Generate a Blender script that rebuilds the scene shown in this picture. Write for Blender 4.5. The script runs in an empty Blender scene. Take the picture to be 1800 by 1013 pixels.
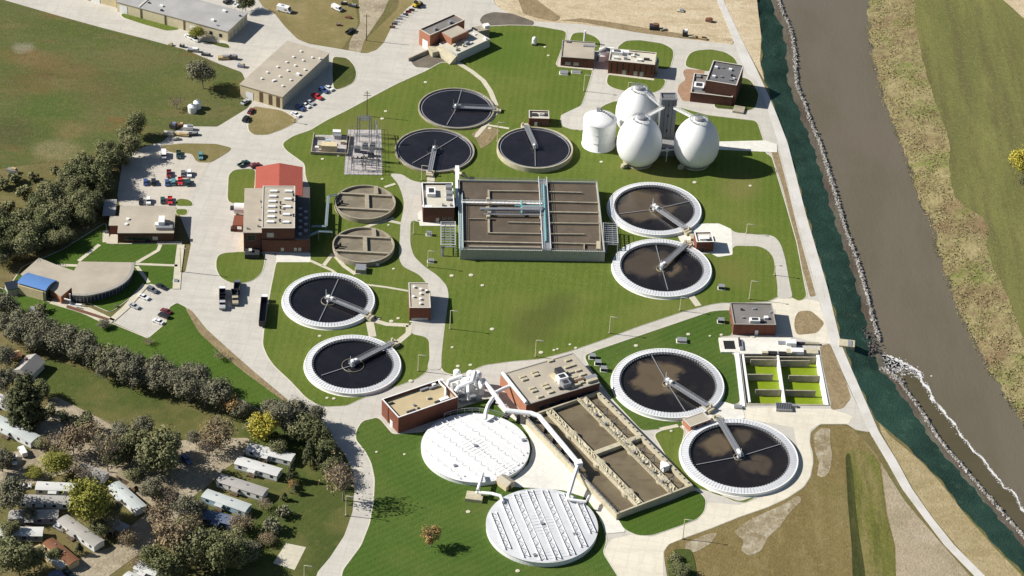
import bpy, math, random
from mathutils import Vector, Matrix
from mathutils.geometry import tessellate_polygon
R=math.radians; rnd=random.Random(7)
sc=bpy.context.scene; COL=sc.collection
# ---------------------------------------------------------------- camera
FPX=4550.0; PITCH=R(35.98); ROLL=R(3.08); H=600.0; OY=826.0
fw=Vector((0,math.cos(PITCH),-math.sin(PITCH))); rt0=Vector((1,0,0)); up0=rt0.cross(fw)
RT=math.cos(ROLL)*rt0+math.sin(ROLL)*up0; UP=-math.sin(ROLL)*rt0+math.cos(ROLL)*up0
CAM=Vector((0,-OY,H))
def G(x,y,z=0.0):
    """survey helper: the point at height z seen at photo position x,y"""
    d=fw+((x-900)/FPX)*RT-((y-506.5)/FPX)*UP
    return CAM+d*((z-H)/d.z)
cd=bpy.data.cameras.new('camera'); cam=bpy.data.objects.new('camera',cd); COL.objects.link(cam)
cd.sensor_width=36; cd.lens=FPX/1800*36; cd.clip_start=1; cd.clip_end=9000
m=Matrix((RT,UP,-fw)).transposed().to_4x4(); m.translation=CAM; cam.matrix_world=m; sc.camera=cam
# ---------------------------------------------------------------- light
SUN_EL=R(35.5); SHADOW_DIR=Vector((1,-0.10,0)).normalized()   # direction the shadows fall
w=bpy.data.worlds.new('World'); sc.world=w; w.use_nodes=True
nt=w.node_tree; bg=nt.nodes['Background']; sky=nt.nodes.new('ShaderNodeTexSky'); sky.sky_type='NISHITA'
sky.sun_disc=False; sky.sun_elevation=SUN_EL
tosun=-SHADOW_DIR; sky.sun_rotation=math.atan2(tosun.x,tosun.y)
sky.air_density=1.0; sky.dust_density=0.6
nt.links.new(sky.outputs[0],bg.inputs[0]); bg.inputs[1].default_value=0.05
ld=bpy.data.lights.new('sun','SUN'); ld.energy=5.0; ld.angle=R(0.5); ld.color=(1.0,0.955,0.88)
sun=bpy.data.objects.new('sun',ld); COL.objects.link(sun); sun.location=(0,0,300)
ldir=(SHADOW_DIR*math.cos(SUN_EL)+Vector((0,0,-math.sin(SUN_EL)))).normalized()
sun.rotation_euler=ldir.to_track_quat('-Z','Y').to_euler()
sc.view_settings.view_transform='Standard'; sc.view_settings.look='None'; sc.view_settings.exposure=0.56; sc.view_settings.gamma=1
# ---------------------------------------------------------------- materials
def lin(c): return tuple(((v/255+.055)/1.055)**2.4 if v>10 else v/255/12.92 for v in c)
def A(r,g,b,k=1.3): return tuple(min(.88,v/k) for v in lin((r,g,b)))
class Mt:
    def __init__(s,name,rough=.85,spec=.25,metal=0):
        s.m=bpy.data.materials.new(name); s.m.use_nodes=True; s.t=s.m.node_tree; s.b=s.t.nodes['Principled BSDF']
        s.b.inputs['Roughness'].default_value=rough; s.b.inputs['Specular IOR Level'].default_value=spec; s.b.inputs['Metallic'].default_value=metal
        s.tc=s.t.nodes.new('ShaderNodeTexCoord'); s.c=None
    def n(s,k): return s.t.nodes.new(k)
    def coord(s,st=(1,1,1),rot=0,off=(0,0,0)):
        mp=s.n('ShaderNodeMapping'); mp.inputs['Scale'].default_value=st; mp.inputs['Rotation'].default_value=(0,0,rot); mp.inputs['Location'].default_value=off
        s.t.links.new(s.tc.outputs['Object'],mp.inputs[0]); return mp.outputs[0]
    def noise(s,scale,detail=5,rough=.6,st=(1,1,1),rot=0,off=(0,0,0)):
        q=s.n('ShaderNodeTexNoise'); q.inputs['Scale'].default_value=scale; q.inputs['Detail'].default_value=detail; q.inputs['Roughness'].default_value=rough
        s.t.links.new(s.coord(st,rot,off),q.inputs['Vector']); return q.outputs[0]
    def ramp(s,f,lo,hi):
        q=s.n('ShaderNodeMapRange'); q.inputs[1].default_value=lo; q.inputs[2].default_value=hi; s.t.links.new(f,q.inputs[0]); return q.outputs[0]
    def mul(s,f,a):
        q=s.n('ShaderNodeMath'); q.operation='MULTIPLY'; s.t.links.new(f,q.inputs[0]); q.inputs[1].default_value=a; return q.outputs[0]
    def mix(s,f,c):
        q=s.n('ShaderNodeMix'); q.data_type='RGBA'; 
        if isinstance(f,(int,float)): q.inputs[0].default_value=f
        else: s.t.links.new(f,q.inputs[0])
        if isinstance(s.c,tuple): q.inputs[6].default_value=(*s.c,1)
        else: s.t.links.new(s.c,q.inputs[6])
        q.inputs[7].default_value=(*c,1); s.c=q.outputs[2]
    def lay(s,c,scale,lo,hi,a=1,st=(1,1,1),rot=0,detail=5,off=(0,0,0)):
        s.mix(s.mul(s.ramp(s.noise(scale,detail,.62,st,rot,off),lo,hi),a),c); return s
    def stripes(s,c,width,a,rot,dist=1.5):
        q=s.n('ShaderNodeTexWave'); q.inputs['Scale'].default_value=.314/width; q.inputs['Distortion'].default_value=dist; q.inputs['Detail'].default_value=2; q.inputs['Detail Scale'].default_value=.15/width*.3
        s.t.links.new(s.coord((1,1,1),rot),q.inputs['Vector']); s.mix(s.mul(s.ramp(q.outputs[1],.3,.7),a),c); return s
    def joints(s,c,wd,ht,a,rot=0,mortar=.04,off=.0):
        q=s.n('ShaderNodeTexBrick'); q.inputs['Scale'].default_value=1; q.inputs['Brick Width'].default_value=wd; q.inputs['Row Height'].default_value=ht
        q.inputs['Mortar Size'].default_value=mortar; q.inputs['Mortar Smooth'].default_value=.3; q.offset=off
        s.t.links.new(s.coord((1,1,1),rot),q.inputs['Vector']); s.mix(s.mul(q.outputs['Fac'],a),c); return s
    def blob(s,c,ctr,rad,soft=4,wob=9,a=1,st=(1,1,1)):
        nz=s.n('ShaderNodeTexNoise'); nz.inputs['Scale'].default_value=.075; nz.inputs['Detail'].default_value=5; nz.inputs['Distortion'].default_value=.8; s.t.links.new(s.coord(st,0,(ctr[1],ctr[0],0)),nz.inputs['Vector'])
        d=s.n('ShaderNodeVectorMath'); d.operation='DISTANCE'; s.t.links.new(s.tc.outputs['Object'],d.inputs[0]); d.inputs[1].default_value=(ctr[0],ctr[1],.6)
        q=s.n('ShaderNodeMath'); q.operation='MULTIPLY_ADD'; s.t.links.new(nz.outputs[0],q.inputs[0]); q.inputs[1].default_value=wob*2; s.t.links.new(d.outputs['Value'],q.inputs[2])
        r=s.n('ShaderNodeMapRange'); r.inputs[1].default_value=rad+wob+soft/2; r.inputs[2].default_value=rad+wob-soft/2; s.t.links.new(q.outputs[0],r.inputs[0]); s.mix(s.mul(r.outputs[0],a),c); return s
    def island(s,c,a):
        q=s.n('ShaderNodeNewGeometry'); s.mix(s.mul(q.outputs['Random Per Island'],a),c); return s
    def objrand(s,c,a):
        q=s.n('ShaderNodeObjectInfo'); s.mix(s.mul(q.outputs['Random'],a),c); return s
    def bump(s,scale,dist,detail=4,st=(1,1,1)):
        q=s.n('ShaderNodeBump'); q.inputs['Distance'].default_value=dist; q.inputs['Strength'].default_value=.8
        s.t.links.new(s.noise(scale,detail,.6,st),q.inputs['Height']); s.t.links.new(q.outputs[0],s.b.inputs['Normal']); return s
    def done(s):
        if isinstance(s.c,tuple): s.b.inputs[0].default_value=(*s.c,1)
        else: s.t.links.new(s.c,s.b.inputs[0])
        return s.m
def dk(c,k): return tuple(v*k for v in c)
MC={}
def plain(name,c,rough=.8,spec=.25,metal=0,var=.12,scale=.8):
    if name in MC: return MC[name]
    q=Mt(name,rough,spec,metal); q.c=tuple(c); q.lay(dk(c,1-var*1.6),scale,.35,.7,1); q.lay(dk(c,1-var),scale*.2,.4,.65,.7); MC[name]=q.done(); return MC[name]
def brick(name,c,c2):
    q=Mt(name,.9,.15); q.c=c; q.lay(c2,.9,.35,.65,.6); q.lay(dk(c,.72),.12,.45,.65,.5)
    q.lay(dk(c,1.25),.5,.5,.75,.35,(1,1,6)); MC[name]=q.done(); return MC[name]
def flatroof(name,c,var=.2):
    q=Mt(name,.9,.15); q.c=c; q.lay(dk(c,1-var),.15,.4,.62,.7); q.lay(dk(c,1+var*.6),.6,.5,.7,.5); q.lay(dk(c,.72),.05,.5,.68,.4,(1,2.5,1)); q.joints(dk(c,.8),9,3.2,.25,.07,.06); MC[name]=q.done(); return MC[name]
def grass(name,c,c2,c3,rot=0,str_w=0,str_a=.0,dry=None,drya=0,blobs=()):
    q=Mt(name,.95,.1); q.c=c; q.lay(c2,.06,.38,.66,.8); q.lay(c3,.35,.42,.7,.6); q.lay(dk(c,.72),.8,.46,.66,.5); q.lay(dk(c,1.3),.5,.48,.68,.4); q.lay(c3,.02,.45,.58,.6); q.lay(dk(c,.6),1.9,.5,.72,.4)
    if str_w: q.stripes(dk(c2,1.22),str_w,str_a,rot); q.stripes(dk(c,.8),str_w*.8,str_a*.6,rot+1.571)
    if dry: q.lay(dry,.025,.48,.66,drya); q.lay(dry,.3,.56,.75,drya*.8)
    for x,y,r_,so,c in blobs: p=G(x,y); q.blob(c,(p.x,p.y),r_,so,6,.6)
    q.bump(1.5,.25); MC[name]=q.done(); return MC[name]
g_lawn=grass('lawn_grass',A(102,119,50),A(115,128,60),A(92,112,43),.05,3.0,.16,A(130,131,70),.45,[(955,560,9,9,A(88,94,48)),(930,590,7,8,A(92,98,50)),(985,535,6,8,A(92,98,52)),(1160,300,10,10,A(128,122,70)),(1300,330,8,10,A(132,124,76)),(1290,480,9,10,A(122,120,64)),(890,90,14,12,A(90,116,44)),(640,225,12,10,A(122,120,66))])
g_lawn2=grass('green_lawn_grass',A(80,108,40),A(94,116,50),A(74,100,36),.9,2.6,.14,A(98,110,48),.3)  # deeper green grass tone than the central lawn
g_park=grass('park_grass',A(82,96,46),A(100,106,56),A(74,86,42),.6,2.5,.08,A(130,120,76),.75)
g_dry=grass('dry_grass',A(146,132,90),A(160,144,102),A(124,118,74),.3,0,0,A(176,158,120),.6)
def fieldmat(name,base,l,blobs=()):
    q=Mt(name,.95,.1); q.c=base
    for a in l: q.lay(*a)
    for x,y,r_,so,c in blobs: p=G(x,y); q.blob(c,(p.x,p.y),r_,so,8,.5)
    q.lay(dk(base,.62),.35,.5,.68,.5); q.lay(dk(base,1.3),.5,.5,.68,.55); q.lay(dk(base,.6),.9,.48,.68,.5); q.lay(dk(base,1.4),1.4,.52,.72,.45); q.bump(1.2,.3); MC[name]=q.done(); return MC[name]
f_north=fieldmat('north_field_grass',A(106,108,66),[(A(84,100,48),.02,.42,.6,.85,(1,1.8,1)),(A(128,112,76),.035,.5,.66,.8,(.6,1.8,1)),(A(132,98,62),.05,.6,.7,.75,(.5,1.6,1)),(A(76,72,46),.03,.58,.7,.55,(.7,2,1),.3),(A(140,132,96),.16,.6,.74,.6,(.4,1.6,1)),(A(96,110,48),.13,.52,.68,.5)],[(30,100,7,8,A(136,106,72)),(62,104,6,8,A(140,112,80)),(95,114,7,8,A(132,100,70)),(42,84,3,4,A(170,166,150)),(152,126,6,8,A(132,106,74)),(50,145,10,12,A(112,92,60)),(180,160,12,14,A(108,96,62)),(120,228,6,6,A(150,124,88)),(20,235,10,10,A(84,76,58)),(260,165,14,14,A(84,100,50)),(95,190,14,14,A(76,104,42)),(250,105,12,14,A(118,112,72)),(330,150,10,12,A(118,118,66)),(100,265,8,6,A(160,146,112))])
f_east=fieldmat('east_field_grass',A(124,124,74),[(A(110,112,68),.02,.42,.6,.8,(3,.5,1),.2),(A(104,98,66),.05,.46,.62,.8,(3,.2,1),.22),(A(142,140,84),.03,.5,.68,.7,(2,.5,1),.2),(A(96,88,56),.02,.6,.7,.5,(2.5,.4,1),.2),(A(126,132,62),.2,.55,.75,.4,(2,.4,1),.2)])
f_south=fieldmat('south_dry_field',A(136,121,80),[(A(124,108,68),.04,.42,.62,.8,(2.2,.6,1)),(A(150,136,96),.07,.5,.66,.7,(2.5,.5,1)),(A(112,110,64),.03,.55,.68,.6),(A(164,150,120),.25,.6,.74,.5),(A(98,84,56),.15,.6,.76,.4)])
f_tan=fieldmat('bare_tan_soil',A(206,188,156),[(A(222,208,178),.05,.45,.62,.8,(1,2,1)),(A(178,158,122),.04,.5,.66,.8,(.7,2,1)),(A(150,130,100),.12,.56,.7,.6,(.6,2,1)),(A(214,200,168),.1,.58,.72,.6)])
f_base=fieldmat('rough_ground',A(122,112,74),[(A(96,104,54),.03,.42,.6,.8),(A(146,132,98),.06,.5,.66,.7),(A(88,86,52),.12,.55,.72,.6)])
f_strip=fieldmat('green_strip_grass',A(118,118,62),[(A(92,96,48),.08,.42,.6,.8,(3,.4,1)),(A(146,132,90),.06,.46,.6,.85,(2.5,.4,1)),(A(64,72,34),.06,.56,.7,.7,(3,.4,1))])
f_dirt=fieldmat('brown_dirt',A(158,140,108),[(A(138,122,94),.1,.42,.62,.8,(2.2,.6,1)),(A(178,160,126),.2,.52,.7,.6),(A(118,106,80),.3,.58,.74,.5)])
f_park=fieldmat('packed_dirt_lane',A(186,174,150),[(A(140,126,104),.08,.42,.62,.8),(A(188,176,152),.15,.52,.7,.6),(A(118,108,88),.3,.56,.74,.5)])
def concrete(name,c,rot=0,jw=5.5,stain=.5):
    q=Mt(name,.85,.2); q.c=c; q.lay(dk(c,.86),.05,.4,.62,.8); q.lay(dk(c,1.07),.15,.5,.7,.6); q.lay(dk(c,.72),.09,.58,.74,stain,(1,2.5,1),rot); q.lay(dk(c,.84),1.2,.5,.75,.5)
    q.lay(dk(c,.8),.12,.5,.66,.6,(.25,2.2,1),rot+.5); q.lay(dk(c,.82),.14,.52,.68,.6,(2.2,.25,1),rot); q.joints(dk(c,.78),jw,jw*.8,.5,rot,.2); q.lay(dk(c,.6),.3,.62,.74,stain*.8); q.lay(dk(c,1.1),.4,.5,.7,.5); MC[name]=q.done(); return MC[name]
f_side=fieldmat('grey_tan_slope',A(180,166,142),[(A(164,150,124),.05,.42,.62,.8,(1,1.6,1),.5),(A(192,178,156),.1,.5,.68,.7),(A(146,138,106),.04,.52,.68,.7),(A(206,196,176),.35,.56,.72,.5)])
f_verge=fieldmat('golden_verge_grass',A(176,160,122),[(A(158,142,104),.06,.42,.62,.8,(.5,2,1),.7),(A(190,176,140),.15,.5,.68,.7),(A(140,130,86),.08,.56,.7,.6)])
f_rub=fieldmat('pale_rubble_ground',A(172,160,134),[(A(140,124,92),.12,.42,.58,.9),(A(204,196,178),.3,.5,.66,.8),(A(116,104,78),.25,.54,.68,.7)])
f_sdark=fieldmat('dark_strip_grass',A(76,80,44),[(A(58,64,36),.08,.42,.6,.8,(3,.4,1)),(A(98,96,54),.1,.54,.7,.7,(3,.4,1))])
c_cream=concrete('cream_yard_concrete',A(238,230,210),.2,5,.35)
c_road=concrete('plant_concrete',A(212,207,196),.12)
c_pad=concrete('pale_concrete',A(246,243,232),.6,4,.3)
c_walk=concrete('walk_concrete',A(222,214,192),.3,2.2,.25)
c_lot=concrete('lot_concrete',A(214,206,192),.03,4,.5)
q=Mt('levee_gravel',.9,.15); q.c=A(222,219,213); q.lay(A(204,200,190),.1,.42,.62,.8); q.lay(A(220,218,214),.4,.5,.7,.6,(1.5,.4,1),.25); q.lay(A(174,166,150),.3,.58,.74,.5,(2.5,.2,1),.25); c_gravel=q.done()
q=Mt('dark_asphalt',.9,.2); q.c=A(120,112,100); q.lay(A(104,96,86),.2,.42,.62,.8); q.lay(A(140,132,118),.08,.52,.7,.6); c_asph=q.done()
q=Mt('grey_gravel',.95,.1); q.c=A(196,190,188); q.lay(A(160,154,152),.9,.45,.65,.8); q.lay(A(214,208,204),.3,.5,.7,.6); c_stone=q.done()
q=Mt('brick_pavers',.9,.1); q.c=A(180,148,122); q.lay(A(160,128,104),.4,.42,.62,.7); q.joints(A(150,124,104),.9,.45,.5,.1,.03,.5); c_paver=q.done()
b_red=brick('red_brick',A(138,88,72,1.25),A(112,72,60,1.25))
b_org=brick('orange_brick',A(178,124,100,1.15),A(158,108,84,1.15))
b_dark=brick('brown_brick',A(116,82,70,1.25),A(94,66,58,1.25))
t_wall=plain('tan_siding',A(222,206,168,1.15)); w_wall=plain('beige_block',A(226,214,180,1.15)); grey_wall=plain('grey_concrete_wall',A(190,190,180,1.2))
r_tan=flatroof('tan_gravel_roof',A(196,186,168)); r_grey=flatroof('grey_membrane_roof',A(138,134,130)); r_light=flatroof('light_metal_roof',A(186,184,182)); r_white=flatroof('white_membrane_roof',A(222,216,198)); r_slate=flatroof('slate_membrane_roof',A(118,118,120)); r_shadow=flatroof('shadowed_roof',A(112,106,104))
dk_w=plain('grey_white_deck',(.60,.61,.63),.6,.3,0,.10,.4); white=plain('white_paint',(.80,.80,.79),.5,.4,0,.04); offw=plain('cream_concrete',A(216,206,178),.85,.2,0,.2,.5); lgrey=plain('pale_grey_panel_cover',(.66,.67,.69),.6,.3,0,.12,.9); galv=plain('galvanised_steel',A(178,180,184),.45,.5,.35,.1); dsteel=plain('dark_steel',A(70,70,76),.6,.4,.2)
black=plain('black_rubber',(.015,.015,.017),.8,.3,0,0); glass=plain('dark_glass',(.02,.025,.035),.08,.6,0,0); mulch=plain('red_mulch',A(124,88,70))
conc=plain('weathered_concrete',A(190,180,158),.9,.15,0,.24,.5); teal=plain('teal_pipe_paint',A(120,175,178),.5,.4); wood=plain('weathered_wood',A(116,98,80),.9,.1)
def sludge(name,c,c2,c3,rough=.12,a2=.8,sc_=.08):
    q=Mt(name,rough,.5); q.c=c; q.lay(c2,sc_,.42,.6,a2); q.lay(c3,sc_*2.3,.52,.7,.6,(1,2,1)); q.bump(1.2,.03); return q.done()
w_dark=sludge('dark_settled_water',A(30,28,32),A(38,36,38),A(26,24,28))
w_navy=sludge('navy_settled_water',A(36,34,38),A(44,42,48),A(32,30,36))
def scum(name,blobs):
    q=Mt(name,.2,.5); q.c=A(33,30,30); q.lay(A(46,41,38),.10,.45,.6,.7)
    for c,ctr,rad,soft in blobs: q.blob(c,ctr,rad,soft)
    q.lay(A(64,56,47),.16,.55,.7,.35); q.bump(1.2,.03); return q.done()
tn1,tn2,tn3=A(96,84,69),A(106,92,72),A(84,74,62)
w_brown=[scum('scummy_brown_water',[(tn1,(-4,2),11.5,3),(A(40,36,34),(7,8),4,3)]),scum('scummy_brown_water',[(tn3,(-6,3),9.5,4),(tn2,(3,2),4,3)]),scum('scummy_brown_water',[(tn2,(-3,3),10.5,2.5),(A(36,33,32),(9,2),6,2)]),scum('scummy_brown_water',[(tn2,(-8,6),5.5,3),(tn3,(6,-3),4.5,3),(tn3,(1,11),3.5,2)])]
w_aer=sludge('aerated_brown_water',A(98,86,72),A(112,100,84),A(84,74,62),.55,.8,.12)
w_clay=sludge('grey_brown_water',A(130,120,102),A(150,140,120),A(108,98,82),.6,.8,.12)
w_mix=sludge('tan_frothy_water',A(112,100,78),A(128,116,92),A(90,80,62),.6,.8,.1)
q=Mt('algae_green_water',.35,.4); q.c=A(136,156,38); q.lay(A(128,152,30),.15,.42,.62,.8,(.4,1.6,1)); q.lay(A(166,180,56),.5,.52,.7,.5,(.4,2,1)); w_alg=q.done()
q=Mt('river_water',.2,.45); q.c=A(117,109,92); q.lay(A(109,101,82),.02,.42,.6,.8,(2,.5,1),.2); q.lay(A(120,110,96),.012,.5,.62,.6); q.bump(.7,.10,3,(1,.5,1)); w_river=q.done()
# ---------------------------------------------------------------- mesh building
ORG={}
class MB:
    def __init__(s): s.V=[];s.F=[];s.M=[];s.mi=0
    def add(s,vs,fs):
        o=len(s.V); s.V+= [Vector(v) for v in vs]; s.F+=[tuple(i+o for i in f) for f in fs]; s.M+=[s.mi]*len(fs); return s
    def hexa(s,b,t):   # bottom 4 ccw, top 4 ccw
        n=len(b); f=[tuple(reversed(range(n))),tuple(range(n,2*n))]+[(i,(i+1)%n,n+(i+1)%n,n+i) for i in range(n)]
        return s.add(list(b)+list(t),f)
    def bf(s,fr,u0,u1,v0,v1,z0,z1):
        c=[(u0,v0),(u1,v0),(u1,v1),(u0,v1)]; return s.hexa([fr.P(a,b,z0) for a,b in c],[fr.P(a,b,z1) for a,b in c])
    def box(s,c,sx,sy,z0,z1,rot=0):
        c=Vector(c); x=Vector((math.cos(rot),math.sin(rot),0)); y=Vector((-x.y,x.x,0)); q=[(-1,-1),(1,-1),(1,1),(-1,1)]
        p=[Vector((c.x,c.y,0))+x*(a*sx/2)+y*(b*sy/2) for a,b in q]
        return s.hexa([v+Vector((0,0,z0)) for v in p],[v+Vector((0,0,z1)) for v in p])
    def prism(s,pts,z0,z1):
        p=[Vector((a[0],a[1],0)) for a in pts]
        ar=sum(p[i].x*p[(i+1)%len(p)].y-p[(i+1)%len(p)].x*p[i].y for i in range(len(p)))
        if ar<0: p.reverse()
        return s.hexa([v+Vector((0,0,z0)) for v in p],[v+Vector((0,0,z1)) for v in p])
    def lathe(s,c,prof,n=48,cap=True,a0=0,a1=None):
        c=Vector((c[0],c[1],0)); full=a1 is None; a1=a0+2*math.pi if full else a1; k=len(prof); m_=n if full else n+1; o=len(s.V)
        vs=[c+Vector((r*math.cos(a0+(a1-a0)*i/n),r*math.sin(a0+(a1-a0)*i/n),z)) for i in range(m_) for r,z in prof]
        fs=[(i*k+j,((i+1)%m_)*k+j,((i+1)%m_)*k+j+1,i*k+j+1) for i in range(n) for j in range(k-1)]
        if cap and full:
            if prof[-1][0]>0: fs.append(tuple(i*k+k-1 for i in range(m_)))
            if prof[0][0]>0: fs.append(tuple(i*k for i in reversed(range(m_))))
        return s.add(vs,fs)
    def ring(s,c,r0,r1,z0,z1,n=64): return s.lathe(c,[(r1,z0),(r1,z1),(r0,z1),(r0,z0),(r1,z0)],n,False)
    def tube(s,pts,r,n=8,r1=None):
        pts=[Vector(p) for p in pts]; k=len(pts); vs=[]
        for i,p in enumerate(pts):
            t=(pts[min(i+1,k-1)]-pts[max(i-1,0)]).normalized(); a=t.cross(Vector((0,0,1)))
            if a.length<.01: a=t.cross(Vector((1,0,0)))
            a.normalize(); b=a.cross(t); rr=r if r1 is None else r+(r1-r)*i/(k-1)
            vs+=[p+(a*math.cos(6.28319*j/n)+b*math.sin(6.28319*j/n))*rr for j in range(n)]
        fs=[(i*n+j,i*n+(j+1)%n,(i+1)*n+(j+1)%n,(i+1)*n+j) for i in range(k-1) for j in range(n)]+[tuple(reversed(range(n))),tuple((k-1)*n+j for j in range(n))]
        return s.add(vs,fs)
    def bar(s,p,q,w_,h_):  # h_ upward from p/q
        p=Vector(p);q=Vector(q); t=q-p; a=Vector((-t.y,t.x,0)); a=a.normalized()*(w_/2) if a.length>1e-6 else Vector((w_/2,0,0)); z=Vector((0,0,h_))
        return s.hexa([p+a,p-a,q-a,q+a],[p+a+z,p-a+z,q-a+z,q+a+z])
    def build(s,name,mats,parent=None,org=None,smooth=False):
        o_=Vector(org) if org is not None else (ORG[parent.name] if parent else Vector((0,0,0)))
        me=bpy.data.meshes.new(name); me.from_pydata([v-o_ for v in s.V],[],s.F)
        mats=mats if isinstance(mats,(list,tuple)) else [mats]
        for x in mats: me.materials.append(x)
        if len(mats)>1: me.polygons.foreach_set('material_index',s.M)
        if smooth: me.polygons.foreach_set('use_smooth',[True]*len(s.F))
        me.update(); o=bpy.data.objects.new(name,me); COL.objects.link(o)
        if parent: o.parent=parent
        else: o.location=o_
        ORG[o.name]=o_; return o
def tag(o,label=None,cat=None,group=None,kind=None):
    if label: o['label']=label
    if cat: o['category']=cat
    if group: o['group']=group
    if kind: o['kind']=kind
    return o
def root(name,label,cat,loc,group=None):
    o=bpy.data.objects.new(name,None); COL.objects.link(o); o.location=loc; o.empty_display_size=1; ORG[o.name]=Vector(loc); return tag(o,label,cat,group)
def dup(o,parent=None):
    c=o.copy(); COL.objects.link(c)
    if parent: c.parent=parent
    for ch in o.children: dup(ch,c)
    return c
class Fr:
    def __init__(s,Apx,Bpx,Dpx,h):
        a,b,d=G(*Apx,h),G(*Bpx,h),G(*Dpx,h); a.z=b.z=d.z=0; s.o=a; s.W=(b-a).length; s.u=(b-a)/s.W; v=(d-a)-s.u*((d-a)@s.u if False else (d-a).dot(s.u)); s.L=v.length; s.v=v/s.L; s.h=h
    def P(s,u,v,z=0): return s.o+s.u*u+s.v*v+Vector((0,0,z))
    def uv(s,x,y,z=None):
        p=G(x,y,s.h if z is None else z)-s.o; return p.dot(s.u),p.dot(s.v)
    def rot(s): return math.atan2(s.u.y,s.u.x)
def rounded(pts,r=7,k=4):
    out=[]; n=len(pts)
    for i in range(n):
        p=Vector(pts[i]);a=Vector(pts[i-1]);b=Vector(pts[(i+1)%n]); da=(a-p).length; db=(b-p).length
        if da<1e-6 or db<1e-6: continue
        d1=min(r,da/2.2); d2=min(r,db/2.2); s_=p+(a-p)/da*d1; e=p+(b-p)/db*d2
        for j in range(k+1):
            t=j/k; out.append(tuple((1-t)**2*s_+2*t*(1-t)*p+t*t*e))
    return out
def sheet(name,pts,z,mat,r=7,holes=(),skirt=.3,kind='structure',label=None):
    pts=rounded(pts,r) if r else pts; loops=[[G(x,y,z) for x,y in pts]]+[[G(x,y,z) for x,y in h_] for h_ in holes]
    V=[v for l in loops for v in l]; F=[]
    for t in tessellate_polygon(loops):
        a,b,c=(V[i] for i in t); F.append(t if (b-a).cross(c-a).z>0 else (t[0],t[2],t[1]))
    mb=MB(); mb.add(V,F)
    if skirt:
        l=loops[0]; n=len(l); o=len(mb.V); mb.add([v-Vector((0,0,skirt)) for v in l],[]); 
        mb.F+=[(i,(i+1)%n,o+(i+1)%n,o+i) for i in range(n)]; mb.M+=[0]*n
    return tag(mb.build(name,mat),label,None,None,kind)
def strip(name,line,wd,z,mat,r=7):
    """a path of constant width (m) along photo points"""
    P=[G(x,y,z) for x,y in line]; L=[];Rr=[]
    for i,p in enumerate(P):
        t=(P[min(i+1,len(P)-1)]-P[max(i-1,0)]).normalized(); a=Vector((-t.y,t.x,0))*(wd/2); L.append(p+a); Rr.append(p-a)
    mb=MB(); n=len(P); dz=Vector((0,0,.3))
    mb.add(L+Rr,[(n+i,n+i+1,i+1,i) for i in range(n-1)]); mb.add([v-dz for v in L]+L,[(i,i+1,n+i+1,n+i) for i in range(n-1)]); mb.add([v-dz for v in Rr]+Rr,[(i,i+1,n+i+1,n+i) for i in range(n-1)])
    return tag(mb.build(name,mat),None,None,None,'structure')
def lp(line,y):
    """x of a top-to-bottom photo polyline at height y, extended past its ends"""
    if y<=line[0][1]: (x0,y0),(x1,y1)=line[0],line[1]
    elif y>=line[-1][1]: (x0,y0),(x1,y1)=line[-2],line[-1]
    else:
        for (x0,y0),(x1,y1) in zip(line,line[1:]):
            if y0<=y<=y1: break
    return x0+(x1-x0)*(y-y0)/(y1-y0)
# ---------------------------------------------------------------- terrain, river and banks
BT=[(1328,0),(1335,40),(1339,60),(1338,110),(1345,140),(1350,158),(1366,205),(1384,253),(1455,506),(1470,556),(1480,596),(1500,653),(1522,703),(1535,730),(1560,757),(1580,772),(1616,806),(1651,842),(1696,900),(1751,960),(1800,1008)]
RK=[(1369,0),(1377,22),(1390,50),(1397,87),(1399,125),(1401,150),(1408,168),(1414,180),(1425,212),(1442,253),(1460,310),(1472,353),(1487,403),(1500,438),(1512,473),(1525,521),(1535,561),(1547,601),(1553,630),(1560,650),(1575,661),(1600,696),(1620,723),(1642,758),(1666,791),(1696,824),(1726,859),(1756,894),(1800,944)]
WR=[(1521,0),(1516,25),(1522,70),(1529,107),(1537,145),(1550,190),(1565,225),(1576,253),(1596,303),(1607,340),(1620,373),(1634,403),(1639,440),(1650,470),(1664,506),(1670,538),(1692,573),(1707,606),(1730,648),(1760,696),(1780,726),(1799,756),(1850,830)]
CR=[(1607,0),(1610,37),(1616,80),(1627,125),(1642,175),(1657,212),(1670,253),(1668,298),(1677,345),(1700,365),(1728,383),(1739,400),(1733,425),(1743,465),(1762,500),(1782,548),(1799,598),(1860,700)]
YS=[y for y in range(-120,1200,6)]
BTP=[G(lp(BT,y)+1.6*math.sin(y*.21)+1.2*math.sin(y*.083),y,0) for y in YS]
def bankline(line,z,dx=0,wob=0): return [G(lp(line,y)+dx+wob*math.sin(y*.17)+wob*.7*math.sin(y*.41+1),y,z) for y in YS]
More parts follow.
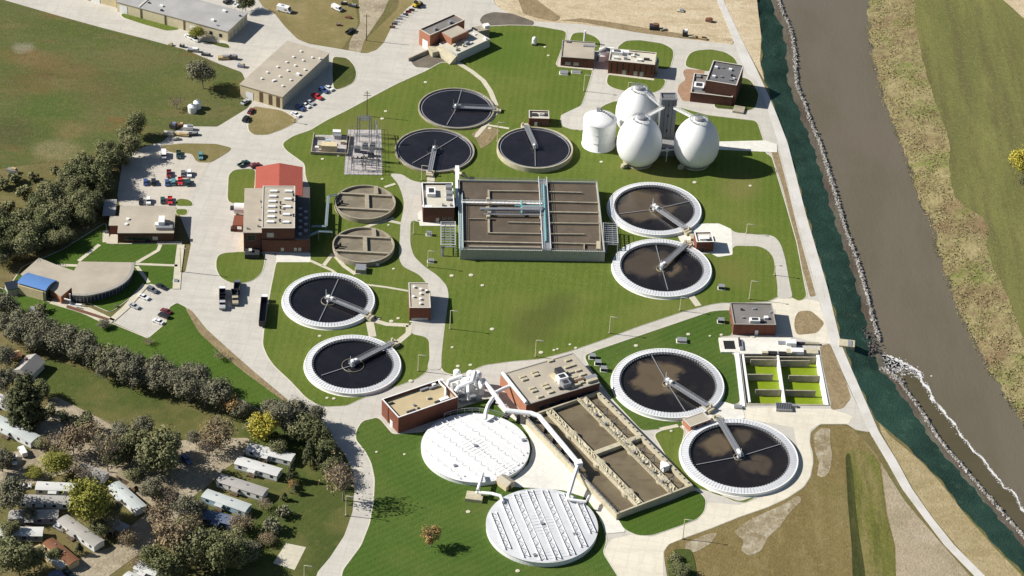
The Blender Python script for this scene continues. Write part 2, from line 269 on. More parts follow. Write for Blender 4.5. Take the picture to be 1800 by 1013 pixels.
# base sheet west of the river
far=[G(-700,1300),G(-700,-350),G(lp(BT,-350),-350)]
V=BTP+[Vector((BTP[-1].x,BTP[-1].y-200,0)),Vector((-700,-600,0)),Vector((-900,1400,0)),Vector((BTP[0].x-60,1400,0))]
hole=[(1300,620),(1441,624),(1460,713),(1311,712)]
hl=[G(x,y,0) for x,y in hole]
mb=MB(); VV=V+hl; FF=[]
for t in tessellate_polygon([V,hl]):
    a,b,c=(VV[i] for i in t); FF.append(t if (b-a).cross(c-a).z>0 else (t[0],t[2],t[1]))
mb.add(VV,FF); tag(mb.build('ground',f_base),kind='structure')
def bankstrip(name,A_,B_,mat,sub=6,amp=.25):
    mb=MB(); n=len(A_); vs=[]; rr=random.Random(3)
    for a,b in zip(A_,B_):
        for j in range(sub+1):
            p=a.lerp(b,j/sub)
            if 0<j<sub: p=p+Vector((0,0,rr.uniform(-amp,amp)))
            vs.append(p)
    k=sub+1; mb.add(vs,[(i*k+j,i*k+j+1,(i+1)*k+j+1,(i+1)*k+j) for i in range(n-1) for j in range(sub)])
    for f_ in range(len(mb.F)):
        a,b,c=(mb.V[i] for i in mb.F[f_][:3])
        if (b-a).cross(c-a).z<0: mb.F[f_]=tuple(reversed(mb.F[f_]))
    return tag(mb.build(name,mat,smooth=True),kind='structure')
WZ=-5.2
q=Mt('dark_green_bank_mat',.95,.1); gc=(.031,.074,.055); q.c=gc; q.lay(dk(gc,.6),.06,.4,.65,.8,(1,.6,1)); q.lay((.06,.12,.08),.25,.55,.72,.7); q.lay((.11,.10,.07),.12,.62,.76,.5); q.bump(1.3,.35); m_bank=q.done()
q=Mt('muddy_bank_toe',.95,.1); gc=A(134,128,112); q.c=gc; q.lay(A(112,96,84),.12,.42,.62,.9,(1,.3,1)); q.lay(A(96,104,84),.2,.55,.72,.6); q.bump(1,.3); m_toe=q.done()
q=Mt('far_bank_scrub',.95,.1); q.c=A(148,138,98); q.lay(A(130,122,84),.08,.42,.6,.8,(1.8,.5,1),.2); q.lay(A(164,152,114),.2,.46,.64,.7,(.5,1.8,1),.3); q.lay(A(112,122,62),.05,.5,.62,.85); q.lay(A(122,100,76),.035,.5,.62,.8,(1,1,1),0,5,(9,4,0)); q.lay(A(112,96,74),.3,.5,.66,.7); q.lay(A(88,80,58),.7,.54,.7,.6); q.lay(A(176,164,126),.9,.54,.72,.6); q.bump(.8,.6); m_fbank=q.done()
toe=bankline(RK,-4.3,-15,2.2); wl=bankline(RK,-5.9,8,.8)
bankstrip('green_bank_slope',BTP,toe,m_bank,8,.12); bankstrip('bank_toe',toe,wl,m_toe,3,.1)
rw=bankline(WR,-5.9,-2,1.5); cr=bankline(CR,0,0,.8)
bankstrip('far_bank',rw,cr,m_fbank,10,.3)
wl2=[p+Vector((-6,0,.7)) for p in wl]; rw2=[p+Vector((9,0,.7)) for p in rw]
bankstrip('river',[Vector((p.x,p.y,WZ)) for p in wl2],[Vector((p.x,p.y,WZ)) for p in rw2],w_river,1,0)
mb=MB(); V=cr+[Vector((900,-700,0)),Vector((1200,1400,0)),Vector((cr[0].x+60,1400,0))]; FF=[]
for t in tessellate_polygon([V]):
    a,b,c=(V[i] for i in t); FF.append(t if (b-a).cross(c-a).z>0 else (t[0],t[2],t[1]))
mb.add(V,FF); tag(mb.build('east_field',f_east),kind='structure')
sheet('bare_ground_patch',[(1740,-20),(1830,-20),(1830,36),(1801,34),(1780,14)],.05,f_tan)
# ---------------------------------------------------------------- ground sheets (photo surveyed outlines)
sheet('north_field',[(-30,-30),(7,0),(100,27),(187,51),(250,67),(325,87),(387,113),(425,127),(446,172),(436,190),(400,212),(382,223),(325,222),(300,235),(255,262),(190,272),(-30,300)],.04,f_north,4)
sheet('bare_soil',[(855,-40),(1262,-40),(1290,60),(1288,79),(1200,68),(1125,58),(1025,43),(942,38),(895,24),(872,10)],.04,f_tan,5)
sheet('bare_soil_slope',[(1278,-40),(1326,-40),(1335,40),(1338,62),(1336,110),(1344,142),(1332,122),(1305,72),(1287,35),(1268,0)],.04,f_tan,4)
sheet('dirt_road',[(628,-40),(700,-40),(675,20),(640,72),(634,94),(612,90),(616,70),(633,42)],.05,f_park,5)
sheet('dry_grass',[(440,-30),(605,-30),(627,20),(630,45),(610,74),(602,87),(542,77),(523,69),(500,46),(482,23),(462,12)],.05,g_dry)
sheet('grass_strip',[(705,-40),(740,-30),(733,2),(714,16),(688,48),(675,75),(662,88),(645,94),(634,91),(640,73),(672,42),(700,14)],.06,g_dry)
sheet('south_field',[(1174,1020),(1168,985),(1167,970),(1176,957),(1201,947),(1251,929),(1301,909),(1350,892),(1383,877),(1413,857),(1425,839),(1430,814),(1429,797),(1424,779),(1425,760),(1442,748),(1490,748),(1512,766),(1540,800),(1590,880),(1650,950),(1712,1020),(1740,1060),(1174,1060)],.04,f_south,5)
sheet('south_field_verge',[(1545,742),(1564,766),(1590,787),(1620,813),(1653,848),(1697,905),(1751,966),(1795,1010),(1795,1050),(1735,1020),(1682,960),(1640,910),(1606,860),(1578,810),(1550,762)],.05,f_verge,2)
sheet('grey_tan_slope',[(1515,770),(1540,800),(1590,880),(1650,950),(1712,1020),(1740,1060),(1576,1060),(1574,960),(1560,905),(1553,850),(1548,812)],.07,f_side,6)
sheet('green_strip',[(1488,792),(1500,788),(1530,796),(1545,812),(1551,850),(1557,905),(1572,960),(1576,1060),(1502,1060),(1499,960),(1491,880)],.09,f_strip,8)
sheet('dark_strip',[(1486,800),(1494,796),(1499,830),(1503,880),(1510,940),(1520,1000),(1524,1060),(1500,1060),(1497,960),(1490,880)],.12,f_sdark,5)  # darker grass band along the left edge of the green strip
sheet('rubble_strip',[(1430,764),(1444,752),(1460,754),(1459,775),(1463,800),(1459,828),(1448,840),(1436,836),(1440,812),(1432,792)],.09,f_rub,4)
sheet('rubble_strip',[(1290,935),(1320,912),(1350,899),(1378,886),(1404,870),(1410,880),(1385,905),(1372,925),(1350,945),(1338,968),(1318,978),(1302,968),(1308,950)],.09,f_rub,5)
sheet('rubble_strip',[(1205,955),(1240,940),(1262,936),(1250,955),(1225,970),(1205,972)],.09,f_rub,5)
# trailer park
sheet('park_lawn',[(70,630),(140,645),(250,690),(380,735),(470,745),(560,760),(608,800),(622,830),(622,870),(618,905),(604,942),(580,980),(560,1003),(545,1040),(400,1040),(330,960),(340,800),(250,760),(140,720),(60,690)],.04,g_park,10)
sheet('park_lane',[(60,745),(95,695),(180,738),(250,780),(370,770),(440,770),(430,800),(395,825),(370,850),(330,880),(300,930),(250,970),(140,1050),(60,1050),(140,980),(200,960),(225,930),(270,890),(180,830),(120,830),(60,850),(-30,870),(-30,800),(60,790)],.08,f_park,8)
sheet('slab',[(503,955),(538,962),(518,1002),(480,990)],.12,c_walk,1)
# plant concrete
plant=[(0,-40),(7,0),(100,27),(187,51),(250,67),(325,87),(387,113),(425,127),(446,172),(436,190),(400,212),(382,223),(325,222),(300,236),(285,250),(260,256),(217,272),(206,345),(212,368),(309,362),(336,428),(326,478),(252,500),(222,541),(197,566),(260,594),(290,568),(297,540),(311,531),(328,539),(357,579),(400,617),(437,649),(512,709),(560,744),(578,765),(605,797),(620,827),(623,859),(620,899),(605,942),(580,980),(558,1006),(545,1060),(1180,1060),(1168,985),(1167,970),(1176,957),(1201,947),(1251,929),(1301,909),(1350,892),(1383,877),(1413,857),(1425,839),(1430,814),(1429,797),(1424,779),(1425,760),(1442,746),(1490,746),(1505,756),(1530,760),(1482,660),(1460,606),(1436,506),(1399,378),(1369,253),(1352,200),(1330,140),(1312,128),(1290,74),(1288,79),(1200,68),(1125,58),(1025,43),(942,38),(895,24),(872,10),(850,-40),(735,-40),(733,2),(714,16),(688,48),(675,75),(662,88),(645,94),(634,93),(602,87),(542,77),(523,69),(500,46),(482,23),(462,12),(430,-40)]
sheet('plant_pavement',plant,.10,c_road,4,[hole])
sheet('levee_road',[(1255,-60),(1269,-10),(1272,0),(1287,35),(1305,72),(1330,122),(1350,165),(1368,208),(1385,253),(1417,378),(1454,503),(1479,606),(1500,656),(1522,706),(1545,759),(1576,809),(1603,859),(1638,909),(1678,959),(1729,1010),(1780,1060),(1752,1060),(1711,1010),(1661,959),(1623,909),(1586,859),(1558,809),(1530,762),(1505,706),(1482,656),(1460,606),(1436,506),(1399,378),(1369,253),(1352,200),(1330,140),(1312,128),(1290,74),(1275,35),(1260,0),(1240,-60)],.14,c_gravel,6)
sheet('yard_concrete',[(1300,716),(1460,719),(1500,732),(1492,745),(1442,745),(1424,756),(1423,779),(1429,814),(1424,838),(1412,856),(1382,876),(1350,891),(1301,908),(1251,928),(1201,946),(1175,957),(1166,970),(1167,1060),(1093,1060),(1085,1013),(1059,972),(1075,948),(1110,940),(1146,944),(1226,915),(1244,883),(1300,888),(1340,874),(1390,850),(1405,800),(1395,752),(1310,736)],.14,c_cream,3)
sheet('yard_concrete',[(1345,533),(1372,524),(1396,525),(1420,526),(1440,530),(1462,604),(1440,604),(1395,592),(1364,592),(1364,545)],.13,c_cream,3)
sheet('gravel_triangle',[(1397,558),(1404,547),(1425,546),(1437,556),(1450,568),(1436,586),(1401,589),(1396,575)],.14,f_dirt,6)
sheet('dirt_verge',[(1441,608),(1459,604),(1470,630),(1486,668),(1496,700),(1482,718),(1462,721),(1456,700),(1448,655)],.14,f_dirt,5)
sheet('dirt_verge',[(1354,262),(1366,260),(1384,330),(1402,405),(1420,470),(1434,520),(1424,522),(1410,470),(1394,400),(1376,330)],.16,f_dirt,3)
sheet('asphalt_patch',[(842,36),(850,26),(868,21),(900,24),(940,38),(936,46),(895,45),(850,45)],.14,c_asph,6)
sheet('asphalt_patch',[(722,108),(768,88),(800,108),(762,120),(730,118)],.13,c_asph,4)
sheet('parking_lot',[(217,272),(350,262),(400,258),(365,290),(345,330),(338,350),(309,352),(300,362),(212,364),(206,345)],.13,c_lot,4)
c_kerb=plain('kerb_concrete',A(232,226,208),.85,.2)
def lawn(pts,mat=None,name='lawn',z=.20,r=7,holes=()):
    if mat in (None,) or name=='lawn':
        P=[G(x,y,0) for x,y in rounded(pts,r)]; mb=MB(); n=len(P)
        ar=sum(P[i].x*P[(i+1)%n].y-P[(i+1)%n].x*P[i].y for i in range(n)); sg=-1 if ar>0 else 1
        Q=[]
        for i in range(n):
            t=(P[(i+1)%n]-P[i-1]); a=Vector((-t.y,t.x,0)); a=a.normalized() if a.length>1e-6 else a; Q.append(P[i]+a*(.38*sg))
        mb.add([p+Vector((0,0,.19)) for p in P]+[p+Vector((0,0,.19)) for p in Q]+[p for p in Q],[(i,(i+1)%n,n+(i+1)%n,n+i) if sg<0 else (i,n+i,n+(i+1)%n,(i+1)%n) for i in range(n)]+[(n+i,n+(i+1)%n,2*n+(i+1)%n,2*n+i) if sg<0 else (n+i,2*n+i,2*n+(i+1)%n,n+(i+1)%n) for i in range(n)])
        tag(mb.build('kerb',c_kerb),kind='structure')
    return sheet(name,pts,z,mat or g_lawn,r,holes)
LA=[(500,250),(517,239),(545,230),(575,212),(610,195),(662,167),(700,147),(750,125),(776,110),(800,112),(806,109),(862,82),(858,55),(850,47),(897,45),(942,46),(995,55),(994,68),(976,114),(980,116),(1042,122),(1030,162),(1022,185),(1010,195),(990,202),(983,211),(988,221),(1024,231),(1050,195),(1061,186),(1082,178),(1120,180),(1190,188),(1245,203),(1330,213),(1341,246),(1345,270),(1356,275),(1365,308),(1382,365),(1400,428),(1414,503),(1418,522),(1405,530),(1390,522),(1375,518),(1350,530),(1290,533),(1270,532),(1250,535),(1200,548),(1125,573),(1050,601),(1000,618),(950,631),(900,635),(850,642),(825,653),(802,660),(782,655),(775,646),(775,626),(780,581),(787,506),(755,585),(754,601),(755,626),(754,646),(747,656),(732,666),(700,678),(667,688),(630,703),(610,713),(572,715),(557,711),(537,698),(512,671),(482,643),(470,626),(462,606),(465,576),(477,506),(486,461),(545,446),(545,330),(537,310),(536,288),(525,280),(504,265),(497,256)]
lawn(LA)
lawn([(380,462),(383,450),(395,445),(430,443),(463,445),(465,460),(460,480),(445,493),(425,498),(405,497),(388,488),(381,475)])
lawn([(400,350),(402,308),(412,299),(435,297),(449,298),(447,332),(431,358),(405,357)])
lawn([(309,362),(309,353),(318,349),(335,352),(340,362)]); lawn([(309,368),(330,368),(328,378),(310,378)])
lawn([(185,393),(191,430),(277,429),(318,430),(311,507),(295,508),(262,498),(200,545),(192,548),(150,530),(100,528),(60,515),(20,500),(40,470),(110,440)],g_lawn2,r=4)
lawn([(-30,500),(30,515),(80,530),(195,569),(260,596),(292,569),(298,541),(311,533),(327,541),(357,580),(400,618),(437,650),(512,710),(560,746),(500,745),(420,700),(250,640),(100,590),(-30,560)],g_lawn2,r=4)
lawn([(325,541),(336,545),(362,578),(404,616),(440,648),(512,708),(500,706),(430,655),(390,622),(350,585)],f_dirt,'dirt_verge',.22)
lawn([(212,26),(220,23),(250,30),(312,47),(315,52),(292,54),(250,42),(217,31)])
lawn([(335,60),(350,72),(400,77),(405,85),(390,83),(340,68)],g_park)
lawn([(445,187),(480,192),(497,195),(525,212),(500,226),(470,237),(445,237),(436,228),(438,205)],g_dry)
lawn([(585,100),(610,102),(622,115),(627,130),(622,145),(602,155),(587,158),(584,130)],g_park)
lawn([(280,256),(322,252),(380,253),(408,260),(400,268),(370,286),(345,285),(338,270),(300,268)],g_dry,'dry_grass')
lawn([(1002,70),(1007,59),(1025,57),(1047,65),(1056,75),(1054,90),(1000,84)],g_lawn)
lawn([(1085,84),(1100,72),(1125,71),(1165,77),(1182,86),(1184,97),(1177,122),(1150,120),(1085,110)],g_lawn)
lawn([(1070,130),(1152,138),(1171,140),(1165,155),(1150,163),(1112,162),(1085,157),(1072,152),(1066,145)],g_lawn)
lawn([(1205,117),(1206,107),(1212,95),(1225,89),(1250,87),(1275,92),(1292,103),(1300,125),(1240,125)],g_lawn)
lawn([(1298,135),(1318,140),(1334,165),(1330,182),(1327,190),(1312,195),(1270,191),(1257,190),(1255,180),(1290,178)],g_park)
sheet('brick_plaza',[(1190,160),(1194,148),(1206,140),(1200,128),(1204,121),(1240,124),(1226,150),(1216,178),(1200,178)],.16,c_paver,5)
lawn([(1027,626),(1050,616),(1250,548),(1270,546),(1287,546),(1287,590),(1262,592),(1266,620),(1290,621),(1304,696),(1298,710),(1270,712),(1190,752),(1128,757),(1075,700),(1040,652)],grass('lawn_grass_deep',A(80,106,44),A(94,116,53),A(72,99,39),.9,2.6,.2,A(112,118,62),.45))
g_deep=MC['lawn_grass_deep']
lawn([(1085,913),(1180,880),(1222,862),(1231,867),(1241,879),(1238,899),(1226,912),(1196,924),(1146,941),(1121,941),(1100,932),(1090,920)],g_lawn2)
lawn([(1160,759),(1195,750),(1203,757),(1197,785),(1203,815),(1225,848),(1250,866),(1301,882),(1331,872),(1310,884),(1290,881),(1264,869),(1218,856),(1170,800),(1150,765)],g_lawn)
lawn([(595,1050),(603,1003),(635,960),(650,922),(657,884),(659,842),(653,814),(643,794),(625,772),(627,757),(637,741),(665,734),(690,764),(745,760),(800,720),(860,700),(905,735),(960,760),(1030,860),(1060,925),(1066,950),(1059,972),(1085,1013),(1100,1050)],g_deep)
lawn([(1180,1050),(1174,1000),(1172,985),(1185,965),(1215,965),(1222,990),(1230,1050)],g_park,'park_verge')
sheet('tank_apron',[(868,705),(915,738),(950,738),(1010,800),(1084,908),(1100,935),(1066,938),(1052,905),(1030,875),(990,862),(940,858),(885,855),(870,850),(905,840),(930,815),(936,790),(930,765),(915,745),(885,725)],.26,c_pad,4)
# service roads and walks across the lawns
sheet('service_road',[(684,305),(707,306),(722,317),(745,322),(745,392),(722,387),(721,428),(727,450),(745,468),(770,485),(786,503),(789,520),(781,581),(776,626),(776,650),(750,650),(756,626),(755,601),(748,592),(722,587),(721,566),(757,562),(757,510),(747,494),(737,483),(707,468),(701,453),(704,393),(710,365),(709,348),(700,323)],.26,c_road,8)
sheet('service_road',[(1255,395),(1280,400),(1292,409),(1350,413),(1362,416),(1372,428),(1380,453),(1389,503),(1394,524),(1366,524),(1367,505),(1360,453),(1350,440),(1335,433),(1290,432),(1284,446),(1220,446),(1205,425),(1205,400)],.26,c_road,8)
sheet('service_road',[(1262,249),(1345,247),(1366,254),(1366,268),(1262,263)],.26,c_pad,2)
sheet('service_road',[(985,203),(1025,184),(1045,192),(1030,228),(1006,228),(988,222)],.24,c_road,4)
for l,wd in (([(804,110),(830,126),(850,142),(862,160),(872,185)],2.2),([(872,198),(855,218),(838,238)],2.0),([(858,220),(895,226)],1.3),([(758,300),(757,322)],3.2),([(676,329),(695,323)],1.3),([(620,408),(660,393),(684,387),(692,383)],1.6),([(682,388),(706,393)],1.6),([(545,458),(583,475),(592,482)],1.3),([(568,468),(582,450),(586,446)],1.6),([(586,446),(605,468),(625,482)],1.7),([(640,500),(680,505),(720,512)],1.1),([(652,562),(680,570),(718,572)],2.2),([(650,566),(655,592)],3),([(692,608),(718,586),(719,572)],2.4),([(1212,516),(1228,538)],2.6),([(1160,755),(1192,748)],1.8),
  ([(138,459),(175,430)],1.6),([(240,462),(278,440),(282,430)],1.6),([(238,464),(312,467)],1.4),([(240,468),(262,497)],1.5),([(100,466),(138,467)],1.6),([(276,427),(320,427)],1.8),([(186,405),(186,426)],2.6),([(92,528),(150,545),(196,567)],4.5),([(196,563),(222,540),(256,500)],2.6),([(318,430),(313,470),(310,508)],3.0),([(800,113),(796,106)],2),([(980,116),(1042,122)],1.5),([(1070,130),(1150,140)],1.5)):
    strip('footpath',l,wd,.30,c_walk)
sheet('garden_bed',[(118,536),(192,560),(190,564),(116,541)],.36,mulch,2)
sheet('loading_apron',[(486,445),(546,445),(546,461),(486,461)],.28,c_pad,1)
sheet('entry_apron',[(195,412),(207,411),(207,429),(186,428)],.28,c_walk,2)
sheet('entry_apron',[(425,412),(433,412),(433,443),(415,443)],.24,c_walk,1)
sheet('pump_apron',[(720,556),(756,556),(756,566),(720,566)],.32,c_pad,1)
sheet('pump_apron',[(734,375),(746,365),(800,388),(802,397),(738,397)],.32,c_pad,1)

sheet('hut_apron',[(1186,404),(1208,396),(1240,393),(1264,393),(1286,403),(1288,448),(1262,452),(1240,440),(1205,436),(1196,424)],.29,c_pad,3)
sheet('tank_apron',[(1196,725),(1240,712),(1272,706),(1305,716),(1310,735),(1280,742),(1240,748),(1200,752)],.26,c_pad,3)

sheet('spoil_patch',[(908,-8),(936,-6),(960,12),(986,30),(978,38),(945,32),(920,24)],.10,f_dirt,4)
sheet('weed_strip',[(985,36),(1030,40),(1080,50),(1125,58),(1150,62),(1180,66),(1245,71),(1240,66),(1190,58),(1140,50),(1080,40),(1020,32)],.09,f_dirt,3)
sheet('tank_gravel',[(828,236),(842,226),(858,222),(880,229),(862,252),(845,262),(838,246)],.27,f_dirt,4)

q=Mt('plume_water',.2,.45); q.c=A(96,88,66); q.lay(A(88,82,58),.05,.42,.6,.7,(1,2,1)); q.bump(.7,.08,3); m_plume=q.done()
PL=[(1538,630),(1560,634),(1582,640),(1600,652),(1618,672),(1632,692),(1646,713),(1668,738),(1690,768),(1712,795),(1733,818),(1760,852),(1782,870),(1810,915)]
mb=MB(); Lp=[G(x,y,WZ+.012) for x,y in PL]; Rp=[G(lp(RK,y+14+i*.9)+3,y+14+i*.9,WZ+.012) for i,(x,y) in enumerate(PL)]
mb.add(Lp+Rp,[(i,len(PL)+i,len(PL)+i+1,i+1) for i in range(len(PL)-1)]); tag(mb.build('water_plume',m_plume),kind='structure')
# ---------------------------------------------------------------- round clarifiers
def circle_px(l,r,t,b,z):
    c=G((l+r)/2,(t+b)/2,z); rad=(G(r,(t+b)/2,z)-G(l,(t+b)/2,z)).length/2; c=Vector((c.x,c.y+rad*rad*.0006,0)); return c,rad
def bridge(t,c,end,z,wd=1.8,rail=True,name='bridge',mat=None,past=1.5):
    mat=mat or galv; d=(end-c); L=d.length; d.normalize(); a=Vector((-d.y,d.x,0))
    p=Vector((c.x,c.y,z))-d*past; q=Vector((end.x,end.y,z)); mb=MB(); mb.bar(p,q,wd,.25); n=int(L/1.2)
    b=mb.build(name,mat,t)
    if rail:
        for s in (-1,1):
            r=MB(); o=a*(s*wd/2)
            for h_ in (.55,1.1): r.bar(p+o+Vector((0,0,h_)),q+o+Vector((0,0,h_)),.09,.09)
            for i in range(n+1):
                x=p.lerp(q,i/n)+o; r.box(x,.09,.09,z+.2,z+1.12)
            r.build('railing',mat,b)
    return b
def clarifier(label,outer,water,h,wall,wmat,end,well=2.6,arms=(),style='launder',catwalk=1.9,group='round settling tanks'):
    c,ro=circle_px(*outer,h); zw=h-.9 if style!='plain' else h-.6
    rw=circle_px(*water,h-.5)[1] if water else ro-.6
    end=Vector((end.x,end.y,0)); t=root('clarifier',label,'settling tank',(c.x,c.y,0),group)
    mb=MB()
    if style=='launder':
        mb.ring(c,ro-.35,ro,-.2,h,96); mb.ring(c,rw,rw+.25,-.2,h-.35,96); mb.build('tank_wall',white if wall is white else wall,t)
        mb=MB(); mb.ring(c,rw+.25,ro-.35,zw-.1,h-.75,96); mb.build('launder_trough',galv,t)
        mb=MB(); n=int(2*math.pi*ro/1.25)
        for i in range(n):
            a0=6.28319*i/n; da=6.28319/n*.86; pr=[(rw+.1,h+.12),(ro-.25,h-.22),(ro-.25,h-.12),(rw+.1,h+.24),(rw+.1,h+.12)]
            mb.lathe(c,pr,1,False,a0,a0+da)
        mb.build('launder_cover',lgrey,t)
        mb=MB(); n=int(2*math.pi*rw/1.25)
        for i in range(n):
            a0=6.28319*(i+.5)/n; d=Vector((math.cos(a0),math.sin(a0),0)); p=c+d*(rw-.55); q=c+d*(rw+.15); p.z=q.z=h-.45; mb.bar(p,q,.4,.4)
        mb.ring(c,rw-.2,rw-.08,zw-.1,h-.2,96); mb.build('weir',galv,t)
        mb=MB(); mb.ring(c,ro,ro+.45,-.1,.22,96); mb.build('footing',c_pad,t)
    else:
        mb.ring(c,ro-.55,ro,-.2,h,96); mb.build('tank_wall',wall,t)
        mb=MB(); mb.ring(c,rw-1.1,rw-.75,zw-.05,zw+.16,96); mb.ring(c,rw-.1,rw+.05,zw,h-.3,96); mb.build('launder_trough',galv,t)
    mb=MB(); mb.lathe(c,[(rw+.3,zw-.3),(rw+.3,zw),(0,zw)],64,False); mb.build('water',wmat,t)
    mb=MB(); mb.ring(c,well-.12,well,zw-.2,zw+.35,32); mb.build('feed_well',conc if style=='launder' else dsteel,t)
    b=bridge(t,c,end,h+.35,catwalk)
    d=(end-c).normalized(); a=Vector((-d.y,d.x,0))
    mb=MB(); mb.lathe(c,[(.9,h+.6),(.9,h+1.5),(.5,h+1.9),(0,h+2)],12); mb.box(c+d*1.3,1.3,1.0,h+.6,h+1.6,math.atan2(d.y,d.x)); mb.lathe(c-d*1.2,[(.12,h+.5),(.08,h+4.2)],6); mb.lathe(c,[(.8,zw-.3),(.8,h+.4)],10); mb.build('drive_unit',white if style=='launder' else galv,t)
    mb=MB(); ra=math.atan2(d.y,d.x); mb.box(end,2.6,3.4,h+.1,h+.32,ra); mb.box(end+a*1.1+d*.8,.7,.7,h+.32,h+1.5,ra); mb.box(end+d*1.2,2.4,3.0,-.1,h+.1,ra); mb.build('landing',offw,t)
    for (x,y) in arms:
        e=G(x,y,zw); e.z=zw+.22; p=c+(e-c).normalized()*1.0; p.z=zw+.22; mb=MB(); mb.bar(p,e,.3,.12); mb.build('scum_skimmer',galv,t)
    return t,c,ro
clarifier('old settling tank with dark water and low grey wall, farthest back beside the curved footpath',(735,869,153,227),None,1.1,conc,w_navy,G(871,193,1),2.2,[(812,157),(785,221)],'plain')
clarifier('old settling tank with dark water whose catwalk points straight at the lawn drive',(694,834,226,301.5),None,1.2,conc,w_navy,G(756,304,1),3.3,[(725,288),(806,240)],'plain')
clarifier('high walled settling tank beside the small brick hut and the white cylinder tank',(873.5,1007,221,298),None,2.6,offw,w_navy,G(924,223,2.5),1.6,[(941,293),(930,226)],'plain')
W=((1068.7,1232.5,322,411),(1082,1222.5,326.7,406))
clarifier('white rimmed settling tank with brown scum, next to the right end of the aeration basin',*W,1.5,white,w_brown[0],G(1205,404,1.5),2.2,[(1088,377),(1216,354)])
clarifier('white rimmed settling tank of half brown, half black water by the small hut',(1077,1250.5,421,520),(1091,1237,427,512),1.5,white,w_brown[1],G(1207,431,1.5),2.2,[(1152,429),(1174,511)])
clarifier('white rimmed settling tank with a tan scum cloud between deep green lawn and angled basin',(1076,1272.5,613.5,733),(1089,1258.7,619.7,727.2),1.5,white,w_brown[2],G(1243,716,1.5),2.0,[(1143,622),(1205,725)])
clarifier('white rimmed settling tank of tan and black water nearest the dry field',(1196.5,1402.6,737,866),(1212,1388,742.5,855),1.5,white,w_brown[3],G(1262,737,1.5),2.0,[(1224,818),(1385,778)])
clarifier('white rimmed settling tank with a round brown centre, near the parked open trailer',(496.7,658.7,479,575),(509,648,485,568),1.5,white,w_dark,G(646,554,1.5),3.0,[(597,487),(561,565)])
clarifier('white rimmed settling tank with pale feed well ring, near the curving road and tree row',(535.5,705,589,691.5),(548.5,692,594,679.5),1.5,white,w_dark,G(690,604,1.5),4.2,[(565,661)])
# ---------------------------------------------------------------- two partitioned round tanks
def part_tank(label,outer,hz,vt,h=2.4):
    c,ro=circle_px(*outer,h); t=root('partitioned_tank',label,'aeration tank',(c.x,c.y,0),'round partitioned tanks')
    mb=MB(); mb.ring(c,ro-.55,ro,-.2,h,80); mb.build('tank_wall',conc,t); zw=h-1.0
    mb=MB(); mb.lathe(c,[(ro-.5,zw-.3),(ro-.5,zw),(0,zw)],64,False); mb.build('water',w_clay,t)
    for y in hz:
        p0=G(c.x,0,h) ; yy=G(outer[0]+(outer[1]-outer[0])/2,y,h).y; dx=math.sqrt(max(1,ro*ro-(yy-c.y)**2))-.4
        mb=MB(); mb.bar((c.x-dx,yy,zw-.3),(c.x+dx,yy,zw-.3),.95,h-zw+.3); mb.build('walkway',conc,t)
    for x,y0,y1,w_ in vt:
        mb=MB(); a=G(x,y0,h);b=G(x+1,y1,h); a.z=b.z=zw-.3; mb.bar(a,b,w_,h-zw+.33); mb.build('walkway',conc,t)
    mb=MB(); a=G(outer[0]+6,outer[3]-26,h); 
    for k in range(3): mb.box(a+Vector((.8*k,1.2*k,0)),.8,.8,h-1,h+.7)
    mb.build('inlet_gate',dsteel,t); return t,c,ro
part_tank('round grey partitioned tank with four chambers, upper of the pair beside the brick building',(587.7,695.5,324.3,386),(341.4,367),((644.8,342,367,1.6),(660.7,327,341,1.6)))
part_tank('round grey partitioned tank with a fallen cover at its rim, lower of the pair',(584.3,693.5,399,461.5),(415.8,442.6),((641.4,416,442,1.6),(657,401,416,1.6)))
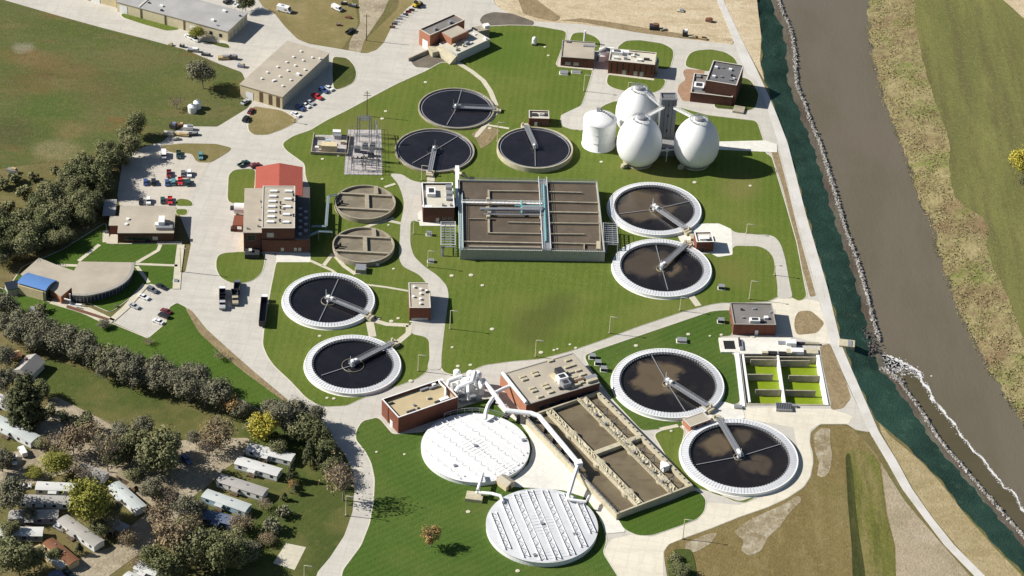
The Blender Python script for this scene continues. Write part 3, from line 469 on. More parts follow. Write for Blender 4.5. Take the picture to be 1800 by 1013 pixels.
# ---------------------------------------------------------------- flat white covers
def cover(label,outer,h,beams,top,extra):
    c,ro=circle_px(*outer,h); t=root('tank_cover',label,'covered tank',(c.x,c.y,0),'white covered tanks')
    mb=MB(); mb.ring(c,ro-.5,ro,-.2,h-.1,96); mb.build('tank_wall',white,t)
    mb=MB(); mb.lathe(c,[(ro+.15,h-.25),(ro+.15,h),(ro*.5,h+.35),(0,h+.5)],96,False); mb.build('cover_deck',dk_w if h>2 else plain('cover_white',(.72,.72,.72),.6,.3,0,.06,.4),t,smooth=False)
    d=(G(*beams[1],h)-G(*beams[0],h)).normalized(); a=Vector((-d.y,d.x,0)); n=beams[2]
    rb=MB(); m_=int(ro/1.6); top=lambda r:h+.5-.5*r/ro
    for i in range(-m_,m_+1):
        o=i*1.6; L=math.sqrt(max(0,ro*ro-o*o))-.6
        if L>1: rb.bar(c+d*o-a*L+Vector((0,0,top(ro)-.1)),c+d*o+Vector((0,0,top(abs(o))-.02)),.10,.12); rb.bar(c+d*o+Vector((0,0,top(abs(o))-.02)),c+d*o+a*L+Vector((0,0,top(ro)-.1)),.10,.12)
    rb.build('panel_seam',galv,t)
    for i in range(n):
        o=(i-(n-1)/2)*(2*ro*.80/(n-1))+(.5 if n==7 else 0); L=math.sqrt(max(1,ro*ro-(abs(o)+1.2)**2))-.8; zb=h+.30
        mb=MB()
        for s in (-1.0,1.0):
            mb.bar(c+a*(o+s)-d*L+Vector((0,0,zb)),c+a*(o+s)+d*L+Vector((0,0,zb)),.16,.34)
        k=max(2,int(L*2/1.7)); lc=MB()
        for j in range(k):
            p=c+d*(-L+2*L*j/k); q=c+d*(-L+2*L*(j+1)/k); s=1.0 if j%2 else -1.0
            lc.bar(p+a*(o+s)+Vector((0,0,zb+.15)),q+a*(o-s)+Vector((0,0,zb+.15)),.16 if h>2 else .09,.08 if h>2 else .03)
        tr_=mb.build('truss',white,t); lc.build('lacing',plain('light_steel',(.42,.43,.44),.5,.4,0),tr_)
    mb=MB(); mb.box(c,1.2,1.2,h+.5,h+1.0,.4); mb.build('hatch',galv,t)
    for (x,y) in extra:
        p=G(x,y,h); mb=MB(); mb.box(p,1.2,1.0,h,h+.7,.5); mb.build('hatch',galv,t)
    return t,c,ro
_,cD1,rD1=cover('round white tank cover with slanting trusses, beside the long tan roofed brick building',(740.6,930.5,725.7,848),1.9,((770,745),(860,812),7),0,((920,775),(800,820)))
_,cD2,rD2=cover('round white tank cover with near vertical trusses, near the orange tree',(855,1050.5,859,988.5),2.3,((900,900),(935,985),7),0,((940,977),(1010,940)))
mb=MB()   # hand rail walk on the back of the first cover
t=root('walkway_railing','grey railed walkway frames along the back edge of the slanting truss cover','railing',(cD1.x,cD1.y+rD1,0))
for i in range(9):
    a0=R(128-i*8); p=cD1+Vector((math.cos(a0),math.sin(a0),0))*(rD1+.2); a1=R(128-(i+1)*8); q_=cD1+Vector((math.cos(a1),math.sin(a1),0))*(rD1+.2)
    mb.box(p,.15,.15,.2,4.2); mb.bar(Vector((p.x,p.y,4.1)),Vector((q_.x,q_.y,4.1)),.14,.14); mb.bar(Vector((p.x,p.y,3.2)),Vector((q_.x,q_.y,3.2)),.1,.1)
mb.build('rail',galv,t)
# ---------------------------------------------------------------- egg digesters
def egg(label,cx,cy,rpx,hh=23.5):
    c=G(cx,cy,0); rad=rpx/1800*36/cd.lens*(c-CAM).length; 
    t=root('egg_digester',label,'digester',(c.x,c.y,0),'white egg digesters')
    P=[(0,.38),(.04,.55),(.1,.73),(.18,.875),(.28,.96),(.38,.995),(.46,1.0),(.55,.985),(.64,.945),(.72,.88),(.8,.785),(.87,.67),(.93,.545),(.97,.44),(1,.34)]
    mb=MB(); mb.lathe(c,[(rad*b,hh*a) for a,b in P],64); mb.build('shell',white,t,smooth=True)
    mb=MB(); mb.ring(c,rad*.26,rad*.40,hh-.9,hh-.6,32); mb.build('platform',galv,t)
    rl=MB(); 
    for z in (hh+.0,hh+.55): rl.ring(c,rad*.385,rad*.4,z,z+.1,32)
    for i in range(20):
        a=6.28319*i/20; rl.box(c+Vector((math.cos(a),math.sin(a),0))*rad*.39,.1,.1,hh-.7,hh+.6)
    rl.build('platform_railing',galv,t)
    mb=MB(); mb.lathe(c,[(rad*.2,hh-.3),(rad*.2,hh+.9),(rad*.12,hh+1.3),(0,hh+1.4)],20); mb.box(c+Vector((1.2,-.9,0)),1,.9,hh-.6,hh+1.4,.3); mb.tube([c+Vector((-1.3,.8,hh-.6)),c+Vector((-1.3,.8,hh+1.6)),c+Vector((0,1.6,hh+1.8))],.22); mb.build('gas_dome',galv,t)
    mb=MB(); mb.ring(c,rad*.5,rad*.66,-.2,.7,40); mb.build('foundation_ring',offw,t)
    mb=MB(); d=Vector((-.75,-.66,0)).normalized(); mb.box(c+d*rad*.82,2.2,1.6,0,2.0,.7); mb.tube([c+d*rad*.5+Vector((0,0,1)),c+d*rad*1.0+Vector((0,0,1))],.35); mb.build('drain_box',offw,t)
    return c,rad,hh
E1=egg('white egg shaped digester farthest back, half hidden behind its neighbour',1117,232,37.5,21.8)
E2=egg('white egg shaped digester between the white cylinder tank and the grey stair tower',1121,285,39.6,21.8)
E3=egg('white egg shaped digester right of the stair tower, nearest the river road',1221,287,39.6,21.8)
c=G(1052,254,0); rad=28.8/1800*36/cd.lens*(c-CAM).length
t=root('storage_tank','plain white cylinder tank with shallow dome, left of the egg digesters','storage tank',(c.x,c.y,0))
mb=MB(); hc=13.0; mb.lathe(c,[(rad+.25,-.1),(rad+.25,.5),(rad,.55),(rad,hc-.2),(rad,hc)],56,False); mb.build('shell',white,t,smooth=True)
mb=MB(); mb.lathe(c,[(rad+.12,hc-.15),(rad+.12,hc+.05),(rad*.75,hc+1.1),(rad*.4,hc+2.0),(0,hc+2.4)],56,False); mb.build('dome_roof',white,t,smooth=True)
mb=MB(); mb.box(c+Vector((-1,2.6,0)),1.6,1.2,hc+1.5,hc+3.6); 
for k in range(6): mb.box(c+Vector((.4+k*.95,2.4-k*.75,0)),.9,.7,hc+1.6-k*.12,hc+3.0-k*.15)
mb.build('gas_valve',galv,t)
mb=MB()
for z in (hc*.33,hc*.66): mb.ring(c,rad,rad+.06,z,z+.18,56)
mb.build('shell_seam',white,t)
# stair tower
fr=Fr((1163,176),(1190.5,176),(1164,169.5),24.0)
t=root('stair_tower','tall narrow grey stair tower standing between the white egg digesters','tower',fr.P(fr.W/2,fr.L/2,0))
mb=MB(); mb.bf(fr,0,fr.W,0,fr.L+2,0,24); mb.build('wall',plain('grey_tower_cladding',A(120,124,128,1.2),.7),t)
mb=MB(); mb.bf(fr,-.15,fr.W+.15,-.15,.3,24,24.6); mb.bf(fr,-.15,fr.W+.15,fr.L+1.7,fr.L+2.15,24,24.6); mb.bf(fr,-.15,.3,.3,fr.L+1.7,24,24.6); mb.bf(fr,fr.W-.3,fr.W+.15,.3,fr.L+1.7,24,24.6); mb.build('parapet',galv,t)
mb=MB()
for u in (1.6,3.1,4.7): mb.bf(fr,fr.W*u/6.3,fr.W*u/6.3+.12,-.12,0,.5,23.6)
mb.build('panel_seam',dsteel,t)
for z in (8,15.5,20.5):
    mb=MB(); mb.bf(fr,fr.W*.45,fr.W*.45+.7,-.1,-.002,z,z+1.3); mb.build('window',glass,t)
mb=MB(); mb.bf(fr,-1.6,fr.W+2.2,-7,fr.L+2,0,4.5); mb.build('base_block',plain('base_grey',A(150,150,150,1.2)),t)
mb=MB()
for k in range(7): mb.bf(fr,.5+k*.8,.9+k*.8,.6,1.2,24.05,24.5)
mb.build('roof_vent',plain('rust_brown',A(120,90,76)),t)
tw=fr.P(fr.W/2,fr.L/2,0)
for E_,lb in ((E1,'back egg digester'),(E2,'middle egg digester'),(E3,'right hand egg digester')):
    c,rad,hh=E_; d=(c-tw).normalized(); p=tw+d*3.4; q_=c-d*(rad*.36); p.z=20.5; q_.z=hh-.8
    if E_ is E1: p.z=18
    t=root('access_bridge','pale steel access bridge from the grey stair tower to the '+lb,'footbridge',((p+q_)/2).xy.to_3d())
    mb=MB(); mb.bar(p,q_,1.2,.25); dk_=mb.build('deck',white,t); a=Vector((-d.y,d.x,0))
    for s in (-.6,.6):
        mb=MB(); mb.bar(p+a*s+Vector((0,0,1)),q_+a*s+Vector((0,0,1)),.1,.12); mb.bar(p+a*s+Vector((0,0,.5)),q_+a*s+Vector((0,0,.5)),.08,.1)
        for k in range(8):
            x=p.lerp(q_,k/7)+a*s; mb.box(x,.08,.08,x.z,x.z+1.1)
        mb.build('railing',white,t)
t=root('pipe_link','white horizontal pipe joining two egg digesters low in front of the tower','pipe',(E2[0]+E3[0])/2)
p=E2[0]+Vector((E2[1]*.97,.5,6));q_=E3[0]+Vector((-E3[1]*.97,.5,6)); mb=MB(); mb.tube([p,q_],.35); mb.build('pipe',white,t); mb=MB(); mb.box((p+q_)/2,1.2,.9,5.4,6.8); mb.tube([(p+q_)/2,Vector(((p+q_)/2).to_tuple()[:2]+(0,))],.2); mb.build('valve',white,t)
# ---------------------------------------------------------------- big rectangular aeration basin
HB=5.0; fr=Fr((809,439),(1063.7,443),(806,315.5),HB)
t=root('aeration_basin','long rectangular aeration basin of brown water with grey walls and white catwalks','aeration basin',fr.P(fr.W/2,fr.L/2,0))
Wd,Ln=fr.W,fr.L; zw=HB-.9
mb=MB()
mb.bf(fr,0,Wd,0,.6,-.2,HB); mb.bf(fr,0,Wd,Ln-.6,Ln,-.2,HB); mb.bf(fr,0,.6,.6,Ln-.6,-.2,HB); mb.bf(fr,Wd-.6,Wd,.6,Ln-.6,-.2,HB)
for k in range(1,24): mb.bf(fr,Wd*k/24-.15,Wd*k/24+.15,-.12,-.002,0,HB-.3)
mb.build('tank_wall',grey_wall,t)
mb=MB(); mb.bf(fr,.55,Wd-.55,.55,Ln-.55,zw-.4,zw); mb.build('water',w_aer,t)
BL=[((860,335),(950,336),.5),((893,353),(950,354.3),.45),((893,390),(952,391.3),.45),((861,409),(953,410.4),.5),((816,424),(955,427),.7),((824,432.6),(950,434.3),.7),((965,336.6),(1023,338),.5),((965,354),(1052.5,356),.55),((965,372),(1053,373.5),.7),((967,391.5),(1054,392.6),.55),((969,410.8),(1027.5,411.2),.5),((970.5,426.7),(1048,428.4),.55),((859,333.6),(859,353),.8),((859,384),(859.5,409),.8),((1052.5,356),(1056,439),.5),((824,384),(853,384.4),.3),((1027,428),(1027,440),.4)]
for a,b,w_ in BL:
    p=G(*a,HB);q_=G(*b,HB); p.z=q_.z=zw-.3; mb=MB(); mb.bar(p,q_,w_,HB-zw+.3-.05); mb.build('baffle_wall',conc,t)
p=G(953.5,315,HB);q_=G(961,441,HB); p.z=q_.z=HB-.3; mb=MB(); mb.bar(p,q_,3.6,.5); cw=mb.build('catwalk',galv,t)
for s in (-1.7,1.7):
    r=MB(); d=Vector((s,0,0))
    for z in (.9,1.5): r.bar(p+d+Vector((0,0,z)),q_+d+Vector((0,0,z)),.12,.1)
    for k in range(28):
        x=p.lerp(q_,k/27)+d; r.box(x,.12,.12,HB,HB+1.3)
    r.build('railing',white,cw)
mb=MB(); a_=G(956,325,HB+.6); b_=G(960,425,HB+.6); mb.tube([a_,b_],.45); mb.build('air_pipe',teal,t)
for (x0,y0),(x1,y1),w_,mt in (((811,356),(954,358.5),1.0,white),((850,377),(953,378),.8,galv)):
    p=G(x0,y0,HB+.2);q_=G(x1,y1,HB+.2); mb=MB(); mb.bar(p,q_,w_,.25)
    for s in (-.5,.5):
        mb.bar(p+Vector((0,s,1)),q_+Vector((0,s,1)),.1,.1)
        for k in range(20):
            x=p.lerp(q_,k/19)+Vector((0,s,0)); mb.box(x,.1,.1,HB+.2,HB+1.3)
    mb.build('catwalk',mt,t)
mb=MB(); mb.tube([G(844,368,HB+.9),G(905,368.5,HB+.9),G(953,369.5,HB+.9)],.75,12); mb.tube([G(918,366,HB+1),G(953,367,HB+1)],1.0,12); mb.build('air_pipe',galv,t)
mb=MB(); mb.tube([G(905,362,HB+.9),G(953,363,HB+.9)],.45,10); mb.tube([G(917,353,HB+.6),G(917.5,376,HB+.6)],.5,10); mb.build('air_pipe',teal,t)
for (x,y) in ((858,352),(861,360),(857,368),(860,376),(858,383),(855,372),(919,360),(919,372),(941,369),(935,369)): mb=MB(); mb.box(G(x,y,HB),1.4,1.1,HB-1,HB+1.0,.1); mb.build('gate_actuator',offw,t)
for (x,y) in ((948,327),(949.5,345),(950,382),(951.5,403)):
    mb=MB(); a=G(x,y,HB); mb.box(a,.9,2.8,zw,HB+.3); mb.build('weir_box',conc,t)
mb=MB(); a=G(1052,431,HB); mb.box(a,1.6,5.4,zw,HB+.1); mb.build('weir_box',offw,t)
mb=MB(); p=G(809,343,HB);q_=G(810.5,440,HB); p.z=q_.z=HB+.02; mb.bar(p,q_,1.6,.2); cw=mb.build('catwalk',plain('pale_teal_grating',A(170,196,196)),t)
r=MB()
for s in (-.8,.8):
    for z in (.5,1.0): r.bar(p+Vector((s,0,z)),q_+Vector((s,0,z)),.12,.1)
    for k in range(30):
        x=p.lerp(q_,k/29); r.box(x+Vector((s,0,0)),.1,.1,HB,HB+1.1)
r.build('railing',white,cw)
r=MB()
for k in range(60): r.bf(fr,Wd*k/60,Wd*k/60+.1,.1,.2,HB,HB+1.05)
for z in (.5,1.0): r.bf(fr,0,Wd,.1,.2,HB+z,HB+z+.1); r.bf(fr,Wd-.25,Wd-.15,.3,Ln,HB+z,HB+z+.1); r.bf(fr,.3,Wd-.3,Ln-.2,Ln-.1,HB+z,HB+z+.1)
r.build('railing',galv,t)
def stair_platform(label,px,z,steps_dir):
    A_,B_,C_,D_=[G(x,y,z) for x,y in px]; c=(A_+B_+C_+D_)/4
    t=root('grating_platform',label,'platform',(c.x,c.y,0)); mb=MB(); pts=[A_,B_,C_,D_]; n=9
    for k in range(n+1):
        p=A_.lerp(D_,k/n);q_=B_.lerp(C_,k/n); p.z=q_.z=z-.2; mb.bar(p,q_,.55,.2)
    for k in range(4):
        p=A_.lerp(B_,k/3);q_=D_.lerp(C_,k/3); p.z=q_.z=z-.45; mb.bar(p,q_,.3,.25)
    mb.build('grating',galv,t); mb=MB()
    for p in pts: mb.box(p,.3,.3,0,z+1.1)
    for i in range(4):
        p,q_=pts[i].copy(),pts[(i+1)%4].copy(); p.z=q_.z=z+1; mb.bar(p,q_,.12,.12)
    mb.build('railing',white,t); mb=MB(); p=A_.lerp(B_,.15);e=p+Vector((steps_dir,-1.2,-z+.3)); 
    for k in range(12):
        x=p.lerp(e,k/11); mb.box(x,1.2,.35,x.z-.1,x.z)
    mb.build('stair',galv,t)
stair_platform('grey steel grating platform on the left side of the aeration basin',[(775,434),(800,434),(800,394),(775,394)],4.2,0)
stair_platform('grey steel grating platform between the aeration basin and the white rimmed tank',[(1062,429),(1086,430),(1084,397),(1060,396)],4.2,0)
# ---------------------------------------------------------------- angled basin
HA=3.0; fa=Fr((1084,904),(1218,853),(936,728),HA)
t=root('angled_basin','slanting open concrete basin of frothy tan water below the tan roofed blower building','aeration basin',fa.P(fa.W/2,fa.L/2,0))
Wd,Ln=fa.W,fa.L; zw=HA-1.6
mb=MB(); mb.bf(fa,0,Wd,0,.7,-.2,HA); mb.bf(fa,0,.9,.7,Ln,-.2,HA); mb.bf(fa,Wd-1.4,Wd,.7,Ln,-.2,HA); mb.bf(fa,.9,Wd-1.4,Ln-.7,Ln,-.2,HA); mb.build('tank_wall',offw,t)
mb=MB(); mb.bf(fa,.8,Wd-1.3,.6,Ln-.6,zw-.4,zw); mb.build('water',w_mix,t)
def uvl(x,y): return fa.uv(x,y,HA)
rr=random.Random(5)
u0=sum(uvl(*p)[0] for p in ((1121.7,891),(1040,795),(957,706)))/3
u1=sum(uvl(*p)[0] for p in ((1184,864),(1100,775),(1020,693)))/3
vx=sum(uvl(*p)[1] for p in ((1036,798),(1130,766)))/2
for uu,wd,nm in ((u0,2.6,1),(u1,3.0,2)):
    mb=MB(); mb.bf(fa,uu-wd/2,uu+wd/2,.7,Ln-.7,zw-.3,HA-.5); mb.bf(fa,uu-wd/2,uu-wd/2+.3,.7,Ln-.7,HA-.5,HA+.2); mb.bf(fa,uu+wd/2-.3,uu+wd/2,.7,Ln-.7,HA-.5,HA+.05)
    mb.build('channel',offw,t)
    mb=MB(); nu,nv=5,90; gv=[]
    for j in range(nv+1):
        v=1+(Ln-2)*j/nv; wv=1.0+.35*math.sin(j*.5)+rr.uniform(-.2,.2)
        for i in range(nu+1): gv.append(fa.P(uu+(i/nu-.5)*wd*wv,v,HA-.45+(rr.uniform(0,.8) if 0<i<nu else 0)))
    mb.add(gv,[(j*(nu+1)+i,j*(nu+1)+i+1,(j+1)*(nu+1)+i+1,(j+1)*(nu+1)+i) for j in range(nv) for i in range(nu)]); mb.build('foam_crust',offw,t)
    for k in range(3):
        v=Ln*(.12+.3*k)+1; mb=MB(); mb.lathe(fa.P(uu,v),[(2.2,zw-.2),(2.2,HA-.2),(1.7,HA),(0,HA+.1)],14); mb.build('gate_box',offw,t)
mb=MB(); mb.bf(fa,u0+1.3,Wd-1.4,vx-1.0,vx+1.0,zw-.3,HA-.02); mb.build('cross_wall',offw,t)
mb=MB(); mb.bf(fa,u1-2.6,u1-2.25,1,Ln-1,HA-.1,HA+.15)
for k in range(40): v=1+(Ln-2)*k/39; mb.bf(fa,u1-2.5,u1-2.35,v,v+.12,HA+.15,HA+1.1)
for z in (.5,1.05): mb.bf(fa,u1-2.5,u1-2.38,1,Ln-1,HA+z,HA+z+.1)
mb.build('catwalk',offw,t)
mb=MB()
for k in range(9):
    v=Ln*(.08+.1*k); mb.tube([fa.P(u1+1,v,HA),fa.P(u1+1,v,HA+1.4),fa.P(u1+3.2,v+1,HA+1.2),fa.P(u1+3.6,v+1.4,zw)],.16,6)
    mb.bf(fa,u1-1.6+rr.uniform(-.5,.5),u1-.9,v+1,v+1.8,HA,HA+1.2)
mb.build('air_pipe',galv,t)
for k in range(22):
    v=1.5+(Ln-4)*k/21; mb=MB(); mb.bf(fa,Wd-.9,Wd-.4,v,v+.5,HA,HA+.22); mb.build('bolt_plate',dsteel,t)
mb=MB(); mb.bf(fa,Wd-4.2,Wd-1.6,Ln*.2,Ln*.2+2.2,zw,HA+.8); mb.bf(fa,Wd-3.2,Wd-2,Ln*.2+2.4,Ln*.2+3.6,zw,HA+.5); mb.build('sluice_gate',white,t)
mb=MB()
for k in range(30):
    v=1+(Ln-2)*k/29; mb.bf(fa,.15,.3,v,v+.12,HA,HA+1.1)
for z in (.5,1.05): mb.bf(fa,.15,.28,1,Ln-1,HA+z,HA+z+.09)
mb.build('railing',galv,t)
# ---------------------------------------------------------------- sunken contact basin with green water
HC=.35; fc=Fr((1312,712.6),(1459.7,713.4),(1300,622),HC)
t=root('contact_basin','sunken concrete contact basin of bright green water with staggered baffle walls','contact basin',((G(1312,712,0)+G(1438,624,0))/2))
zw=-2.6; L0,L1=G(1300,620,0),G(1441,624,0); F0,F1=G(1311,713,0),G(1460,713,0)
mb=MB(); 
for a,b,w_ in ((L0,F0,.1),(L1,F1,.1),(L0,L1,.1),(F0,F1,.1)): mb.bar(Vector((a.x,a.y,-3.4)),Vector((b.x,b.y,-3.4)),.5,3.6)
mb.build('outer_wall',grey_wall,t)
mb=MB(); p=[L0,F0,F1,L1]; mb.prism([(v.x,v.y) for v in p],zw-.3,zw); mb.build('water',w_alg,t)
def wl_(a,b,w_,zt,nm,mt):
    p=G(*a,zt);q_=G(*b,zt); p.z=q_.z=zw-.2; mb=MB(); mb.bar(p,q_,w_,zt-zw+.2); return mb.build(nm,mt,t)
for a,b,w_ in (((1295,619),(1306,714),1.7),((1306,622),(1318,707),.7),((1366.6,619),(1379.5,708),.8),((1437.5,624),(1454,712),1.15)): wl_(a,b,w_,HC+.1,'divider_wall',white)
wl_((1306,627),(1438,628),.6,HC-.05,'divider_wall',conc); wl_((1312,710),(1456,712),.7,HC-.05,'divider_wall',conc)
for a,b in (((1319.6,632),(1366,632.5)),((1312,658),(1359,658.3)),((1328,685),(1376,685.3)),((1369,633.8),(1423.7,634.2)),((1386.7,660),(1442,661)),((1381,686),(1434,687))): wl_(a,b,.5,HC-.1,'baffle_wall',conc)
mb=MB(); p=G(1378,714,1.2); mb.box(p,6,4.2,-.5,1.2,.03); b=mb.build('control_box',galv,t)
r=MB()
for k in range(9): r.box(p+Vector((-2.6+k*.65,0,0)),.3,3.4,1.2,1.35,.03)
r.build('grating',dsteel,b)
t=root('inlet_structure','pale concrete inlet slab with a square dark pit left above the green basin','concrete structure',G(1330,610,0))
mb=MB(); 
P0=[(1263,594),(1390,594),(1392,622),(1300,622),(1300,619),(1267,619)]
hb=[(1271,599),(1291,599),(1294,614),(1274,614)]
lo=[[G(x,y,.6) for x,y in P0],[G(x,y,.6) for x,y in hb]]; VV=lo[0]+lo[1]; FF=[]
for tr in tessellate_polygon(lo):
    a,b,c=(VV[i] for i in tr); FF.append(tr if (b-a).cross(c-a).z>0 else (tr[0],tr[2],tr[1]))
mb.add(VV,FF); n=len(P0); 
for lst in lo:
    for i in range(len(lst)):
        a,b=lst[i],lst[(i+1)%len(lst)]; dz=Vector((0,0,.6 if lst is lo[0] else .32)); mb.add([a-dz,b-dz,b,a],[(0,1,2,3)])
mb.build('slab',c_pad,t)
mb=MB(); mb.add([G(x,y,.6)-Vector((0,0,.3)) for x,y in hb],[(3,2,1,0)]); mb.build('pit',black,t)
for i,(x,y,sx,sy,z,mt) in enumerate(((1303,606,1.4,6,1.2,galv),(1300,600,.6,5,1.6,dsteel),(1358,620,3.6,2.0,.75,black),(1376,621,3.4,2.2,.75,black),(1376,602,3.6,1.8,1.1,galv),(1391,600,3.8,2.6,2.0,white),(1403,602,5,1.0,1.0,dsteel),(1425,603,7,1.2,.8,conc),(1391,617,3.8,2.6,1.0,offw),(1402,615,4.6,2.6,1.6,white),(1420,617,8,3,.7,offw),(1345,619,2.4,1.2,1.2,offw))):
    mb=MB(); mb.box(G(x,y,z),sx,sy,.1,z,.03); mb.build(('hatch','gate','pit','pit','grating','housing','channel','channel','hatch','housing','slab','hatch')[i],mt,t)
# ---------------------------------------------------------------- buildings
cap=plain('pale_coping',A(226,222,210),.7); capg=plain('grey_coping',A(176,172,164),.7)
def shell(t,fr,h,wall,roofm,par=.5,z0=0,capm=None,u0=0,u1=None,v0=0,v1=None,nm='wall'):
    u1=fr.W if u1 is None else u1; v1=fr.L if v1 is None else v1; T=.35; zr=h-par
    mb=MB(); zt=h-.12 if par>0 else h-.25
    mb.bf(fr,u0,u1,v0,v0+T,z0,zt); mb.bf(fr,u0,u1,v1-T,v1,z0,zt); mb.bf(fr,u0,u0+T,v0+T,v1-T,z0,zt); mb.bf(fr,u1-T,u1,v0+T,v1-T,z0,zt); w_=mb.build(nm,wall,t)
    mb=MB()
    if par>0: mb.bf(fr,u0+T,u1-T,v0+T,v1-T,zr-.3,zr)
    else: mb.bf(fr,u0-.3,u1+.3,v0-.3,v1+.3,h-.25,h)
    r_=mb.build('roof',roofm,t)
    if par>0:
        mb=MB(); a=.06; b=T+.04
        mb.bf(fr,u0-a,u1+a,v0-a,v0+b,zt,h); mb.bf(fr,u0-a,u1+a,v1-b,v1+a,zt,h); mb.bf(fr,u0-a,u0+b,v0+b,v1-b,zt,h); mb.bf(fr,u1-b,u1+a,v0+b,v1-b,zt,h); mb.build('parapet_cap',capm or cap,t)
    return w_,r_
def face(fr,side,s0,s1,z0,z1,nm,mat,t,d=.06,off=0):
    mb=MB()
    if side=='f': mb.bf(fr,s0,s1,off-d,off-.004,z0,z1)
    elif side=='l': mb.bf(fr,off-d,off-.004,s0,s1,z0,z1)
    elif side=='r': mb.bf(fr,fr.W+.004+off,fr.W+d+off,s0,s1,z0,z1)
    return mb.build(nm,mat,t)
def windows(fr,side,t,n,s0,s1,z0,z1,w_,off=0,mat=None):
    for i in range(n):
        c=s0+(s1-s0)*(i+.5)/n; a=face(fr,side,c-w_/2-.12,c+w_/2+.12,z0-.12,z1+.12,'window',capg,t,.05,off); 
        face(fr,side,c-w_/2,c+w_/2,z0,z1,'pane',mat or glass,a,.09,off)
def door(fr,side,t,s,w_,h_,mat,off=0):
    a=face(fr,side,s-w_/2-.1,s+w_/2+.1,0,h_+.1,'door_frame',capg,t,.05,off); face(fr,side,s-w_/2,s+w_/2,.05,h_,'door',mat,a,.1,off)
def units(fr,t,lst,zr,px=True):
    """roof-top things: (x,y,sx,sy,h,mat,name)"""
    for (x,y,sx,sy,h_,mt,nm) in lst:
        u,v=fr.uv(x,y,zr+h_) if px else (x,y)
        mb=MB(); mb.bf(fr,u-sx/2,u+sx/2,v-sy/2,v+sy/2,zr-.02,zr+h_); o=mb.build(nm,mt,t)
        if sx>2.9 and sy>2 and h_>1 and nm=='roof_unit': mb=MB(); mb.bf(fr,u-sx*.3,u+sx*.3,v-sy*.3,v+sy*.3,zr+h_,zr+h_+.15); mb.build('fan_grille',dsteel,o)
def vents(fr,t,pts,zr,mt=None,r=.35,h_=.8):
    for (x,y) in pts:
        u,v=fr.uv(x,y,zr+h_); c=fr.P(u,v); mb=MB(); mb.lathe(c,[(r*.7,zr),(r*.7,zr+h_*.6),(r*1.2,zr+h_*.65),(r*1.2,zr+h_*.85),(0,zr+h_)],10); mb.build('roof_vent',mt or galv,t)
def bldg(name,label,cat,fr,h,wall,roofm,par=.5,group=None,capm=None):
    t=root(name,label,cat,fr.P(fr.W/2,fr.L/2,0),group); shell(t,fr,h,wall,roofm,par,0,capm); return t
# long warehouse at the top
fr=Fr((205,2.5),(400,55),(247,-27),5.6); t=bldg('warehouse','long low warehouse with grey roof and pale block walls at the back edge','warehouse',fr,5.6,w_wall,r_light,0)
door(fr,'f',t,fr.W*.06,4,4.2,white); door(fr,'f',t,fr.W*.69,3.4,3.6,white); windows(fr,'f',t,3,fr.W*.72,fr.W*.98,1.6,3.2,1.4)
for k in (.22,.44,.61): face(fr,'f',fr.W*k-.3,fr.W*k+.3,0,5,'pilaster',wood,t,.2)
for k in range(5): face(fr,'r',fr.L*(.08+.19*k),fr.L*(.08+.19*k)+2.2,0,3.6,'roll_door',grey_wall,t)
units(fr,t,[(284,9,1.6,1,.7,white,'roof_unit'),(284,17,1,1,.6,dsteel,'roof_unit'),(262,4,1,.8,.5,dsteel,'roof_unit'),(394,18,1.8,1.2,.7,white,'roof_unit'),(374,34,1.6,1.2,.8,white,'roof_unit'),(382,44,1,.8,.4,galv,'roof_unit'),(422,27,.9,.8,.5,dsteel,'roof_unit')],5.6)
mb=MB(); u,_=fr.uv(247,10,5.6); mb.bf(fr,u-.5,u+.5,0,fr.L,5.6,5.9); mb.build('fire_wall',cap,t)
fr=Fr((140,-33),(203,-16),(180,-60),9); t=bldg('warehouse','tall tan metal building with white door cut off by the top edge','warehouse',fr,9,t_wall,r_light,0); door(fr,'f',t,fr.W*.42,4.6,5,white); face(fr,'f',fr.W*.2,fr.W*.27,0,4,'red_panel',b_red,t)
# tan warehouse with rows of vents
fr=Fr((422,148),(496,170),(532,80),6.6); t=bldg('warehouse','tan roofed warehouse with two rows of roof vents and cream walls','warehouse',fr,6.6,t_wall,r_tan,0)
door(fr,'f',t,fr.W*.22,3.6,3.8,white)
for k in (.5,.72,.9): face(fr,'f',fr.W*k-.9,fr.W*k+.9,.6,5.6,'window',wood,t)
face(fr,'r',.01,fr.L-.01,0,6.2,'side_shade_face',grey_wall,t,.05)  # grey facing paints the shade on the right-hand wall
vents(fr,t,[(460,137),(470,126),(488,116.5),(504,108),(516,99),(529,89),(492,133),(506,123),(519,114),(533,105),(549,100),(562,102),(497,150),(511,139.5),(536,121.5),(483,140),(480,141)],6.6,white,.45,.7)
units(fr,t,[(524,129,1.6,1.2,.9,white,'roof_unit')],6.6)
# headworks
fr=Fr((755.9,62),(801,41),(736.8,51.3),8.2); fr.L*=1.0
t=root('headworks_building','orange brick building with stepped flat roof joined to a white screening box','brick building',fr.P(fr.W/2,fr.L/2,0))
f2=Fr((755.9,62),(816.7,35),(736.8,51.3),8.2)
shell(t,f2,8.2,b_org,r_grey,.6); u0,_=f2.uv(773,53.5); 
mb=MB(); u1=f2.uv(801,40)[0]; mb.bf(f2,u0,u1,-7.5,-.01,0,7.4); mb.build('brick_wing',b_org,t)
mb=MB(); mb.bf(f2,u0+.3,u1-.3,-7.2,-.1,7.4,7.5); mb.build('wing_roof',r_tan,t)
door(f2,'l',t,f2.L*.42,3.4,4.2,white); units(f2,t,[(765,49,1.4,1.2,1.1,galv,'roof_unit'),(791,37,1.6,1.4,1.2,galv,'roof_unit')],7.6)
f3=Fr((803.7,94.8),(861.3,68.7),(775,75),4.4)
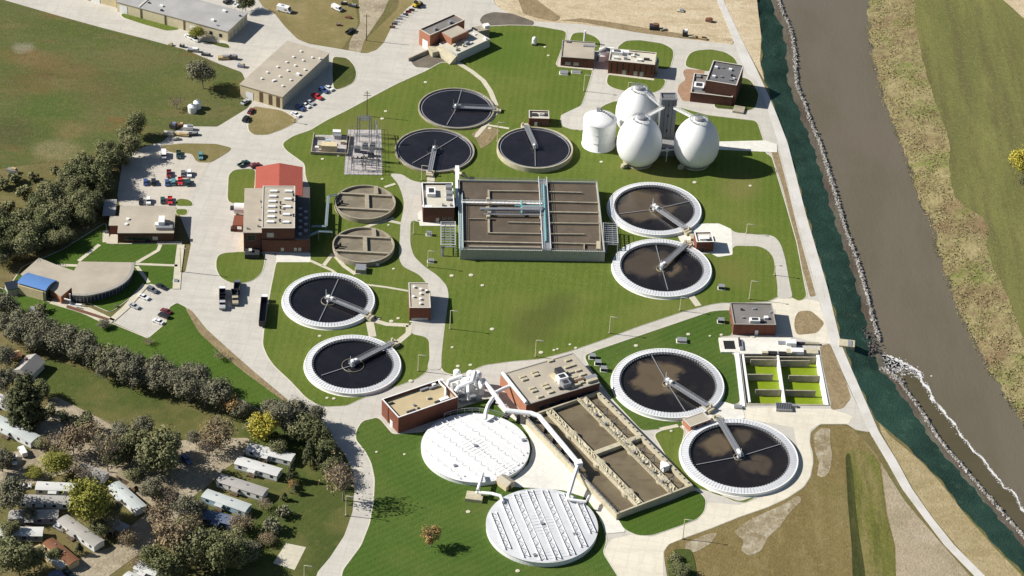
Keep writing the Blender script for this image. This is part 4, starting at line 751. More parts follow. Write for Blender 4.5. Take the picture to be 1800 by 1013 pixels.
t=root('screening_box','pale concrete channel box with cluttered top beside the orange brick building','concrete structure',f3.P(f3.W/2,f3.L/2,0))
shell(t,f3,4.4,plain('pale_grey_panel',A(196,200,200,1.2)),r_white,.35)
rr=random.Random(11)
for k in range(16): units(f3,t,[(rr.uniform(1.5,f3.W-1.5),rr.uniform(1.2,f3.L-1.2),rr.uniform(.6,1.8),rr.uniform(.5,1.2),rr.uniform(.4,1.4),rr.choice((white,offw,galv,offw)),'hatch')],4.05,False)
mb=MB(); p=G(845,52,3); mb.box(p,7,4.5,0,3.6,.45); mb.build('side_channel',conc,t); mb=MB(); mb.box(G(855,46,4),2.6,2.4,3.6,4.8,.45); mb.build('housing',white,t)
mb=MB(); a,b=G(776,79,4),G(800,111,.5); a.z=0; b.z=0; n=Vector((2.4,1.2,0)); mb.add([a-n,b-n,b+n*.2,a+n*.2,a-n+Vector((0,0,3.6)),b-n+Vector((0,0,.4)),b+n*.2+Vector((0,0,3.9)),a+n*.2+Vector((0,0,4.2))],[(0,1,5,4),(1,2,6,5),(2,3,7,6),(3,0,4,7),(4,5,6,7)]); mb.build('ramp_wall',offw,t)
mb=MB(); a,b=G(758,78,3),G(776,96,1); mb.box((a+b)/2,6.5,5.5,0,2.6,.5); mb.build('intake_box',offw,t)
mb=MB(); a,b=G(718,107,.3),G(752,92,.3); mb.bar(Vector((a.x,a.y,0)),Vector((b.x,b.y,0)),.5,1.6); a=G(766,99,.3); mb.bar(Vector((a.x,a.y,0)),Vector((b.x,b.y,0)),.5,1.2); mb.build('pit_wall',conc,t)
# three buildings at the top right
fr=Fr((986,100),(1044,104),(996,71),4.9); t=bldg('pump_building','low brown brick building with plain tan roof beside a thick white pole','brick building',fr,4.9,b_dark,r_tan,.35,None,capg)
windows(fr,'f',t,2,fr.W*.1,fr.W*.6,1,2.4,2.2,0,galv); units(fr,t,[(1037,80,6,1.6,.4,galv,'roof_unit'),(998,71,1.2,1,1,galv,'roof_unit')],4.6)
fr=Fr((1070,106),(1151,114),(1076,85),7.0); t=bldg('blower_house','red brick building with pale gravel roof full of units, tall narrow windows','brick building',fr,7,b_red,r_white,.5)
for k in range(8): face(fr,'f',fr.W*(.06+.125*k),fr.W*(.06+.125*k)+.5,.4,6.2,'window',glass,t)
for k in (.35,.6,.73): door(fr,'f',t,fr.W*k,1.6,2.6,grey_wall)
units(fr,t,[(1085,90,5,2.2,1.5,white,'roof_unit'),(1098,90,4,2,1.3,white,'roof_unit'),(1083,100,2,1.2,1,white,'roof_unit'),(1100,101,1.6,1.2,1,galv,'roof_unit'),(1112,97,1.4,1.2,.8,white,'roof_unit'),(1124,104,2,1.4,.9,white,'roof_unit'),(1137,103,2.6,1.2,.8,dsteel,'roof_unit'),(1118,94,1.2,1.2,.8,galv,'roof_unit')],6.5)
mb=MB()
for k in range(5): mb.bf(fr,fr.W+.3+k*.25,fr.W+.5+k*.25,fr.L*.3,fr.L*.75,0,6.8-k*.4)
mb.build('side_stair',galv,t)
t=root('ventilation_unit','bulky white ventilation unit with ducts between two brick buildings','ventilation unit',G(1064,92,0))
mb=MB()
for x,y,sx,sy,z in ((1062,88,4,4,4.6),(1070,86,5,3,3.4),(1058,97,3,2.4,3)): mb.box(G(x,y,z),sx,sy,0,z,.12)
mb.build('housing',white,t); mb=MB(); mb.tube([G(1058,96,2),G(1056,90,5),G(1064,86,5.5),G(1072,88,4.5)],.8,10); mb.build('duct',galv,t)
mb=MB(); mb.box(G(1060,101,1.2),4.5,2,0,1.2,.12); mb.build('fan_base',dsteel,t)
fr=Fr((1241,141),(1295,150),(1247.5,105),10.6); t=bldg('control_building','dark brick building with tall grey roofed block above a lower front wing','brick building',fr,10.6,b_dark,r_slate,.6)
fl=Fr((1214,162.5),(1287.5,171),(1225,129),4.9); shell(t,fl,4.9,b_dark,r_grey,.7,0,None,0,None,0,fl.L,'wing_wall')
units(fr,t,[(1259,117,1.4,1.2,.8,white,'roof_unit'),(1284,121,1.4,1.2,.8,white,'roof_unit'),(1255,133,1.4,1.2,.8,white,'roof_unit'),(1268,134,1,1,.6,galv,'roof_unit'),(1287,131,1,1,.8,dsteel,'roof_unit'),(1284,139,1.2,1,.8,galv,'roof_unit'),(1290,137,.8,.8,.8,white,'roof_unit'),(1270,118,1,.8,.6,galv,'roof_unit')],10.0)
units(fl,t,[(1229,149,4.5,4.5,1.6,white,'roof_unit'),(1243,156,4,1.5,1.0,dsteel,'roof_unit'),(1282,165,1.4,1.4,1,white,'roof_unit'),(1228,133,2,2,.8,galv,'roof_unit')],4.2)
mb=MB(); mb.bf(fr,fr.W+.1,fr.W+5,-6,-1,0,1.0); mb.build('dock',conc,t)
# small hut behind the high walled tank
fr=Fr((930,207.5),(965.5,208.7),(932.5,193.7),4.2); t=bldg('brick_hut','small brick hut with open grey roof pit, behind the high walled settling tank','hut',fr,4.2,b_red,r_white,.7)
units(fr,t,[(940,201,2.4,2,.5,dsteel,'roof_unit'),(952,201,1.6,1.4,.5,galv,'roof_unit'),(961,201,2,2,.5,dsteel,'roof_unit')],3.5); door(fr,'f',t,fr.W*.35,1.2,2.2,white); windows(fr,'f',t,2,fr.W*.5,fr.W*.95,1,2.4,.9)
# big brick sludge building with red roof
HM=12.0; fr=Fr((460,401),(518,401),(465,327),HM)
t=bldg('process_building','large brick process building with tan roof, many skylights and a red metal rear roof','brick building',fr,HM,b_dark,r_tan,.25)
WL=fr.uv(428,408.5,9.4)[0]; v0=fr.uv(440,409,9.4)[1]; v1=fr.uv(436,331.6,9.4)[1]
mb=MB(); mb.bf(fr,WL,-.01,v0,v1,0,9.2); mb.build('west_wing',b_org,t); mb=MB(); mb.bf(fr,WL-.2,-.02,v0-.2,v1+.1,9.2,9.5); mb.build('west_roof',r_tan,t)
face(fr,'f',WL+.02,-.02,0,9.1,'wing_shade_face',b_dark,t,.05,v0)  # darker brick skin paints the shade on the wing's front
WE=fr.uv(544,420,7.0)[0]; va=fr.uv(540,420.5,7)[1]; vb=fr.uv(531,329,7)[1]
mb=MB(); mb.bf(fr,fr.W+.01,WE,va,vb,0,6.7); mb.build('east_wing',b_dark,t); mb=MB(); mb.bf(fr,fr.W+.02,WE+.1,va-.1,vb+.1,6.7,6.9); mb.build('east_roof',r_shadow,t)  # east roof colour is darkened for the shadow lying on it
for k in range(9): units(fr,t,[(fr.W+2.2+(k%2)*2.2,va+3+k*2.2,1.4,1,.9,galv,'roof_unit')],6.9,False)
face(fr,'f',0,WE,0,.9,'plinth',plain('grey_plinth',A(150,150,150)),t,.14,min(0,va)-.02)
face(fr,'f',.02,WE-.02,.9,6.4,'lower_brick',b_dark,t,.05,va)
vr=fr.uv(470,288.4,8.5)[1]; ul=fr.uv(449,310,8.0)[0]; ur=fr.uv(532,310,8)[0]
um=fr.uv(491,300,9.5)[0]
q=Mt('red_metal_roof',.55,.3); q.c=A(186,98,82); q.stripes(dk(A(186,98,82),.86),1.2,.5,0,0); q.lay(A(172,90,76),.2,.42,.65,.6); rm=q.done()
mb=MB(); va_=fr.L+.05; mb.add([fr.P(a,b,z) for b in (va_,vr) for a,z in ((ul,7.0),(um,9.0),(ur,7.0))],[(0,1,4,3),(1,2,5,4)]); mb.add([fr.P(a,b,z) for b in (va_,vr) for a,z in ((ul,6.7),(um,8.7),(ur,6.7))],[(3,4,1,0),(4,5,2,1)]); mb.build('red_roof',rm,t)
mb=MB(); mb.bf(fr,ul+.4,ur-.4,va_+.1,vr-.4,0,6.8); mb.build('rear_wall',b_org,t)
S=[(481,335),(479.5,344),(478.5,353),(477.5,362),(477,371),(476.5,380),(475.5,389),(507,335),(506,349),(504.5,362.5),(503,376),(502,389.5)]
for (x,y) in S: units(fr,t,[(x,y,3.0,1.2,.6,white,'skylight')],11.8)
vents(fr,t,[(493,354),(493,362),(492.5,371),(492,385),(516,340),(515,349),(516,376)],11.8,dsteel,.4,1.4)
f_w=lambda x,y,nm,mt,sx,sy,h_: units(fr,t,[(x,y,sx,sy,h_,mt,nm)],9.5)
for x,y in ((459,353),(461,363),(456,385),(454,396),(435,400)): f_w(x,y,'roof_vent',galv,.8,.7,.7)
windows(fr,'f',t,1,fr.W*.12,fr.W*.4,7.6,9.6,2.6,0,galv); windows(fr,'f',t,1,fr.W*.1,fr.W*.5,1,4.2,4.6,0,galv)
for k in (.62,1.02,1.15): windows(fr,'f',t,1,fr.W*k-1,fr.W*k+1,1.2,2.8,1.2,va,grey_wall)
windows(fr,'f',t,1,WL+1,WL+5,5.6,8,3,v0,glass)
mb=MB(); mb.bf(fr,WL+.5,-1,v0-4.5,v0-.1,.2,1.8); mb.bf(fr,WL+.5,-1,v0-5.2,v0-4.5,.2,2.3); mb.build('loading_dock',dsteel,t); mb=MB(); mb.bf(fr,WL+2,-4,v0-3,v0-1.2,1.8,2.6); mb.build('dock_plate',cap,t)
t=root('horizontal_tank','white horizontal tank with dark ends on supports beside the west wing','tank',G(420,378,0))
mb=MB(); a,b=G(412,366,4),G(437,367,4); mb.tube([a,b],2.2,18); mb.build('shell',white,t)
mb=MB(); d=(b-a).normalized(); mb.tube([b,b+d*.6],2.15,18,1.6); mb.build('end_cap',dsteel,t); mb=MB(); mb.tube([a-d*1.6,a],1.0,14); mb.build('nozzle',dsteel,t)
mb=MB(); [mb.box(a.lerp(b,k),1,3,0,2.2) for k in (.2,.8)]; mb.build('saddle',conc,t)
t=root('rust_platform','rust coloured steel loading frame below the white horizontal tank','platform',G(419,395,0)); mb=MB(); mb.box(G(419,388,3),4,7,2.6,3.1); [mb.box(G(419,388,3)+Vector((x,y,0)),.3,.3,0,2.6) for x in (-1.8,1.8) for y in (-3,3)]; mb.build('frame',plain('rust_steel',A(140,86,66)),t)
mb=MB(); mb.box(G(411,400,1.5),2.4,2,0,1.6); mb.build('hopper',plain('rust_dark',A(96,66,56)),t)
for nm,pts,lab in (('pipe_bridge',[(531,420,5),(560,407,5),(584,408,3)],'pale teal pipe bridge from the brick building to the lower partitioned tank'),('pipe_bridge',[(548,398,4),(573,398,4),(577,345,4),(592,343,2.6)],'pale teal bent pipe bridge from the brick building to the upper partitioned tank')):
    P=[G(*p) for p in pts]; t=root(nm,lab,'pipe bridge',(P[1].x,P[1].y,0)); mb=MB()
    for o in (-.45,.45): mb.tube([p+Vector((0,o,0)) for p in P],.2,6)
    mb.build('pipe',teal,t); mb=MB(); [mb.bar(P[i],P[i+1],1.2,.12) for i in range(len(P)-1)]; mb.build('walkway',galv,t); mb=MB(); [mb.box(p,.3,.3,0,p.z) for p in P]; mb.build('post',galv,t)
# admin building
fr=Fr((191,409),(304,409),(196,363),4.6)
t=root('office_building','low brick office building with broad tan roof beside the car park','brick building',fr.P(fr.W/2,fr.L/2,0))
us=fr.uv(208,409)[0]; vs=fr.uv(200,395.5)[1]; ve=fr.uv(200,380.5)[1]; f5=fr
mb=MB(); mb.bf(fr,us,fr.W,0,fr.L,0,4.3); mb.build('wall',b_dark,t); mb=MB(); mb.bf(fr,us-.4,fr.W+.4,-.4,fr.L+.4,4.3,4.65); mb.build('roof',r_tan,t)
mb=MB(); mb.bf(fr,0,us-.45,vs,ve,0,4.2); mb.build('annex_wall',b_red,t); mb=MB(); mb.bf(fr,-.3,us-.42,vs-.3,ve+.3,4.2,4.5); mb.build('annex_roof',r_tan,t)
units(fr,t,[(284,385,2.4,4.6,2.8,white,'roof_unit'),(289,398,6.5,2,1.3,galv,'roof_unit'),(276,393,1.6,1.6,1,white,'roof_unit'),(293,389,3,2.6,.9,offw,'roof_unit')],4.6); vents(fr,t,[(225,384),(222,393)],4.6,white,.6,.6)
windows(fr,'f',t,5,us+3,us+fr.W*.42,1,2.4,2.2); door(fr,'f',t,fr.W*.6,2.2,2.4,glass); windows(fr,'f',t,1,fr.W*.68,fr.W*.76,1,2.6,2,0,cap); windows(fr,'r',t,3,2,fr.L-2,1,2.6,1.6)
fr=Fr((180,379),(202.5,379),(184,350.5),3.0); t=root('carport','grey flat roofed carport on posts at the corner of the office building','carport',fr.P(fr.W/2,fr.L/2,0)); mb=MB(); mb.bf(fr,0,fr.W,0,fr.L,2.7,3.0); mb.build('roof',r_light,t)
for a in (.3,fr.W-.5):
    for k in range(4): mb=MB(); mb.bf(fr,a,a+.2,.3+k*(fr.L-.8)/3,.5+k*(fr.L-.8)/3,0,2.7); mb.build('post',wood,t)
# visitor building
HV=4.0
ROOF=[(68.6,453),(99.6,465.8),(130,476),(139,459.8),(234,461.5),(233,472),(231,478),(228,484),(223.6,490),(215,497.5),(204.6,503.7),(192,509),(178.8,513),(166,516),(153,518.4),(140,518.5),(127,517.5),(126,505.5),(107,521.5),(94,512),(36,482)]
P=[G(x,y,HV) for x,y in ROOF]; cen=sum(P,Vector())/len(P); t=root('visitor_building','low building with curved glass front, tan roof and a blue arched roof block','building',(cen.x,cen.y,0))
def offs(P,d):
    out=[]; n=len(P)
    for i in range(n):
        a=(P[i]-P[i-1]).normalized(); b=(P[(i+1)%n]-P[i]).normalized(); na=Vector((-a.y,a.x,0)); nb=Vector((-b.y,b.x,0)); m_=(na+nb); 
        if m_.length<.2: m_=na
        out.append(P[i]+m_.normalized()*d)
    return out
ar=sum(P[i].x*P[(i+1)%len(P)].y-P[(i+1)%len(P)].x*P[i].y for i in range(len(P))); sg=1 if ar>0 else -1
def npoly(mb,P,z0,z1):
    Q=P if ar>0 else list(reversed(P)); lo=[Vector((p.x,p.y,z0)) for p in Q]; hi=[Vector((p.x,p.y,z1)) for p in Q]; n=len(Q); F=[(i,(i+1)%n,n+(i+1)%n,n+i) for i in range(n)]
    T=tessellate_polygon([hi]); 
    for tr in T:
        a,b,c=(hi[i] for i in tr); F.append(tuple(n+i for i in (tr if (b-a).cross(c-a).z>0 else (tr[0],tr[2],tr[1]))))
    mb.add(lo+hi,F)
mb=MB(); npoly(mb,offs(P,.35*sg),0,3.7); mb.build('wall',b_org,t)
mb=MB(); npoly(mb,P,3.7,HV); mb.build('roof',r_tan,t)
arc=P[4:17]; mb=MB()
for a,b in zip(arc,arc[1:]): mb.bar(Vector((a.x,a.y,HV-.55)),Vector((b.x,b.y,HV-.55)),1.3,.62)
mb.build('roof_fascia',capg,t)
ai=offs(P,.18*sg)[4:17]; mb=MB()
for a,b in zip(ai,ai[1:]): mb.bar(Vector((a.x,a.y,.5)),Vector((b.x,b.y,.5)),.2,2.4)
gw=mb.build('curved_window',plain('blue_grey_glass',A(60,72,96),.1,.6,0,.1),t)
mb=MB()
for a,b in zip(ai,ai[1:]):
    for k in (0,.5): p=a.lerp(b,k); mb.box(p,.3,.3,.3,3.2)
mb.build('mullion',galv,gw)
fb=Fr((80,511),(99.6,490),(32,495),5.4); q=Mt('blue_metal_roof',.45,.35); q.c=A(104,146,206); q.stripes(A(94,136,198),1.0,.5,fb.rot(),0); q.lay(A(116,158,214),.12,.45,.65,.5); bm=q.done()
mb=MB(); n=8
for k in range(n):
    y0,y1=fb.W*k/n,fb.W*(k+1)/n; z=lambda s:4.6+1.3*math.sin(math.pi*min(1,max(0,s/fb.W*.8+.2)))
    mb.hexa([fb.P(y0,0,z(y0)-.25),fb.P(y1,0,z(y1)-.25),fb.P(y1,fb.L,z(y1)-.25),fb.P(y0,fb.L,z(y0)-.25)],[fb.P(y0,0,z(y0)),fb.P(y1,0,z(y1)),fb.P(y1,fb.L,z(y1)),fb.P(y0,fb.L,z(y0))])
mb.build('blue_roof',bm,t)
mb=MB(); mb.bf(fb,.2,fb.W-.2,.2,fb.L-.2,0,4.7); mb.build('hall_wall',t_wall,t); face(fb,'f',.3,fb.W-.3,.3,4.5,'glass_front',plain('dark_teal_panel',A(64,76,84),.3),t,.05,.2)
mb=MB(); fb_=fb; mb.bf(fb,-.1,.15,fb.L*.1,fb.L*.98,.2,4.4); mb.build('tan_front',t_wall,t)
t=root('entry_canopy','white slender pylon and canopy sign frame by the curved entrance','canopy',G(124,537,0)); mb=MB(); mb.box(G(124,537,0),.5,.5,0,5.5); mb.build('pylon',white,t); mb=MB(); mb.bar(G(113,526,3.6),G(124,529,3.6),.4,.4); mb.box(G(132,536,.3),5,1.6,.2,.45,-.1); mb.build('beam',white,t)
t=root('glass_lean_to','small glazed lean-to at the left end of the blue roofed block','lean-to',G(20,508,0)); mb=MB(); mb.box(G(22,502,3),5,5,0,3,.4); mb.build('wall',grey_wall,t); mb=MB(); mb.box(G(22,502,3),5.3,5.3,3,3.25,.4); mb.build('roof',glass,t)
# small ones in the plant
fr=Fr((720,541),(757,541),(721,497),6.6); t=bldg('pump_house','small tall brick pump house with four roof vents beside the lawn drive','brick building',fr,6.6,b_red,r_tan,.3)
vents(fr,t,[(740,507),(739.5,515),(739.3,524),(739,532),(750,510),(727,520),(728,503)],6.3,white,.5,.8); units(fr,t,[(751,512,1.2,1.0,.7,dsteel,'roof_unit')],6.3); windows(fr,'f',t,1,1,fr.W-1,.1,1.6,fr.W-1.8,0,galv)
fr=Fr((744,364.6),(799,364.6),(746.5,321),7.6); t=bldg('basin_building','brown brick building with white edged roof attached to the large aeration basin','brick building',fr,7.6,b_dark,r_white,.9,None,white)
units(fr,t,[(758,335,3.4,5,1.6,white,'roof_unit'),(751,362,4,1.2,.7,white,'roof_unit'),(789,327,2.6,2.2,1.3,galv,'roof_unit'),(790,338,2.6,2.4,1.2,galv,'roof_unit'),(789,347,2.2,2,1.1,galv,'roof_unit'),(779,359,1,1,.8,galv,'roof_unit'),(793,359,1,1,.8,galv,'roof_unit')],6.7)
door(fr,'f',t,fr.W*.47,1.2,2.3,grey_wall); windows(fr,'f',t,2,fr.W*.6,fr.W*.95,1,2.6,1.2)
t=root('pipe_gallery','pale pipe gallery with stair at the back corner of the basin building','pipe gallery',G(804,322,0)); mb=MB(); a,b=G(803,305,1),G(804,362,5); mb.bar(Vector((a.x,a.y,4.6)),Vector((b.x,b.y,4.6)),1.6,.4); mb.build('walkway',white,t); mb=MB(); mb.tube([G(802,302,1),G(812,306,2),G(819,310,1)],.6,8); mb.box(G(803,300,1.5),2.5,2,0,1.8); mb.build('pipe',offw,t)
fr=Fr((1225,425.5),(1255,425),(1226,407.5),5.2); t=bldg('pump_hut','small brick hut with white roof edge between two white rimmed tanks','hut',fr,5.2,b_red,r_white,.6,None,white)
units(fr,t,[(1238,417,4,2.4,.8,white,'roof_unit'),(1247,421,2,1,.7,dsteel,'roof_unit')],4.6); door(fr,'f',t,fr.W*.4,1.1,2.2,dsteel); mb=MB(); mb.bf(fr,-1,fr.W+.5,fr.L+.3,fr.L+3.8,0,1.6); mb.bf(fr,-3.5,-1.2,fr.L*.2,fr.L,0,1.0); mb.build('valve_vault',offw,t)
fr=Fr((1290,570),(1364,571),(1286,532),5.2); t=bldg('effluent_building','brick building with grey membrane roof above the sunken green basin','brick building',fr,5.2,b_red,r_grey,.4,None,capg)
units(fr,t,[(1327,561,4,2.2,1.3,white,'roof_unit'),(1337,563,2.6,1.4,.9,dsteel,'roof_unit'),(1304,543,1,.8,.6,dsteel,'roof_unit'),(1306,557,1,.8,.6,galv,'roof_unit'),(1347,557,1.6,1.4,.9,white,'roof_unit'),(1326,542,1.2,1,.5,galv,'roof_unit'),(1356,548,1,1,.6,galv,'roof_unit')],4.8)
for k in range(4): face(fr,'f',fr.W*(.15+.2*k),fr.W*(.15+.2*k)+.25,.3,4.8,'pilaster',b_dark,t)
door(fr,'f',t,fr.W*.56,1.2,2.3,white); windows(fr,'l',t,2,1,fr.L-1,1,2.6,1.4)
fr=Fr((1214,750),(1250,737),(1204,735),3.0); t=bldg('scum_hut','small hut with flat tan roof and orange side wall between two scummy tanks','hut',fr,3.0,b_org,r_tan,.15); windows(fr,'f',t,2,1,fr.W-1,1,2.2,1.4)
fr=Fr((890,853),(904.6,844.5),(873,841.6),3.2)
t=root('gabled_hut','tiny cream hut with pitched tan roof squeezed between the two round covers','hut',fr.P(fr.W/2,fr.L/2,0)); mb=MB(); mb.bf(fr,0,fr.W,0,fr.L,0,2.5); mb.build('wall',t_wall,t); mb=MB(); mb.add([fr.P(-.4,-.4,2.4),fr.P(fr.W+.4,-.4,2.4),fr.P(fr.W+.4,fr.L+.4,2.4),fr.P(-.4,fr.L+.4,2.4),fr.P(fr.W/2,-.4,3.6),fr.P(fr.W/2,fr.L+.4,3.6)],[(0,4,5,3),(1,2,5,4),(0,1,4),(2,3,5),(3,2,1,0)]); mb.build('roof',r_tan,t); face(fr,'f',fr.W*.3,fr.W*.6,0,2,'door',wood,t)
# long brick building and blower building at the bottom
fr=Fr((700.4,734),(805,697.8),(673.7,700.5),7.6); t=bldg('filter_building','long brick building with deep white parapet and tan gravel roof beside round cover','brick building',fr,7.6,b_red,flatroof('cream_gravel_roof',A(208,190,152)),1.3,None,white)
units(fr,t,[(753,698,1.2,1,.8,offw,'roof_unit'),(746,683,3.4,.9,.7,galv,'roof_unit'),(763,679,4,.9,.8,galv,'roof_unit'),(763,675,1.4,1,1.2,white,'roof_unit'),(776,668,1.6,1.4,1.4,white,'roof_unit'),(781,700,3.6,1.6,1,white,'roof_unit'),(771,705,3,1,.6,dsteel,'roof_unit'),(723,722,3.6,1,.5,dsteel,'roof_unit'),(736,717,.8,.8,.8,dsteel,'roof_unit'),(688,708,1.6,.7,.5,dsteel,'roof_unit'),(728,711,.8,.8,.6,galv,'roof_unit')],6.3)
mb=MB(); mb.tube([fr.P(*fr.uv(783,696,7),7.0),fr.P(*fr.uv(783,683,7),7.2),fr.P(*fr.uv(773,673,8),8),fr.P(*fr.uv(772,668,8),8)],.4,8); mb.build('roof_duct',white,t); door(fr,'l',t,fr.L*.4,1.6,2.6,white); face(fr,'l',fr.L*.58,fr.L*.62,0,7,'pilaster',b_dark,t,.2)
fr=Fr((925,712),(1054,673),(887,656),5.6); t=bldg('blower_building','wide tan roofed blower building with rooftop units above the slanting basin','brick building',fr,5.6,b_org,r_tan,.18,None,capg)
face(fr,'f',.01,fr.W-.01,0,5.3,'shaded_front',b_dark,t,.05)  # dark brick facing stands in for the shade on the unlit front
for (x,y) in ((918,661),(922,666),(939,653),(942,658),(957,675),(961,680),(935,681),(939,686),(949,696),(968,688),(998,632),(1006,641),(997,644),(1003,653),(1016,650),(1024,657),(968,633),(1015,666),(1022,671),(1009,662)): units(fr,t,[(x,y,2.2,1.2,.6,offw,'skylight')],5.4)
units(fr,t,[(984,650,2.8,3.2,2.4,dsteel,'roof_unit'),(988,661,4,3.2,2.4,white,'roof_unit'),(994,671,3.4,3.2,2.2,galv,'roof_unit'),(977,663,2.4,5,.5,t_wall,'roof_unit'),(1039,662,4.6,1.8,1,galv,'roof_unit'),(1041,667,4.4,1.4,1,offw,'roof_unit'),(1019,667,4.6,1.2,.7,plain('brown_unit',A(120,96,82)),'roof_unit'),(985,681,1,1,.9,dsteel,'roof_unit'),(1012,676,4,1,.8,offw,'roof_unit')],5.4)
mb=MB(); mb.tube([G(884,656,6.1),G(905,683,6.1),G(925,708,6.1)],.7,10); mb.build('roof_duct',white,t)
mb=MB(); mb.bf(fr,fr.W+.3,fr.W+.8,0,fr.L,3.8,4.2); mb.build('side_rail',white,t); windows(fr,'f',t,6,fr.W*.15,fr.W*.95,1.2,2.8,2.2)
# white air piping
t=root('air_pipe_run','long white elevated air pipe with branches to both round covers','pipe',G(900,724,0))
PZ=5.2; run=[(849,668,PZ),(868,692,PZ),(890,722,PZ),(934,727,PZ),(948,732,PZ),(1017,815,PZ)]
mb=MB(); mb.tube([G(*p) for p in run],.95,12); mb.build('main_pipe',white,t)
mb=MB(); mb.tube([G(868,698,PZ),G(858,713,5),G(854,725,4.6),G(853,737,3.2)],.75,10); mb.tube([G(868,692,PZ),G(884,684,PZ),G(900,677,PZ)],.7,10); mb.build('branch_pipe',white,t)
mb=MB(); mb.tube([G(1017,815,PZ),G(1007,845,4.6),G(999,872,4.2),G(1000,878,3.4)],.75,10); mb.tube([G(1000,878,3.6),G(1030,882,3.8),G(1036,872,3.6)],.5,8); mb.box(G(1017,815,PZ),2.4,2.4,PZ-1,PZ+1,.3); mb.build('branch_pipe',white,t)
for (x,y) in ((868,692),(890,722),(912,725),(934,727),(960,747),(975,765),(990,783),(1003,798),(1017,815)):
    p=G(x,y,PZ); mb=MB(); mb.hexa([p.xy.to_3d()+Vector(v) for v in ((-.9,-.5,0),(.9,-.5,0),(.9,.5,0),(-.9,.5,0))],[p.xy.to_3d()+Vector(v) for v in ((-.4,-.2,PZ-.8),(.4,-.2,PZ-.8),(.4,.2,PZ-.8),(-.4,.2,PZ-.8))]); mb.build('pipe_support',dsteel,t)
t=root('vault_pipe','white bent pipe from a square concrete vault to the round covers','pipe',G(838,876,0)); mb=MB(); mb.box(G(834,872,1.4),6,4.4,0,1.6,-.1); mb.build('vault',offw,t); mb=MB(); mb.tube([G(838,866,1.6),G(840,862,3.6),G(847,838,3.6),G(848,833,3.2)],.6,10); mb.tube([G(842,866,2.6),G(865,868,3.4),G(880,872,3.8),G(884,882,3.4)],.6,10); mb.build('pipe',white,t)
t=root('air_scrubber','cluster of white vessels and large white ducts beside the long brick building','scrubber',G(825,690,0))
for (x,y,r_,h_) in ((818,690,2.0,6.5),(838,678,1.7,6.5),(808,680,1.5,4.5),(845,692,1.4,4),(803,664,1.4,3.6),(826,668,1.3,4.2)): mb=MB(); mb.lathe(G(x,y,0),[(r_,0),(r_,h_*.85),(r_*.6,h_),(0,h_+.1)],16); mb.build('vessel',white,t)
for pts,r_ in (([(787,682,3),(789,670,5.5),(812,662,6)],.9),([(801,690,5),(806,682,6),(830,672,7),(833,660,8.2),(834,655,8.2)],1.0),([(823,676,6.5),(823,690,6.5),(824,702,3)],.7),([(840,668,6.5),(846,680,6.5),(850,676,5.2)],.7),([(812,672,5),(826,664,6),(832,668,6)],.6)): mb=MB(); mb.tube([G(*p) for p in pts],r_,10); mb.build('duct',white,t)
mb=MB()
for (x,y,sx,sy,h_) in ((811,690,2.4,1.8,2.2),(830,697,3,2,1.8),(841,699,2.4,1.6,1.6),(800,676,2,2,2),(815,702,2.6,1.4,1.4)): mb.box(G(x,y,h_),sx,sy,0,h_,.34)
mb.build('fan_housing',galv,t); mb=MB(); p=[G(806,704,.4),G(852,690,.4),G(838,657,.4),G(790,668,.4)]; mb.prism([(v.x,v.y) for v in p],.1,.42); mb.build('pad',c_pad,t)
# electrical substation
t=root('switchgear_yard','walled yard of cream switchgear cabinets beside the steel substation frames','switchgear yard',G(580,258,0))
fr=Fr((546,267),(612,270),(549,232),1.6); mb=MB(); mb.bf(fr,0,fr.W,0,.4,0,1.6); mb.bf(fr,0,.4,.4,fr.L,0,1.6); mb.bf(fr,fr.W-.4,fr.W,.4,fr.L,0,1.6); mb.build('wall',conc,t); mb=MB(); mb.bf(fr,.4,fr.W-.4,.4,fr.L,.1,.32); mb.build('slab',c_stone,t)
for (x,y,sx,sy,h_,mt) in ((579,254,6.5,3.6,3.2,t_wall),(592,231,3.4,2,2.4,white),(557,240,1.4,1.2,1.6,offw),(557,259,1.6,1.2,1.8,white),(565,254,3,2,1.8,offw),(577,247,2.4,1.4,2.2,plain('pale_blue_cabinet',A(196,214,226))),(594,238,3,2,1.8,galv),(603,249,2,1.4,1.4,offw),(565,240,2.6,1.4,1.6,grey_wall)): mb=MB(); mb.box(G(x,y,h_),sx,sy,.3,h_+.3,.02); mb.build('cabinet',mt,t)
t=root('substation','electrical substation of lattice steel frames and transformers on grey gravel','substation',G(640,275,0))
mb=MB(); p=[G(x,y,.3) for x,y in ((605,307),(672,308),(670,228),(612,228))]; mb.prism([(v.x,v.y) for v in p],.05,.32); mb.build('gravel_pad',c_stone,t)
def gantry(x0,y0,x1,y1,z,nm='gantry'):
    mb=MB(); a,b=G(x0,y0,0),G(x1,y1,0)
    for p in (a,b):
        for dx in (-.5,.5):
            for dy in (-.4,.4): mb.box(p+Vector((dx,dy,0)),.16,.16,0,z)
        for k in range(int(z/1.6)): mb.bar(p+Vector((-.5,-.4,k*1.6)),p+Vector((.5,-.4,k*1.6+1.5)),.12,.12)
    for h_ in (z-.9,z):
        for dy in (-.4,.4): mb.bar(a+Vector((0,dy,h_)),b+Vector((0,dy,h_)),.16,.16)
    n=int((b-a).length/1.2)
    for k in range(n): mb.bar(a.lerp(b,k/n)+Vector((0,-.4,z-.9)),a.lerp(b,(k+1)/n)+Vector((0,-.4,z)),.1,.1)
    return mb.build(nm,galv,t)
for g in ((630,250,651,250,13),(630,240,651,240,9),(624,264,664,265,8),(616,282,664,284,7),(660,236,668,285,7),(640,300,664,300,5),(620,300,640,300,5)): gantry(*g)
